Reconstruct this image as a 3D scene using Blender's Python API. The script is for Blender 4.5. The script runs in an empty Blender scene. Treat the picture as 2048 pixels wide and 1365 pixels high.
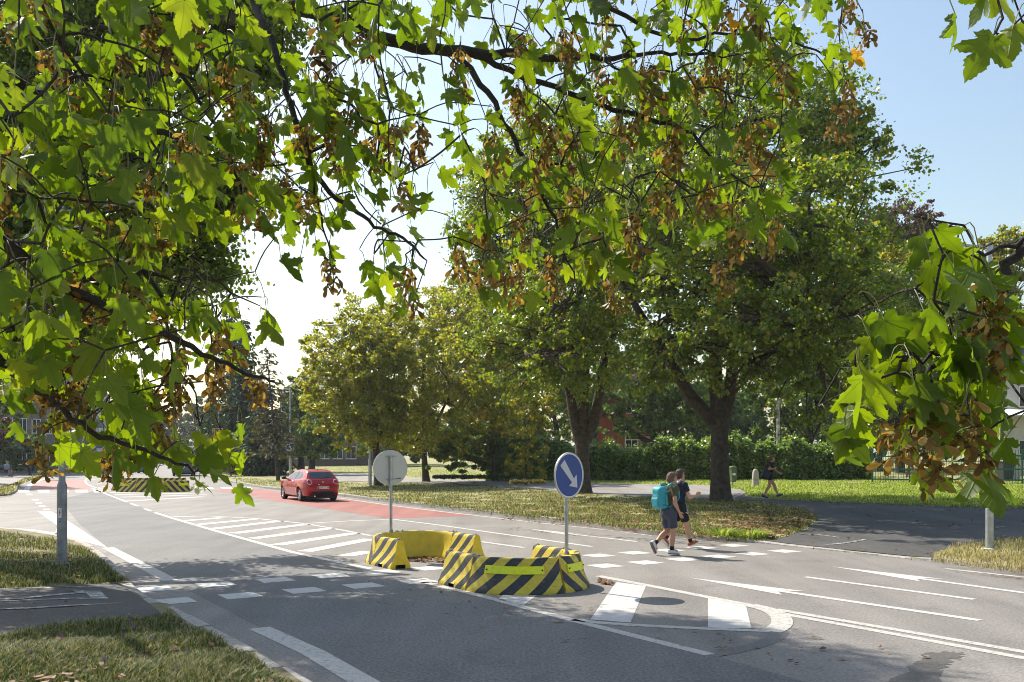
import bpy, bmesh, math, random
import numpy as np
from mathutils import Vector, Matrix
from mathutils.geometry import delaunay_2d_cdt
R = math.radians
rng = np.random.default_rng(11); random.seed(11)
SC = bpy.context.scene; COL = SC.collection
F, CX, HY, H = 1850.0, 1024.0, 908.0, 2.1      # focal length (px of the 2048 px photo), centre column, horizon row, eye height

def g(px, py, z=0.0):
    d = F*(H-z)/(py-HY); return ((px-CX)/F*d, d)
def P(px, py, d): return np.array([(px-CX)/F*d, d, H-(py-HY)/F*d])
def S(px, d): return px*d/F

# ------------------------------------------------------------------ scene graph helpers
def link(o, parent=None):
    COL.objects.link(o)
    if parent is not None: o.parent = parent
    return o
def tag(o, label=None, cat=None, group=None, kind=None):
    if label: o['label'] = label
    if cat: o['category'] = cat
    if group: o['group'] = group
    if kind: o['kind'] = kind
    return o
def thing(name, loc, label, cat, rz=0.0, group=None):
    o = bpy.data.objects.new(name, None); o.empty_display_size = .2
    o.location = loc; o.rotation_euler = (0, 0, rz)
    link(o); return tag(o, label, cat, group)
def obj_mesh(name, me, mats, parent=None, smooth=False):
    if not isinstance(mats, (list, tuple)): mats = [mats]
    for m in mats: me.materials.append(m)
    if smooth: me.polygons.foreach_set('use_smooth', np.ones(len(me.polygons), dtype=bool))
    me.update()
    return link(bpy.data.objects.new(name, me), parent)
def np_mesh(name, V, Fc, mats, parent=None, smooth=False, mi=None, uv=None):
    """V (n,3); Fc (m,k) constant-size faces"""
    V = np.asarray(V, np.float32); Fc = np.asarray(Fc, np.int32)
    me = bpy.data.meshes.new(name); n, k = Fc.shape
    me.vertices.add(len(V)); me.vertices.foreach_set('co', V.ravel())
    me.loops.add(n*k); me.loops.foreach_set('vertex_index', Fc.ravel())
    me.polygons.add(n); me.polygons.foreach_set('loop_start', np.arange(0, n*k, k, dtype=np.int32))
    if mi is not None: me.polygons.foreach_set('material_index', np.asarray(mi, np.int32))
    if uv is not None:
        l = me.uv_layers.new(name='UVMap'); l.data.foreach_set('uv', np.asarray(uv, np.float32)[Fc.ravel()].ravel())
    me.update(calc_edges=True); me.validate()
    return obj_mesh(name, me, mats, parent, smooth)

class MB:
    """collects shapes into ONE mesh"""
    def __init__(s): s.v=[]; s.f=[]; s.m=[]; s.off=None
    def add(s, V, Fc, mi=0):
        b=len(s.v); s.v += [tuple(map(float, p)) for p in V]
        s.f += [tuple(int(i)+b for i in f) for f in Fc]; s.m += [mi]*len(Fc)
    def box(s, lo, hi, mi=0, rz=0, c=None):
        x0,y0,z0=lo; x1,y1,z1=hi
        V=[(x0,y0,z0),(x1,y0,z0),(x1,y1,z0),(x0,y1,z0),(x0,y0,z1),(x1,y0,z1),(x1,y1,z1),(x0,y1,z1)]
        if rz:
            c = c or ((x0+x1)/2,(y0+y1)/2); ca,sa=math.cos(rz),math.sin(rz)
            V=[(c[0]+(x-c[0])*ca-(y-c[1])*sa, c[1]+(x-c[0])*sa+(y-c[1])*ca, z) for x,y,z in V]
        s.add(V,[(0,3,2,1),(4,5,6,7),(0,1,5,4),(1,2,6,5),(2,3,7,6),(3,0,4,7)],mi)
    def bbox(s, lo, hi, b=.01, mi=0):
        """box with chamfered edges"""
        x0,y0,z0=lo; x1,y1,z1=hi; V=[]; 
        bm=bmesh.new(); bmesh.ops.create_cube(bm,size=1)
        for v in bm.verts: v.co=Vector(((x0+x1)/2+v.co.x*(x1-x0),(y0+y1)/2+v.co.y*(y1-y0),(z0+z1)/2+v.co.z*(z1-z0)))
        bmesh.ops.bevel(bm,geom=bm.edges[:],offset=b,segments=2,affect='EDGES',profile=.5)
        bm.verts.index_update(); s.add([v.co for v in bm.verts],[[v.index for v in f.verts] for f in bm.faces],mi); bm.free()
    def tube(s, pts, rad, n=8, mi=0, cap=True):
        pts=[np.array(p,float) for p in pts]; k=len(pts)
        if np.isscalar(rad): rad=[rad]*k
        V=[]; up=np.array([0.,0,1]); prev=None
        for i,p in enumerate(pts):
            t=pts[min(i+1,k-1)]-pts[max(i-1,0)]; t=t/(np.linalg.norm(t)+1e-9)
            if prev is None:
                a=np.cross(t, up if abs(t[2])<.9 else np.array([1.,0,0]))
            else: a=prev-t*np.dot(prev,t)
            a/=np.linalg.norm(a)+1e-9; prev=a; b=np.cross(t,a)
            for j in range(n):
                th=2*math.pi*j/n; V.append(p+rad[i]*(math.cos(th)*a+math.sin(th)*b))
        Fc=[(i*n+j,i*n+(j+1)%n,(i+1)*n+(j+1)%n,(i+1)*n+j) for i in range(k-1) for j in range(n)]
        if cap: Fc+= [tuple(range(n))[::-1], tuple((k-1)*n+j for j in range(n))]
        s.add(V,Fc,mi)
    def lathe(s, prof, n=16, c=(0,0,0), mi=0, axis='z', cap=True):
        V=[]
        for r,z in prof:
            for j in range(n):
                t=2*math.pi*j/n; p=(r*math.cos(t),r*math.sin(t),z)
                if axis=='y': p=(p[0],p[2],p[1])
                if axis=='x': p=(p[2],p[0],p[1])
                V.append((p[0]+c[0],p[1]+c[1],p[2]+c[2]))
        k=len(prof); Fc=[(i*n+j,i*n+(j+1)%n,(i+1)*n+(j+1)%n,(i+1)*n+j) for i in range(k-1) for j in range(n)]
        if not cap: Fc+=[((k-1)*n+j,(k-1)*n+(j+1)%n,(j+1)%n,j) for j in range(n)]
        if cap and prof[0][0]>1e-4: Fc.append(tuple(range(n))[::-1])
        if cap and prof[-1][0]>1e-4: Fc.append(tuple((k-1)*n+j for j in range(n)))
        s.add(V,Fc,mi)
    def prism(s, poly, h0, h1, plane='xy', mi=0):
        """closed polygon extruded along the third axis"""
        n=len(poly); V=[]
        for h in (h0,h1):
            for a,b in poly:
                V.append({'xy':(a,b,h),'xz':(a,h,b),'yz':(h,a,b)}[plane])
        s.add(V,[tuple(range(n))[::-1],tuple(range(n,2*n))]+[(i,(i+1)%n,n+(i+1)%n,n+i) for i in range(n)],mi)
    def build(s, name, mats, parent=None, smooth=False, xf=None, fix=True):
        me=bpy.data.meshes.new(name); me.from_pydata(s.v,[],s.f)
        me.polygons.foreach_set('material_index', np.array(s.m,np.int32))
        if fix:
            bm=bmesh.new(); bm.from_mesh(me); bmesh.ops.recalc_face_normals(bm,faces=bm.faces[:]); bm.to_mesh(me); bm.free()
        if xf is not None: me.transform(xf)
        o=obj_mesh(name,me,mats,parent)
        if smooth:
            me.polygons.foreach_set('use_smooth', np.ones(len(me.polygons),dtype=bool))
            try: me.set_sharp_from_angle(angle=R(smooth if smooth is not True else 40))
            except Exception: pass
        return o

# ------------------------------------------------------------------ materials
def new_mat(name):
    m=bpy.data.materials.new(name); m.use_nodes=True; nt=m.node_tree
    return m, nt, nt.nodes, nt.links, nt.nodes['Principled BSDF']
def c4(c): return (c[0],c[1],c[2],1.0)
def M(name, col, rough=.6, metal=0.0, var=.18, scale=5.0, bump=0.0, bscale=60.0, spec=.5, coat=0.0, col2=None, coord='Object', detail=4):
    m,nt,N,L,b=new_mat(name)
    tc=N.new('ShaderNodeTexCoord'); nz=N.new('ShaderNodeTexNoise'); nz.inputs['Scale'].default_value=scale; nz.inputs['Detail'].default_value=detail
    L.new(tc.outputs[coord],nz.inputs['Vector'])
    r=N.new('ShaderNodeValToRGB'); e=r.color_ramp.elements; e[0].position=.3; e[1].position=.7
    a=[max(0,c*(1-var)) for c in col]; z=col2 if col2 else [min(1,c*(1+var)) for c in col]
    e[0].color=c4(a); e[1].color=c4(z); L.new(nz.outputs['Fac'],r.inputs['Fac']); L.new(r.outputs['Color'],b.inputs['Base Color'])
    b.inputs['Roughness'].default_value=rough; b.inputs['Metallic'].default_value=metal
    b.inputs['Specular IOR Level'].default_value=spec; b.inputs['Coat Weight'].default_value=coat; b.inputs['Coat Roughness'].default_value=.05
    if bump:
        n2=N.new('ShaderNodeTexNoise'); n2.inputs['Scale'].default_value=bscale; n2.inputs['Detail'].default_value=3
        L.new(tc.outputs[coord],n2.inputs['Vector']); bp=N.new('ShaderNodeBump'); bp.inputs['Strength'].default_value=bump; bp.inputs['Distance'].default_value=.02
        L.new(n2.outputs['Fac'],bp.inputs['Height']); L.new(bp.outputs['Normal'],b.inputs['Normal'])
    return m
def asphalt(name, dark, light, agg=.35, rough=.62):
    m,nt,N,L,b=new_mat(name)
    tc=N.new('ShaderNodeTexCoord')
    big=N.new('ShaderNodeTexNoise'); big.inputs['Scale'].default_value=.35; big.inputs['Detail'].default_value=6; big.inputs['Roughness'].default_value=.6
    mp=N.new('ShaderNodeMapping'); mp.inputs['Rotation'].default_value=(0,0,R(34)); mp.inputs['Scale'].default_value=(1.6,.12,1)
    trk=N.new('ShaderNodeTexNoise'); trk.inputs['Scale'].default_value=1.0; trk.inputs['Detail'].default_value=5
    fine=N.new('ShaderNodeTexVoronoi'); fine.inputs['Scale'].default_value=42; fine.feature='F1'
    fn=N.new('ShaderNodeTexNoise'); fn.inputs['Scale'].default_value=28; fn.inputs['Detail'].default_value=8; fn.inputs['Roughness'].default_value=.75
    for n in (big,fine,fn): L.new(tc.outputs['Object'],n.inputs['Vector'])
    L.new(tc.outputs['Object'],mp.inputs['Vector']); L.new(mp.outputs['Vector'],trk.inputs['Vector'])
    add=N.new('ShaderNodeMath'); add.operation='ADD'; L.new(big.outputs['Fac'],add.inputs[0]); L.new(trk.outputs['Fac'],add.inputs[1])
    r=N.new('ShaderNodeValToRGB'); e=r.color_ramp.elements; e[0].position=.38; e[1].position=.64; e[0].color=c4(dark); e[1].color=c4(light)
    hv=N.new('ShaderNodeMath'); hv.operation='MULTIPLY'; hv.inputs[1].default_value=.5; L.new(add.outputs[0],hv.inputs[0]); L.new(hv.outputs[0],r.inputs['Fac'])
    r2=N.new('ShaderNodeValToRGB'); e=r2.color_ramp.elements; e[0].position=.3; e[1].position=.72; e[0].color=(1-agg,1-agg,1-agg,1); e[1].color=(1+agg,1+agg,1+agg,1)
    L.new(fn.outputs['Fac'],r2.inputs['Fac'])
    mx=N.new('ShaderNodeMix'); mx.data_type='RGBA'; mx.blend_type='MULTIPLY'; mx.inputs[0].default_value=1
    L.new(r.outputs['Color'],mx.inputs[6]); L.new(r2.outputs['Color'],mx.inputs[7])
    st=N.new('ShaderNodeTexNoise'); st.inputs['Scale'].default_value=.9; st.inputs['Detail'].default_value=9; st.inputs['Roughness'].default_value=.72; L.new(tc.outputs['Object'],st.inputs['Vector'])
    r3=N.new('ShaderNodeValToRGB'); e=r3.color_ramp.elements; e[0].position=.36; e[1].position=.70; e[0].color=(.84,.83,.82,1); e[1].color=(.76,.75,.74,1); x=r3.color_ramp.elements.new(.44); x.color=(1,1,1,1); x=r3.color_ramp.elements.new(.60); x.color=(1.03,1.02,1.0,1); L.new(st.outputs['Fac'],r3.inputs['Fac'])
    m2=N.new('ShaderNodeMix'); m2.data_type='RGBA'; m2.blend_type='MULTIPLY'; m2.inputs[0].default_value=1; L.new(mx.outputs[2],m2.inputs[6]); L.new(r3.outputs['Color'],m2.inputs[7]); L.new(m2.outputs[2],b.inputs['Base Color'])
    bp=N.new('ShaderNodeBump'); bp.inputs['Strength'].default_value=.35; bp.inputs['Distance'].default_value=.012
    L.new(fn.outputs['Fac'],bp.inputs['Height']); L.new(bp.outputs['Normal'],b.inputs['Normal'])
    b.inputs['Roughness'].default_value=rough; b.inputs['Specular IOR Level'].default_value=.45
    return m
def paint(name, col, under, wear=.42, scale=9):
    m,nt,N,L,b=new_mat(name)
    tc=N.new('ShaderNodeTexCoord'); nz=N.new('ShaderNodeTexNoise'); nz.inputs['Scale'].default_value=scale; nz.inputs['Detail'].default_value=10; nz.inputs['Roughness'].default_value=.8
    L.new(tc.outputs['Object'],nz.inputs['Vector'])
    r=N.new('ShaderNodeValToRGB'); e=r.color_ramp.elements; e[0].position=wear-.05; e[1].position=wear+.04; e[0].color=c4(under); e[1].color=c4([c*.93 for c in col])
    x=r.color_ramp.elements.new(.75); x.color=c4(col)
    L.new(nz.outputs['Fac'],r.inputs['Fac']); L.new(r.outputs['Color'],b.inputs['Base Color']); b.inputs['Roughness'].default_value=.7
    return m
def leaf_mat(name, cols, trans_col, tfac=.4, rough=.42, spec=.45, pos=None):
    """one colour per leaf (random per island), thin and translucent"""
    m,nt,N,L,b=new_mat(name)
    ge=N.new('ShaderNodeNewGeometry'); r=N.new('ShaderNodeValToRGB'); r.color_ramp.interpolation='LINEAR'
    e=r.color_ramp.elements; n=len(cols)
    for i in range(n-2): e.new(.5)
    for i,c in enumerate(cols): e[i].position=pos[i] if pos else i/(n-1); e[i].color=c4(c)
    L.new(ge.outputs['Random Per Island'],r.inputs['Fac']); L.new(r.outputs['Color'],b.inputs['Base Color'])
    b.inputs['Roughness'].default_value=rough; b.inputs['Specular IOR Level'].default_value=spec
    t=N.new('ShaderNodeBsdfTranslucent'); mx=N.new('ShaderNodeMix'); mx.data_type='RGBA'; mx.blend_type='MULTIPLY'; mx.inputs[0].default_value=1
    L.new(r.outputs['Color'],mx.inputs[6]); mx.inputs[7].default_value=c4(trans_col); L.new(mx.outputs[2],t.inputs['Color'])
    ms=N.new('ShaderNodeMixShader'); ms.inputs[0].default_value=tfac; L.new(b.outputs[0],ms.inputs[1]); L.new(t.outputs[0],ms.inputs[2])
    L.new(ms.outputs[0],N['Material Output'].inputs['Surface'])
    return m
def emit(name, col, s):
    m,nt,N,L,b=new_mat(name); b.inputs['Base Color'].default_value=c4(col); b.inputs['Emission Color'].default_value=c4(col); b.inputs['Emission Strength'].default_value=s; return m

MT={}
MT['asph']=asphalt('asphalt_grey',(.165,.154,.142),(.245,.228,.210),agg=.6,rough=.74)
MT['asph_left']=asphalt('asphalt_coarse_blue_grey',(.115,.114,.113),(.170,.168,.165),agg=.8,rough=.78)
MT['asph_dark']=asphalt('asphalt_path_dark',(.05,.048,.047),(.09,.086,.082),agg=.75,rough=.85)
MT['asph_path']=asphalt('asphalt_footway',(.20,.185,.17),(.30,.28,.26),agg=.3,rough=.8)
MT['asph_repair']=asphalt('asphalt_wet_patch',(.08,.074,.067),(.125,.116,.105),agg=.6)
MT['seam']=asphalt('asphalt_sealed_joint',(.11,.11,.11),(.17,.17,.17),agg=.5)
MT['red']=asphalt('red_antiskid_surface',(.25,.085,.07),(.34,.13,.11),agg=.18)
MT['white']=paint('white_road_paint',(.53,.515,.485),(.28,.27,.25),wear=.41)
MT['white_worn']=paint('white_worn_paint',(.50,.48,.44),(.24,.23,.21),wear=.45,scale=14)
MT['white_faint']=paint('white_faint_paint',(.55,.54,.52),(.12,.12,.12),wear=.54,scale=7)
MT['kerb']=M('granite_kerb',(.36,.34,.31),.85,var=.3,scale=14,bump=.5,bscale=80)
MT['soil']=M('dry_soil',(.16,.13,.07),.95,var=.4,scale=3,bump=.6,bscale=30,col2=(.27,.23,.12))
MT['lawn']=M('lawn_ground',(.20,.23,.06),.95,var=.3,scale=1.2,bump=.6,bscale=30,col2=(.40,.36,.17))
MT['galv']=M('galvanised_steel',(.40,.41,.42),.42,.7,var=.18,scale=8,bump=.1)
MT['galv_dark']=M('weathered_steel',(.26,.27,.29),.5,.55,var=.3,scale=7,bump=.12)
MT['alu']=M('bare_aluminium',(.52,.51,.47),.5,.35,var=.06,scale=4)
MT['black']=M('black_plastic',(.012,.012,.013),.5)
MT['rubber']=M('tyre_rubber',(.014,.014,.015),.85)
MT['sblue']=M('sign_blue',(.008,.045,.25),.35,var=.08)
MT['swhite']=M('sign_white',(.78,.78,.76),.4,var=.05)
MT['sgrey']=M('sign_arrow_grey',(.55,.55,.55),.5,var=.05)
MT['sred']=M('sign_red',(.55,.03,.03),.4,var=.06)
MT['sgreen']=M('sign_green',(.01,.17,.08),.4,var=.06)
MT['sorange']=M('sign_faded_rim',(.62,.38,.14),.4,var=.08)
MT['fluo']=M('fluorescent_reflector',(.78,.80,.004),.3,var=.1,scale=25)
MT['bark']=M('maple_bark',(.06,.046,.036),.95,var=.5,scale=7,bump=1.0,bscale=22)
MT['bark_dark']=M('dark_bark',(.05,.04,.033),.95,var=.4,scale=7,bump=.8,bscale=25)
MT['bark_near']=M('near_branch_bark',(.035,.028,.024),.9,var=.4,scale=30,bump=.5,bscale=150)
MT['birch']=M('birch_bark',(.05,.045,.04),.8,var=.1,scale=5,col2=(.6,.58,.54))
MT['twig']=M('thin_twig',(.03,.024,.018),.8,var=.3)
MT['petiole']=M('leaf_stalk',(.16,.17,.04),.6,var=.3)
MT['concrete']=M('concrete',(.42,.39,.34),.9,var=.2,scale=9,bump=.4)
MT['glass']=M('dark_window_glass',(.03,.035,.04),.08,var=.3,scale=.6,spec=.6)
MT['pvc']=M('white_window_frame',(.75,.75,.74),.5,var=.05)
# ------------------------------------------------------------------ smooth solids (signed distance field -> surface nets)
class SDF:
    def __init__(s, lo, hi, h):
        s.h=h; s.lo=np.array(lo,np.float32); n=np.ceil((np.array(hi)-np.array(lo))/h).astype(int)+1
        s.ax=[(s.lo[i]+h*np.arange(n[i])).astype(np.float32) for i in range(3)]
        s.D=np.full(tuple(n),1.0,np.float32)
    def blk(s, lo, hi, m):
        sl=[]; 
        for i in range(3):
            a=int(max(0,math.floor((lo[i]-m-s.lo[i])/s.h))); b=int(min(len(s.ax[i]),math.ceil((hi[i]+m-s.lo[i])/s.h)+1)); sl.append(slice(a,max(a,b)))
        X=s.ax[0][sl[0]][:,None,None]; Y=s.ax[1][sl[1]][None,:,None]; Z=s.ax[2][sl[2]][None,None,:]
        return tuple(sl),X,Y,Z
    def put(s, sl, d, k):
        a=s.D[sl]
        if k>0:
            t=np.clip(.5+.5*(a-d)/k,0,1); s.D[sl]=a*(1-t)+d*t-k*t*(1-t)
        else: s.D[sl]=np.minimum(a,d)
        return s
    def cone(s,a,b,ra,rb=None,k=.02,fl=None):
        rb=ra if rb is None else rb; a=np.array(a,np.float32); b=np.array(b,np.float32); r=max(ra,rb)
        sl,X,Y,Z=s.blk(np.minimum(a,b)-r,np.maximum(a,b)+r,k+2*s.h)
        if min(s.D[sl].shape)==0: return s
        v=b-a; L=float(v@v)+1e-9
        t=np.clip(((X-a[0])*v[0]+(Y-a[1])*v[1]+(Z-a[2])*v[2])/L,0,1)
        d=np.sqrt((X-a[0]-t*v[0])**2+(Y-a[1]-t*v[1])**2+(Z-a[2]-t*v[2])**2)-(ra+(rb-ra)*t)
        return s.put(sl,d,k)
    def chain(s,pts,rad,k=.02):
        for i in range(len(pts)-1): s.cone(pts[i],pts[i+1],rad[i],rad[i+1],k)
        return s
    def ell(s,c,r,k=.02,rot=None,sub=False):
        m=max(r); sl,X,Y,Z=s.blk(np.array(c)-m,np.array(c)+m,k+2*s.h)
        if min(s.D[sl].shape)==0: return s
        x,y,z=X-c[0],Y-c[1],Z-c[2]
        if rot is not None:
            Rm=np.array(rot.transposed()); x,y,z=(Rm[0,0]*x+Rm[0,1]*y+Rm[0,2]*z, Rm[1,0]*x+Rm[1,1]*y+Rm[1,2]*z, Rm[2,0]*x+Rm[2,1]*y+Rm[2,2]*z)
        k0=np.sqrt((x/r[0])**2+(y/r[1])**2+(z/r[2])**2)+1e-6; k1=np.sqrt((x/r[0]**2)**2+(y/r[1]**2)**2+(z/r[2]**2)**2)+1e-6
        d=k0*(k0-1)/k1
        if sub: s.D[sl]=np.maximum(s.D[sl],-d); return s
        return s.put(sl,d,k)
    def box(s,c,hf,r=.02,k=.01,rot=None):
        m=float(np.linalg.norm(hf)); sl,X,Y,Z=s.blk(np.array(c)-m,np.array(c)+m,k+2*s.h)
        if min(s.D[sl].shape)==0: return s
        x,y,z=X-c[0],Y-c[1],Z-c[2]
        if rot is not None:
            Rm=np.array(rot.transposed()); x,y,z=(Rm[0,0]*x+Rm[0,1]*y+Rm[0,2]*z, Rm[1,0]*x+Rm[1,1]*y+Rm[1,2]*z, Rm[2,0]*x+Rm[2,1]*y+Rm[2,2]*z)
        qx,qy,qz=np.abs(x)-hf[0]+r,np.abs(y)-hf[1]+r,np.abs(z)-hf[2]+r
        d=np.sqrt(np.maximum(qx,0)**2+np.maximum(qy,0)**2+np.maximum(qz,0)**2)+np.minimum(np.maximum(qx,np.maximum(qy,qz)),0)-r
        return s.put(sl,d,k)
    def cut(s,fn):
        """keep where fn(X,Y,Z)<0"""
        X=s.ax[0][:,None,None];Y=s.ax[1][None,:,None];Z=s.ax[2][None,None,:]
        s.D=np.maximum(s.D,fn(X,Y,Z).astype(np.float32)); return s
    def mesh(s,name,mat,parent=None,smooth=True):
        D=np.pad(s.D,1,constant_values=1.0); lo=s.lo-s.h
        ins=D<0; nx,ny,nz=D.shape
        cnt=np.zeros((nx-1,ny-1,nz-1),np.int8)
        for i in (0,1):
            for j in (0,1):
                for k in (0,1): cnt+=ins[i:nx-1+i,j:ny-1+j,k:nz-1+k]
        act=np.argwhere((cnt>0)&(cnt<8))
        if len(act)==0: return None
        ids=-np.ones(cnt.shape,np.int32); ids[tuple(act.T)]=np.arange(len(act))
        acc=np.zeros((len(act),3),np.float32); num=np.zeros(len(act),np.float32)
        for a in range(3):
            o1,o2=[x for x in range(3) if x!=a]
            for i in (0,1):
                for j in (0,1):
                    p=act.copy(); p[:,o1]+=i; p[:,o2]+=j; q=p.copy(); q[:,a]+=1
                    da=D[tuple(p.T)]; db=D[tuple(q.T)]; m=(da<0)!=(db<0)
                    t=np.where(m,da/np.where(m,da-db,1),0)
                    off=np.zeros((len(act),3),np.float32); off[:,o1]=i; off[:,o2]=j; off[:,a]=t
                    acc[m]+=off[m]; num[m]+=1
        V=(act+acc/num[:,None])*s.h+lo
        Q=[]
        for a in range(3):
            o1,o2=(a+1)%3,(a+2)%3
            sl0=[slice(None)]*3; sl1=[slice(None)]*3; sl0[a]=slice(0,-1); sl1[a]=slice(1,None)
            A=ins[tuple(sl0)]; B=ins[tuple(sl1)]; e=np.argwhere(A!=B)
            ok=(e[:,o1]>0)&(e[:,o2]>0)&(e[:,o1]<D.shape[o1]-1)&(e[:,o2]<D.shape[o2]-1); e=e[ok]
            if len(e)==0: continue
            up=A[tuple(e.T)]
            def cid(d1,d2):
                c=e.copy(); c[:,o1]-=d1; c[:,o2]-=d2; return ids[tuple(c.T)]
            q=np.stack([cid(1,1),cid(0,1),cid(0,0),cid(1,0)],1)
            q[~up]=q[~up][:,::-1]; Q.append(q)
        Q=np.concatenate(Q); Q=Q[(Q>=0).all(1)]
        return np_mesh(name,V,Q,mat,parent,smooth)
def poly_sd(px,py,poly):
    """signed distance of 2-D points to a polygon"""
    poly=np.array(poly,np.float32); n=len(poly); d=np.full(np.broadcast(px,py).shape,1e9,np.float32); ins=np.zeros(d.shape,bool)
    for i in range(n):
        a=poly[i]; b=poly[(i+1)%n]; v=b-a; wx=px-a[0]; wy=py-a[1]
        t=np.clip((wx*v[0]+wy*v[1])/(v@v+1e-9),0,1); d=np.minimum(d,(wx-t*v[0])**2+(wy-t*v[1])**2)
        c=((a[1]>py)!=(b[1]>py))&(px<(b[0]-a[0])*(py-a[1])/(b[1]-a[1]+1e-12)+a[0]); ins^=c
    d=np.sqrt(d); return np.where(ins,-d,d)
# ------------------------------------------------------------------ camera, sun, sky
cam=bpy.data.objects.new('camera',bpy.data.cameras.new('camera')); link(cam); SC.camera=cam
cam.location=(0,0,H); cam.rotation_euler=(R(90),0,0)
cam.data.sensor_width=36; cam.data.lens=36*F/2048; cam.data.shift_y=(HY-682.5)/2048; cam.data.clip_end=6000; cam.data.clip_start=.05
ELEV=R(46); SH=np.array([.72,-.70]); SH/=np.linalg.norm(SH)
sd=bpy.data.lights.new('sun','SUN'); sd.energy=4.5; sd.angle=R(.53); sd.color=(1,.925,.81)
sun=link(bpy.data.objects.new('sun',sd)); sun.location=(-20,20,30)
sun.rotation_euler=Vector((SH[0]*math.cos(ELEV),SH[1]*math.cos(ELEV),-math.sin(ELEV))).to_track_quat('-Z','Y').to_euler()
W=bpy.data.worlds.new('World'); SC.world=W; W.use_nodes=True; nt=W.node_tree
sky=nt.nodes.new('ShaderNodeTexSky'); sky.sky_type='NISHITA'; sky.sun_disc=False; sky.sun_elevation=ELEV
sky.sun_rotation=math.atan2(-SH[0],-SH[1]); sky.dust_density=2.2; sky.air_density=1.5; sky.ozone_density=1.0; sky.altitude=250
nt.links.new(sky.outputs['Color'],nt.nodes['Background'].inputs['Color']); nt.nodes['Background'].inputs['Strength'].default_value=.105
SC.view_settings.view_transform='Standard'; SC.view_settings.look='None'; SC.view_settings.exposure=0.78; SC.view_settings.gamma=1
cy=SC.cycles
cy.max_bounces=8; cy.diffuse_bounces=3; cy.glossy_bounces=3; cy.transmission_bounces=6; cy.transparent_max_bounces=6
cy.use_denoising=True; cy.filter_width=1.0

# ------------------------------------------------------------------ kerb lines (photo pixels on the road plane -> metres)
KRp=[(352,922),(385,938),(405,949),(430,960),(458,964.5),(516,976),(565,981.5),(681,992.5),(778,1006),(881,1018),(984,1030),(1088,1042.5),(1191,1053),(1315,1068),(1432,1080),(1523,1087),(1655,1101.5),(1784,1115),(1862,1124.5),(2048,1147)]
KR=[g(*p) for p in KRp]; e=np.array(KR[-1])-np.array(KR[-3]); e/=np.linalg.norm(e); KR+= [tuple(np.array(KR[-1])+e*t) for t in (10,25,45)]
KLp=[(0,1062),(110,1078),(165,1092),(200,1113),(227,1141),(255,1167),(310,1208),(340,1227),(414,1270),(477,1305),(575,1364)]
KL=[g(*p) for p in KLp]; e=np.array(KL[-1])-np.array(KL[-3]); e/=np.linalg.norm(e)
KL=[(-30,26.5),(-20,26.4)]+KL+[tuple(np.array(KL[-1])+e*t) for t in (4,12,30)]
KFp=[(0,993),(20,991),(31,986),(36,978),(36,970.7),(48,963.5),(69,958.6),(90,953),(113.6,948.5),(172,946),(240,943.5),(300,937),(335,929)]
KF=[(-60,46.5),(-36,46)]+[g(*p) for p in KFp]
def resamp(pl,step):
    pl=np.array(pl,float); seg=np.linalg.norm(np.diff(pl,axis=0),axis=1); s=np.r_[0,np.cumsum(seg)]; n=max(2,int(s[-1]/step)); t=np.linspace(0,s[-1],n)
    return np.stack([np.interp(t,s,pl[:,0]),np.interp(t,s,pl[:,1])],1)
def smooth_pl(pl,it=2):
    pl=np.array(pl,float)
    for _ in range(it):
        q=[pl[0]]
        for a,b in zip(pl[:-1],pl[1:]): q += [.75*a+.25*b,.25*a+.75*b]
        q.append(pl[-1]); pl=np.array(q)
    return pl
KR=smooth_pl(KR,1); KL=smooth_pl(KL,2); KF=smooth_pl(KF,1)
def dist_pl(x,y,pl):
    x=np.asarray(x,float); y=np.asarray(y,float); d=np.full(x.shape,1e18); near=np.zeros(x.shape)
    for a,b in zip(pl[:-1],pl[1:]):
        v=b-a; t=np.clip(((x-a[0])*v[0]+(y-a[1])*v[1])/(v@v+1e-12),0,1)
        dd=(x-a[0]-t*v[0])**2+(y-a[1]-t*v[1])**2; m=dd<d; d=np.where(m,dd,d); near=np.where(m,a[1]+t*v[1],near)
    return np.sqrt(d),near
OPEN0,OPEN1=17.85,22.0
def hR(x,y):
    d,ny=dist_pl(x,y,KR)
    w=1/(1+np.exp(-(ny-OPEN0)*4))*1/(1+np.exp((ny-OPEN1)*4))*np.exp(-d/5)
    return .12*(1-.8*w)+.2*(1-np.exp(-d/8))+.004*np.minimum(d,60)+.012*np.clip(d-8,0,60)
def hL(x,y):
    d,ny=dist_pl(x,y,KL)
    w=1/(1+np.exp(-(ny-12.55)*9))*1/(1+np.exp((ny-14.9)*9))*np.exp(-d/3)
    return .12*(1-.75*w)+.05*np.minimum(d,9)
def hF(x,y):
    d,ny=dist_pl(x,y,KF); return .12+.01*np.minimum(d,30)
def gh(px,py,h,off=0.0):
    x,y=g(px,py,0)
    for _ in range(25):
        z=float(h(np.array([x]),np.array([y]))[0]); x2,y2=g(px,py,z); x=.5*(x+x2); y=.5*(y+y2)
    return np.array([x,y,z+off])
def gh_many(px,py,h):
    x,y=g(px,py,0.0)
    for _ in range(14):
        z=h(x,y); d=F*(H-z)/(py-HY); x=.5*x+.5*(px-CX)/F*d; y=.5*y+.5*d
    return x,y,h(x,y)

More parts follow.
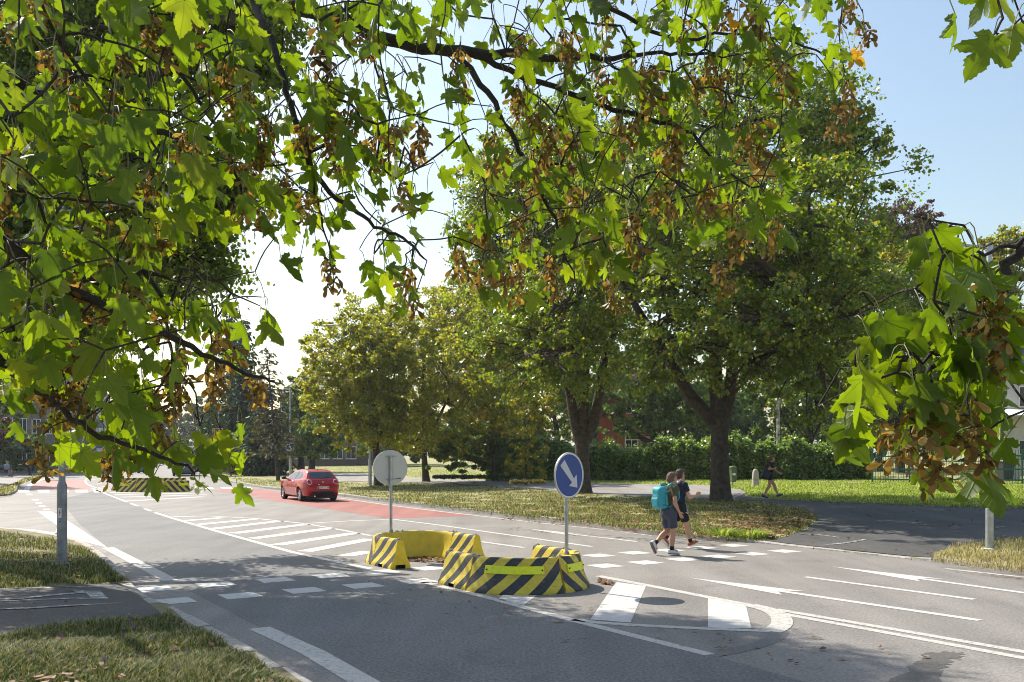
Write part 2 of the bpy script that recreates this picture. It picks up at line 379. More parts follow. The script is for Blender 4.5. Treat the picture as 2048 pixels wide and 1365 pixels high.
def cdt(poly,spacing,grade=None):
    """fill a polygon with a graded triangulation"""
    poly=[Vector(map(float,p)) for p in poly]; n=len(poly)
    a=np.array([tuple(p) for p in poly]); lo=a.min(0); hi=a.max(0); pts=[]
    if spacing:
        X,Y=np.meshgrid(np.arange(lo[0],hi[0],spacing),np.arange(lo[1],hi[1],spacing)); X=X.ravel()+rng.uniform(-.2,.2,X.size)*spacing; Y=Y.ravel()+rng.uniform(-.2,.2,Y.size)*spacing
        s=poly_sd(X,Y,a); m=s<-.35*spacing
        if grade is not None: m&=grade(X,Y)
        pts=[Vector((x,y)) for x,y in zip(X[m],Y[m])]
    r=delaunay_2d_cdt(poly+pts,[],[list(range(n))],1,1e-5)
    return [tuple(v) for v in r[0]],[tuple(f) for f in r[2]]
def sheet(name,poly,hfun,off,mat,spacing=1.0,grade=None):
    V,Fc=cdt(poly,spacing,grade); a=np.array(V); z=hfun(a[:,0],a[:,1])+off if hfun else np.full(len(a),off)
    m=MB(); m.add(np.c_[a,z],Fc); o=m.build(name,mat,smooth=True); return tag(o,kind='structure')

# ground sheet to the horizon, road sheet, raised land
m=MB(); m.add([(-3000,-3000,-.35),(3000,-3000,-.35),(3000,3000,-.35),(-3000,3000,-.35)],[(0,1,2,3)]); tag(m.build('ground',MT['lawn']),kind='structure')
m=MB(); m.add([(-130,-40,0),(60,-40,0),(60,260,0),(-130,260,0)],[(0,1,2,3)]); tag(m.build('road',MT['asph']),kind='structure')
far=lambda pl:(lambda X,Y: (rng.random(X.shape)<np.clip(9/(dist_pl(X,Y,pl)[0]+3),.06,1)))
landR=[tuple(p) for p in resamp(KR,.5)]+[(160,-30),(170,270),(-95,270)]
sheet('lawn_right',landR,hR,0,MT['lawn'],1.3,lambda X,Y:(rng.random(X.shape)<np.clip(14/(dist_pl(X,Y,KR)[0]+3),.04,1))&(X<60))
landL=[tuple(p) for p in resamp(KL,.6)]+[(6,-40),(-40,-40),(-60,26)]
sheet('verge_left',landL,hL,0,MT['soil'],.8)
landF=[tuple(p) for p in resamp(KF,1.5)]+[(-110,235),(-125,46)]
sheet('pavement_far',landF,hF,0,MT['asph_path'],3.0)

def kerb(pl,hfun,side,step=1.0,w=.16):
    pts=resamp(pl,step); mb=MB()
    for a,b in zip(pts[:-1],pts[1:]):
        v=b-a; L=np.linalg.norm(v); v/=L; n=np.array([v[1],-v[0]])*side; a2=a+v*.006; b2=b-v*.006
        za=float(hfun(*[np.array([q]) for q in a+n*.02])[0])+.006+rng.uniform(-.006,.008); zb=float(hfun(*[np.array([q]) for q in b+n*.02])[0])+.006+rng.uniform(-.006,.008)
        j=rng.uniform(-.012,.012); o=-n*(.01+j); V=[]
        for q,z in ((a2,za),(b2,zb)):
            for off,zz in ((0,-.05),(0,z-.018),(.018,z),(w,z),(w,-.05)):
                p=q+o+n*off; V.append((p[0],p[1],zz))
        mb.add(V,[(0,1,6,5),(1,2,7,6),(2,3,8,7),(3,4,9,8),(0,4,3,2,1),(5,6,7,8,9)])
    return tag(mb.build('kerb',MT['kerb']),kind='structure')
def side_of(pl,pt):
    a,b=pl[len(pl)//2],pl[len(pl)//2+1]; v=b-a; return 1 if np.dot(np.array(pt)-a,[v[1],-v[0]])>0 else -1
kerb(KR[:],hR,side_of(KR,(30,20)),.8); kerb(KL,hL,side_of(KL,(-10,8)),.8,.17); kerb(KF,hF,side_of(KF,(-60,80)),1.2,.42)

PX=lambda pts,h:[tuple(gh(*p,h)[:2]) for p in pts]
side_road=[(1523,1082.5),(1590,1088.5),(1655,1095),(1720,1101),(1784,1107),(1845,1112),(1866,1107),(1905,1097),(1946,1086),(2010,1078),(2200,1080),(2300,1084),(2300,1022),(2048,1017),(1905,1015),(1803,1010),(1700,1006),(1573,1001),(1500,996),(1470,992),(1470,999),(1515,1003),(1597,1014.6),(1639,1035),(1614,1060),(1564,1077)]
_k=resamp(KR,.4); _sg=side_of(KR,(30,20)); _edge=[]
for a_,b_ in zip(_k[:-1],_k[1:]):
    if 17.75<a_[1]<21.85: v_=(b_-a_)/np.linalg.norm(b_-a_); _edge.append(tuple(a_+np.array([v_[1],-v_[0]])*_sg*.145))
side_road=side_road[6:]
sheet('side_road',_edge+PX(side_road,hR),hR,.014,MT['asph_dark'],.7)
foot=[(610,946),(738,948.5),(810,956),(960,961),(1190,968),(1420,972),(1500,984),(1475,996),(1450,999),(1330,995),(1200,990),(1050,977),(850,966),(760,965),(678,963),(600,953)]
sheet('footway',PX(foot,hR),hR,.018,MT['asph_path'],1.2)
lpath=[(-260,1186),(0,1180),(110,1174.5),(236,1168),(262,1184),(300,1210),(322,1228),(300,1240),(120,1262),(0,1283),(-260,1310)]
sheet('path',PX(lpath,hL),hL,.012,MT['asph_dark'],.5)

# ------------------------------------------------------------------ painted markings (world strips laid on the road plane)
ZM=[.004]
def mark(polys,mat='white',z=None):
    mb=MB(); z=z if z is not None else ZM[0]
    for p in polys: mb.add([(x,y,z) for x,y in p],[tuple(range(len(p)))])
    return tag(mb.build('road_marking',MT[mat]),kind='structure')
def strip(pts,w,world=False,dash=None):
    world=world or isinstance(pts,np.ndarray)
    pl=np.array(pts if world else [g(*p) for p in pts],float); out=[]; n=len(pl); nn=[]
    for i in range(n):
        v=pl[min(i+1,n-1)]-pl[max(i-1,0)]; v/=np.linalg.norm(v); nn.append(np.array([v[1],-v[0]])*w/2)
    return [[tuple(pl[i]-nn[i]),tuple(pl[i]+nn[i]),tuple(pl[i+1]+nn[i+1]),tuple(pl[i+1]-nn[i+1])] for i in range(n-1)]
Q=lambda *pts:[[g(*p) for p in pts]]
sm=lambda pts,it=2: smooth_pl([g(*p) for p in pts],it)
mark(strip([(519,1256.5),(627,1306),(730,1366),(900,1455)],.26),'white_worn')
mark(strip([(341,1162),(300,1140),(262,1120),(216,1096)],.25),'white_worn')
mark(Q((76,1024),(104,1024),(140,1045),(200,1085),(216,1097),(196,1091),(150,1080),(110,1068),(115,1052)),'white')
mark(strip([(-60,1027),(76,1024.5)],.12)+strip([(-40,1054),(60,1060),(118,1069)],.15)+strip([(-40,1063),(0,1064),(100,1072)],.4)+strip([(20,1069),(100,1075)],.35),'white')
mark([q for (x,y) in ((58,989.6),(70,1000),(77,1006.8),(84,1013),(93,1019.6)) for q in Q((x-7,y-1.4),(x+6,y-1.4),(x+8,y+1.4),(x-5,y+1.4))])
mark([q for a,b in ((36,58),(75,98),(115,136),(150,175),(186,210)) for q in Q((a,980.2),(b,980.2),(b+2,985.5),(a+2,985.5))]+
     [q for a,b in ((404,424),(440,462),(478,500)) for q in Q((a,974.5),(b,974.5),(b+5,978.2),(a+5,978.2))])
mark(strip(sm([(52,981),(58,972),(70,965),(90,958),(117,951),(150,947)]),.3)+strip(sm([(212,980),(188,975),(176,970),(170,964),(172,958),(190,951),(240,947)]),.14)+strip(sm([(180,979),(230,969),(262,964)],0),.12)+strip([(168,962),(215,956)],.12)+strip([(180,956),(228,950)],.12))
mark(strip([(187.6,979),(255,1005)],.14)+strip([(262,1007.5),(276,1013)],.14)+strip([(289,1018),(303,1023)],.14)+strip([(310,1025.8),(348,1038),(447.6,1067),(585,1105),(700,1129.5),(743,1138)],.15),'white')
mark(strip([(847,1165),(900,1177),(984,1198),(1156,1244),(1419,1310)],.15),'white_worn')
def bar(a,b,w): return strip([a,b],w)
hb=[]
for a,b in (((349,1034.5),(391,1033)),((371,1042),(445,1036)),((395,1050),(512,1038.5)),((428,1058),(562,1042.5)),((465,1067.5),(613,1049)),((504,1077.8),(660,1057.3)),((551,1090.8),(711,1066.7)),((608,1103.8),(742,1078.5)),((688,1112.7),(738,1103.8))): hb+=bar(a,b,.42)
mark(hb)
hf=[]
for a,b in (((220,986),(405,984)),((230,989.8),(410,986.6)),((243,995),(415,990)),((260,1002.5),(405,994))): hf+=bar(a,b,.5)
mark(hf)
mark(strip([(340,1033),(420,1033),(505,1037),(605,1047.3),(660,1056.3),(742,1072)],.13)+strip([(609,1047.8),(700,1042.5),(788,1039)],.16)+strip([(788,1039.5),(880,1051),(1000,1068),(1184,1094)],.14))
mark(strip([(962,1084),(1048,1096)],.14)+strip([(1610,1154.5),(1949,1199.6)],.14)+strip([(1891,1138),(2048,1155),(2400,1196)],.14))
kr=[tuple(np.array(g(x,y))) for x,y in ((565,985.5),(681,997),(778,1011),(881,1023.5),(950,1031.5),(1088,1047.5),(1191,1058),(1315,1073),(1440,1085.5))]
mark(strip(kr,.14,True),'white_worn')
def arrow(T,E,hl=1.9,hw=.30,sw=.15):
    t=np.array(g(*T)); e=np.array(g(*E)); v=t-e; v/=np.linalg.norm(v); n=np.array([v[1],-v[0]]); b=t-v*hl
    return [[tuple(t),tuple(b+n*hw-v*.25),tuple(b+n*sw/2),tuple(b-n*sw/2),tuple(b-n*hw-v*.25)],[tuple(b+n*sw/2),tuple(e+n*sw/2),tuple(e-n*sw/2),tuple(b-n*sw/2)]]
mark(arrow((1378,1156),(1960,1241.5))+arrow((1662,1133.5),(2250,1214))+arrow((1053,1058),(1274,1084)))
# crossing squares: two rows, one metre pitch, every square of a row in line with the other row
A0,A1=np.array(g(304.7,1179)),np.array(g(1465,1091.5)); B0,B1=np.array(g(344,1203)),np.array(g(1568.5,1103))
rd=np.array([-.552,.834]); sq=[]
for a0,a1,pitch in ((A0,A1,1.0),(B0,B1,1.0)):
    L=np.linalg.norm(a1-a0); u=(a1-a0)/L; n=round(L/pitch); u2=np.array([u[1],-u[0]])
    for i in range(n+1):
        c=a0+u*L*i/n
        if i in (0,): c=c+u*.02
        h=.265; sq.append([tuple(c+u*h*s1+rd*h*s2) for s1,s2 in ((-1,-1),(1,-1),(1,1),(-1,1))])
mark(sq)
# near island
mark(strip([(1196,1152.5),(1324,1177),(1457,1203),(1530,1217)],.17)+strip([(1262,1250.6),(1407,1258),(1540,1263)],.15)+strip([(1146,1240),(1200,1246.3),(1262,1250.6)],.16),'white_worn')
mark(strip(sm([(1500,1211),(1535,1219),(1560,1231),(1566,1246),(1557,1257),(1540,1264)],1),.26),'white_worn',.006)
mark(strip([(1552,1219.5),(1800,1261.5),(2048,1304.5),(2300,1348)],.15)+strip([(1556,1226.5),(1800,1271),(2048,1317),(2300,1364)],.15),'white_worn')
mark(Q((1232,1165),(1292,1173),(1261,1246),(1180.6,1240))+Q((1416,1197.6),(1492,1212.5),(1503,1258),(1416,1257))+Q((1015,1185),(1081,1186),(1048,1211),(995,1199)),'white')
ZR=.003
o=sheet('red_surface',[g(*p) for p in ((423,980),(500,993),(568,1005),(640,1016),(700,1025.5),(778,1037.5),(870,1034.5),(950,1031.8),(881,1023),(778,1010.5),(681,996.8),(565,985),(500,977))],None,ZR,MT['red'],0)
sheet('red_surface',[g(*p) for p in ((62,979.8),(66,973),(76,967),(93,962),(110,960.5),(168,961),(170,967),(176,973),(186,979.4))],None,ZR,MT['red'],0)
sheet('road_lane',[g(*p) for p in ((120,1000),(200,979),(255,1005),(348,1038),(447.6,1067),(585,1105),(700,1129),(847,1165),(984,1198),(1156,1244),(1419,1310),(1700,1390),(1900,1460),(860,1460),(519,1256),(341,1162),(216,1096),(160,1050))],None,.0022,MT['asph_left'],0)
stn=smooth_pl([g(*p) for p in ((1779,1365),(1800,1348),(1812,1342),(1822,1330),(1837,1323),(1848,1312),(1862,1304),(1874,1306),(1887,1302),(1905,1305),(1929,1304.5),(1926,1311),(1920,1315),(1904,1323),(1890,1330),(1883,1336),(1885,1348),(1879,1358),(1894,1380),(1900,1400),(1770,1400))],2)[:-1]
sheet('road_stain',[tuple(p+rng.normal(size=2)*.028) for p in stn],None,.0027,MT['asph_repair'],0)
mark(strip(sm([(1560,1262),(1552,1278),(1500,1296),(1420,1311)],2),.22),'seam',.0027)
# faint paint on the paths
def mark_on(h,pl,w,mat,off):
    p=[tuple(gh(*q,h)[:2]) for q in pl]; mb=MB()
    for q in strip(p,w,True): mb.add([(x,y,float(h(np.array([x]),np.array([y]))[0])+off) for x,y in q],[(0,1,2,3)])
    return tag(mb.build('road_marking',MT[mat]),kind='structure')
for pl,w in (([(-40,1180),(60,1179),(130,1177),(225,1174)],.06),([(-40,1202),(40,1200),(100,1193),(170,1187)],.10),([(-30,1206),(60,1203),(150,1199),(200,1200)],.10),([(150,1186),(185,1185),(200,1200)],.22),([(-40,1222),(60,1219),(150,1213),(260,1208)],.12)): mark_on(hL,pl,w,'white_faint',.018)
for pl,w in (([(1650,1092),(1690,1088),(1730,1081)],.12),([(1680,1064),(1725,1061)],.15),([(1600,1070),(1640,1072),(1680,1077)],.10),([(1985,1055),(2010,1055.5)],.1)): mark_on(hR,pl,w,'white_faint',.022)

# ------------------------------------------------------------------ grass blades and leaf litter ("stuff")
def sample_px(poly,n):
    a=np.array(poly,float); lo=a.min(0); hi=a.max(0); out=np.zeros((0,2))
    while len(out)<n:
        q=rng.uniform(lo,hi,(n*2,2)); q=q[poly_sd(q[:,0],q[:,1],a)<0]; out=np.r_[out,q]
    return out[:n]
GR=leaf_mat('grass_dry_mix',[(.08,.12,.02),(.17,.20,.045),(.32,.30,.11),(.55,.48,.23),(.72,.62,.36)],(1.0,1.0,.7),.42,.6,.25,[0,.3,.55,.8,1])
GV=leaf_mat('grass_verge_mix',[(.06,.10,.016),(.13,.17,.035),(.26,.26,.085),(.46,.41,.19),(.62,.54,.30)],(1.0,1.0,.7),.4,.6,.25,[0,.35,.65,.88,1])
GD=leaf_mat('grass_straw',[(.12,.15,.03),(.30,.27,.11),(.52,.44,.22),(.66,.56,.34)],(1.0,.95,.7),.4,.6,.25)
GN=leaf_mat('grass_near_mix',[(.03,.055,.010),(.06,.10,.016),(.12,.16,.035),(.24,.24,.08),(.42,.37,.17),(.5,.4,.22)],(1.0,1.0,.6),.35,.55,.3,[0,.25,.5,.72,.9,1])
GG=leaf_mat('grass_green',[(.13,.20,.022),(.24,.34,.04),(.40,.47,.085),(.66,.62,.26)],(1.0,1.1,.6),.5,.6,.25)
def blades(name,polys,h,mat,hh,w,lean=.5,patch=None):
    P0=[]
    for poly,n in polys:
        q=sample_px(poly,n); x,y,z=gh_many(q[:,0],q[:,1],h); P0.append(np.c_[x,y,z])
    B=np.concatenate(P0); n=len(B)
    cl=np.sin(B[:,0]*2.1+1.3*np.sin(B[:,1]*1.7))*np.sin(B[:,1]*1.9+2*np.sin(B[:,0]*.9))
    if hh[1]<.135:
        keep=rng.random(n)<np.clip(1.05+.9*cl+.5*np.sin(B[:,0]*5.3+B[:,1]*4.1)*np.sin(B[:,1]*6.1-B[:,0]*2),.15,1); B=B[keep]; cl=cl[keep]; n=len(B)
    hgt=rng.uniform(hh[0],hh[1],n)*(1+.55*cl); a=rng.uniform(0,2*np.pi,n); d=np.c_[np.cos(a),np.sin(a),np.zeros(n)]; s=np.c_[-np.sin(a),np.cos(a),np.zeros(n)]
    ww=rng.uniform(w[0],w[1],n)[:,None]; up=np.array([0,0,1.]); l=rng.uniform(.1,1,n)[:,None]*lean*hgt[:,None]
    B=B-np.c_[np.zeros((n,2)),np.full(n,.01)]
    m1=B+up*hgt[:,None]*.6+d*l*.35; t=B+up*hgt[:,None]*(1-.25*lean)+d*l
    V=np.stack([B-s*ww,B+s*ww,m1+s*ww*.7,m1-s*ww*.7,t+s*ww*.12,t-s*ww*.12],1).reshape(-1,3)
    k=np.arange(n)[:,None]*6; Fc=np.concatenate([k+np.array([[0,1,2,3]]),k+np.array([[3,2,4,5]])])
    return tag(np_mesh(name,V,Fc,mat),kind='stuff',label=None)
patch1=[(0,1064),(100,1079),(160,1094),(196,1115),(219,1140),(246,1159),(237,1166),(110,1173),(0,1179),(-260,1184),(-260,1055)]
patch2=[(-260,1312),(0,1284),(120,1263),(300,1241),(340,1231),(412,1274),(473,1308),(570,1368),(650,1425),(-260,1425)]
o=blades('grass',[(patch1,36000),(patch2,90000)],hL,GN,(.035,.13),(.0035,.0075),.9); tag(o,'short dry grass on the two verges beside the left kerb','grass')
vr=[(516,972),(620,978),(690,988),(780,1002),(984,1026),(1191,1049),(1315,1063),(1440,1076),(1523,1083),(1564,1076),(1614,1059),(1636,1036),(1597,1016),(1515,1005),(1450,1001),(1330,997),(1200,992),(1050,979),(850,968),(690,966),(560,962),(440,952)]
o=blades('grass',[(vr,75000)],hR,GV,(.04,.11),(.008,.016),.8); tag(o,'straw coloured grass on the verge along the far kerb','grass')
lw=[(1000,955),(1750,955),(1830,962),(2110,962),(2110,1016),(1905,1014),(1803,1009),(1700,1005),(1573,1000),(1500,993),(1480,980),(1420,971),(1190,967),(960,960)]
v3=[(1862,1122),(1868,1112),(1907,1097),(1948,1087),(2012,1079),(2150,1082),(2150,1157),(2048,1145),(1904,1129)]
o=blades('grass',[(lw,70000),([(560,938),(760,925),(960,935),(960,958),(810,954),(738,946),(640,946)],9000)],hR,GG,(.05,.12),(.012,.022),.7); tag(o,'green mown grass on the lawn before the hedge','grass')
o=blades('grass',[(v3,5200)],hR,GD,(.04,.17),(.004,.009),.8); tag(o,'tall dry grass round the foot of the lamp post on the right','grass')
LL=leaf_mat('fallen_leaf',[(.07,.035,.018),(.15,.075,.035),(.25,.14,.07),(.36,.25,.15),(.22,.06,.045)],(1,.75,.5),.25,.6,.3)
def litter(name,polys,h,size,label,zo=.012):
    Vs=[];Fs=[];b=0
    for poly,n in polys:
        q=sample_px(poly,n); x,y,z=gh_many(q[:,0],q[:,1],h) if h else (*g(q[:,0],q[:,1],0.0),np.zeros(n))
        s=rng.uniform(size[0],size[1],n); a=rng.uniform(0,6.28,n)
        for i,(dx,dy,dz) in enumerate(((-1,0,.1),(-.1,-.7,.5),(1,0,.15),(.1,.75,.45),(0,0,0))): pass
        K=np.array([(-1,0,.1),(-.35,-.75,.35),(.35,-.5,.2),(1,0,.35),(.3,.7,.45),(-.3,.5,.15)])
        K=K[None]*s[:,None,None]*(1+.25*rng.normal(size=(n,6,1))); K[:,:,2]*=rng.uniform(.2,1.6,(n,1))
        ca,sa=np.cos(a)[:,None],np.sin(a)[:,None]
        V=np.stack([x[:,None]+K[:,:,0]*ca-K[:,:,1]*sa,y[:,None]+K[:,:,0]*sa+K[:,:,1]*ca,z[:,None]+zo+np.abs(K[:,:,2])],2).reshape(-1,3)
        k=np.arange(n)[:,None]*6+b; Fs+= [k+np.array([[0,1,2,3]]),k+np.array([[0,3,4,5]])]; Vs.append(V); b+=len(V)
    return tag(np_mesh(name,np.concatenate(Vs),np.concatenate(Fs),LL),label,'leaves',kind='stuff')
litter('fallen_leaves',[(vr,2600),([(1440,1070),(1523,1080),(1600,1060),(1630,1038),(1597,1018),(1500,1015),(1420,1040)],520),([(1000,1040),(1440,1078),(1440,1082),(1000,1046)],150)],hR,(.035,.075),'brown and reddish leaves scattered over the far verge',.06)
litter('fallen_leaves',[([(1480,984),(1700,1003),(2048,1015),(2048,1022),(1700,1010),(1460,996)],700),([(1523,1082.5),(1655,1095),(1784,1107),(1845,1112)]+side_road,160),(v3,90),(lw,500)],hR,(.035,.06),'brown leaves along the lawn edge of the dark side road')
litter('fallen_leaves',[(patch2,330),(patch1,110)],hL,(.028,.055),'curled brown leaves lying on the near verge',.05); litter('fallen_leaves',[(lpath,40)],hL,(.02,.04),'few brown leaves lying on the dark path between the verges',.02)
litter('fallen_leaves',[([(790,1113),(895,1113),(890,1126),(800,1124)],420),([(350,1080),(2000,1330),(1400,1330),(900,1250)],60),([(1196,1158),(1230,1166),(1225,1172),(1196,1168)],90)],None,(.025,.045),'brown leaves blown together on the road inside the barriers')

vf=[(-40,992),(0,990),(20,988),(30,980),(40,970),(66,959),(112,948),(160,944),(130,941),(90,948),(50,958),(20,972),(-40,978)]
o=blades('grass',[(vf,2500)],hF,GR,(.08,.22),(.02,.05),.8); tag(o,'dry grass growing through the pavement edge at the far left','grass')
PUR=M('clover_purple',(.30,.14,.42),.8,var=.2); STEM=M('flower_stem',(.07,.12,.03),.8)
for px,py in ((256,1262),(244,1281),(265,1276),(372,1329),(350,1362),(120,1296),(60,1330),(300,1300),(206,1345)):
    b=gh(px,py,hL); t=thing('clover_flower',tuple(b),'small purple clover flower standing in the near grass','flower',0,'purple clover flowers in the near verge')
    mb=MB(); mb.tube([(0,0,-.01),(.008,.004,.06),(.012,0,.115)],.0022,5); mb.build('stem',STEM,t)
    mb=MB(); 
    for k in range(14): a=k*2.4; zz=.110+.024*(k/14); r_=.013*math.sin(math.pi*(.25+.6*k/14)); mb.lathe([(0,-.006),(.005,0),(0,.008)],5,(.012+r_*math.cos(a),r_*math.sin(a),zz))
    mb.build('flower_head',PUR,t)
# ------------------------------------------------------------------ barriers
def stripe_mat(name,dirn,k=.9,per=.36):
    m,nt,N,L,b=new_mat(name)
    uv=N.new('ShaderNodeUVMap'); sp=N.new('ShaderNodeSeparateXYZ'); L.new(uv.outputs['UV'],sp.inputs[0])
    def mth(op,a,bv=None):
        n=N.new('ShaderNodeMath'); n.operation=op
        if isinstance(a,(int,float)): n.inputs[0].default_value=a
        else: L.new(a,n.inputs[0])
        if bv is not None:
            if isinstance(bv,(int,float)): n.inputs[1].default_value=bv
            else: L.new(bv,n.inputs[1])
        return n.outputs[0]
    t=mth('ADD',sp.outputs[0],mth('MULTIPLY',sp.outputs[1],-k*dirn)); t=mth('FRACT',mth('ADD',mth('DIVIDE',t,per),10.0)); t=mth('GREATER_THAN',t,.5)
    tc=N.new('ShaderNodeTexCoord'); nz=N.new('ShaderNodeTexNoise'); nz.inputs['Scale'].default_value=9; nz.inputs['Detail'].default_value=6; L.new(tc.outputs['Object'],nz.inputs['Vector'])
    def ramp(a,c):
        r=N.new('ShaderNodeValToRGB'); e=r.color_ramp.elements; e[0].position=.3; e[1].position=.65; e[0].color=c4(a); e[1].color=c4(c); L.new(nz.outputs['Fac'],r.inputs['Fac']); return r.outputs['Color']
    mx=N.new('ShaderNodeMix'); mx.data_type='RGBA'; L.new(t,mx.inputs[0]); L.new(ramp((.56,.42,.03),(.68,.52,.045)),mx.inputs[6]); L.new(ramp((.018,.018,.021),(.04,.04,.045)),mx.inputs[7])
    mp=N.new('ShaderNodeMapping'); mp.inputs['Scale'].default_value=(5,5,26); mp.inputs['Rotation'].default_value=(.25,.1,.4); L.new(tc.outputs['Object'],mp.inputs['Vector'])
    sc=N.new('ShaderNodeTexNoise'); sc.inputs['Scale'].default_value=1.6; sc.inputs['Detail'].default_value=8; sc.inputs['Roughness'].default_value=.7; L.new(mp.outputs['Vector'],sc.inputs['Vector'])
    r=N.new('ShaderNodeValToRGB'); e=r.color_ramp.elements; e[0].position=.56; e[1].position=.66; e[0].color=(0,0,0,1); e[1].color=(.55,.55,.55,1); L.new(sc.outputs['Fac'],r.inputs['Fac'])
    m3=N.new('ShaderNodeMix'); m3.data_type='RGBA'; L.new(r.outputs['Color'],m3.inputs[0]); L.new(mx.outputs[2],m3.inputs[6]); m3.inputs[7].default_value=(.16,.14,.10,1)
    L.new(m3.outputs[2],b.inputs['Base Color']); b.inputs['Roughness'].default_value=.5
    return m
STR={-1:stripe_mat('yellow_black_stripes_rising',1),1:stripe_mat('yellow_black_stripes_falling',-1)}
MT['yellow']=M('yellow_plastic',(.68,.48,.02),.5,var=.14,scale=6)
PROF=[(.205,.0),(.208,.05),(.185,.095),(.135,.20),(.105,.29),(.085,.38),(.07,.47),(.062,.505),(.045,.53)]
def barrier(path,label,outdir,inner_striped,refl=None,outer_side=1,notch=True,scale=1.0,bolts=True,group='plastic barrier blocks around the island'):
    """path: world polyline (dense); outer_side: +1 = outer face on the right of travel"""
    path=np.array(path,float); c=path.mean(0); t=thing('barrier',(c[0],c[1],0),label,'barrier',group=group); path=path-c
    seg=np.linalg.norm(np.diff(path,axis=0),axis=1); s=np.r_[0,np.cumsum(seg)]; L=s[-1]
    at=lambda u:(np.array([np.interp(u,s,path[:,0]),np.interp(u,s,path[:,1])]))
    def nrm(u):
        v=at(min(L,u+.02))-at(max(0,u-.02)); v/=np.linalg.norm(v); return np.array([v[1],-v[0]])*outer_side
    us=list(np.linspace(0.008,L-.008,13)); mid=L/2
    if notch: us=sorted(us+[mid-.085,mid-.084,mid+.084,mid+.085])
    V=[];UV=[];Fs=[];Ms=[]; rows=[]
    vl=np.r_[0,np.cumsum(np.hypot(np.diff([p[0] for p in PROF]),np.diff([p[1] for p in PROF])))]
    def lane(sgn,mi,pr,vv):
        cols=[]
        for u in us:
            p=at(u); n=nrm(u); col=[]
            for (o,z),v in zip(pr,vv):
                if notch and abs(u-mid)<.0845 and z<.07: z=.065
                q=p+n*o*sgn*scale; V.append((q[0],q[1],z*scale)); UV.append((u,v)); col.append(len(V)-1)
            cols.append(col)
        for a,b in zip(cols[:-1],cols[1:]):
            for i in range(len(pr)-1): Fs.append((a[i],b[i],b[i+1],a[i+1])); Ms.append(mi)
        return cols
    co=lane(1,0,PROF,vl); ci=lane(-1,1,PROF,vl)
    top=lane(1,2,[(.045,.53),(0,.535),(-.045,.53)],[vl[-1],vl[-1]+.05,vl[-1]+.09])
    inn=[(.10,0),(.10,.07),(-.10,.07),(-.10,0)]; un=lane(1,3,[(.205,0)]+inn+[(-.205,0)],[0]*6)
    for k in (0,-1):
        ring=co[k]+[top[k][1]]+ci[k][::-1]+un[k][::-1][1:-1]; Fs.append(tuple(ring)); Ms.append(4)
    mb=MB(); mb.v=V; mb.f=Fs; mb.m=Ms
    o=mb.build('body',[STR[outdir],STR[-outdir] if inner_striped else MT['yellow'],STR[outdir],MT['black'],MT['yellow']],t,smooth=35)
    me=o.data; uvl=me.uv_layers.new(name='UVMap'); idx=np.zeros(len(me.loops),np.int32); me.loops.foreach_get('vertex_index',idx)
    uvl.data.foreach_set('uv',np.array(UV,np.float32)[idx].ravel())
    if refl:
        for u0,u1 in refl:
            mb=MB(); vs=[]
            uu=np.linspace(u0,u1,9)
            for u in uu:
                p=at(u); n=nrm(u)
                for o_,z in ((.105,.30),(.128,.30),(.102,.415),(.080,.415)):
                    q=p+n*o_*scale; vs.append((q[0],q[1],z*scale))
            fs=[]
            for i in range(8):
                a=i*4; fs+=[(a+1,a+5,a+6,a+2),(a+2,a+6,a+7,a+3),(a,a+3,a+7,a+4),(a,a+4,a+5,a+1)]
            fs+=[(0,1,2,3),(32,35,34,33)]; mb.add(vs,fs); ro=mb.build('reflector',MT['fluo'],t)
            for u in (u0+.03,u1-.03):
                mb=MB(); p=at(u)*1+nrm(u)*.121*scale; mb.lathe([(.012,-.012),(.012,.008),(0,.009)],8,(p[0],p[1],.358*scale)); mb.build('rivet',MT['black'],ro)
    if bolts:
        for u in (.06,L-.06):
            p=at(u); mb=MB(); mb.box((p[0]-.035,p[1]-.02,.53),(p[0]+.035,p[1]+.02,.545)); mb.lathe([(.014,.545),(.014,.565),(0,.566)],6,(p[0],p[1],0)); mb.build('bolt',MT['galv'],t)
    return t
U=np.array([.5524,-.8336]); Vn=np.array([.8336,.5524])
sn=lambda s,n: U*s+Vn*n
def arc(sc,nc,r,a0,a1,k=14): return [sn(sc+r*math.cos(a),nc+r*math.sin(a)) for a in np.linspace(R(a0),R(a1),k)]
# near ring: nose towards the viewer (+s)
s2,n2,r2=-12.22,8.30,.86
barrier([sn(s2-.86,n2-r2),sn(s2,n2-r2)],'striped straight barrier block forming the left end of the front ring',-1,True)
barrier(arc(s2,n2,r2,-90,3),'curved striped barrier block with a long fluorescent strip at the front of the near ring',-1,False,[(.30,1.13)],notch=False)
barrier(arc(s2,n2,r2,3,90),'curved striped barrier block with a short fluorescent strip under the blue arrow sign',1,False,[(.12,.62)],notch=False)
barrier([sn(s2,n2+r2),sn(s2-.86,n2+r2)],'striped straight barrier block seen over the back of the front ring behind the sign pole',-1,True)
# far ring: nose away from the viewer (-s)
s1,n1,r1=-16.05,8.45,.82
barrier([sn(s1+.86,n1+r1),sn(s1,n1+r1)],'striped straight barrier block at the right end of the rear ring',-1,True)
barrier(arc(s1,n1,r1,90,180),'curved barrier block showing its plain yellow inner face in the rear ring',-1,False,notch=False)
barrier(arc(s1,n1,r1,180,270),'curved barrier block in the rear ring partly hidden below the grey sign back',1,False,notch=False)
barrier([sn(s1,n1-r1),sn(s1+.86,n1-r1)],'short striped barrier block with a notched yellow end at the left of the rear ring',-1,True)
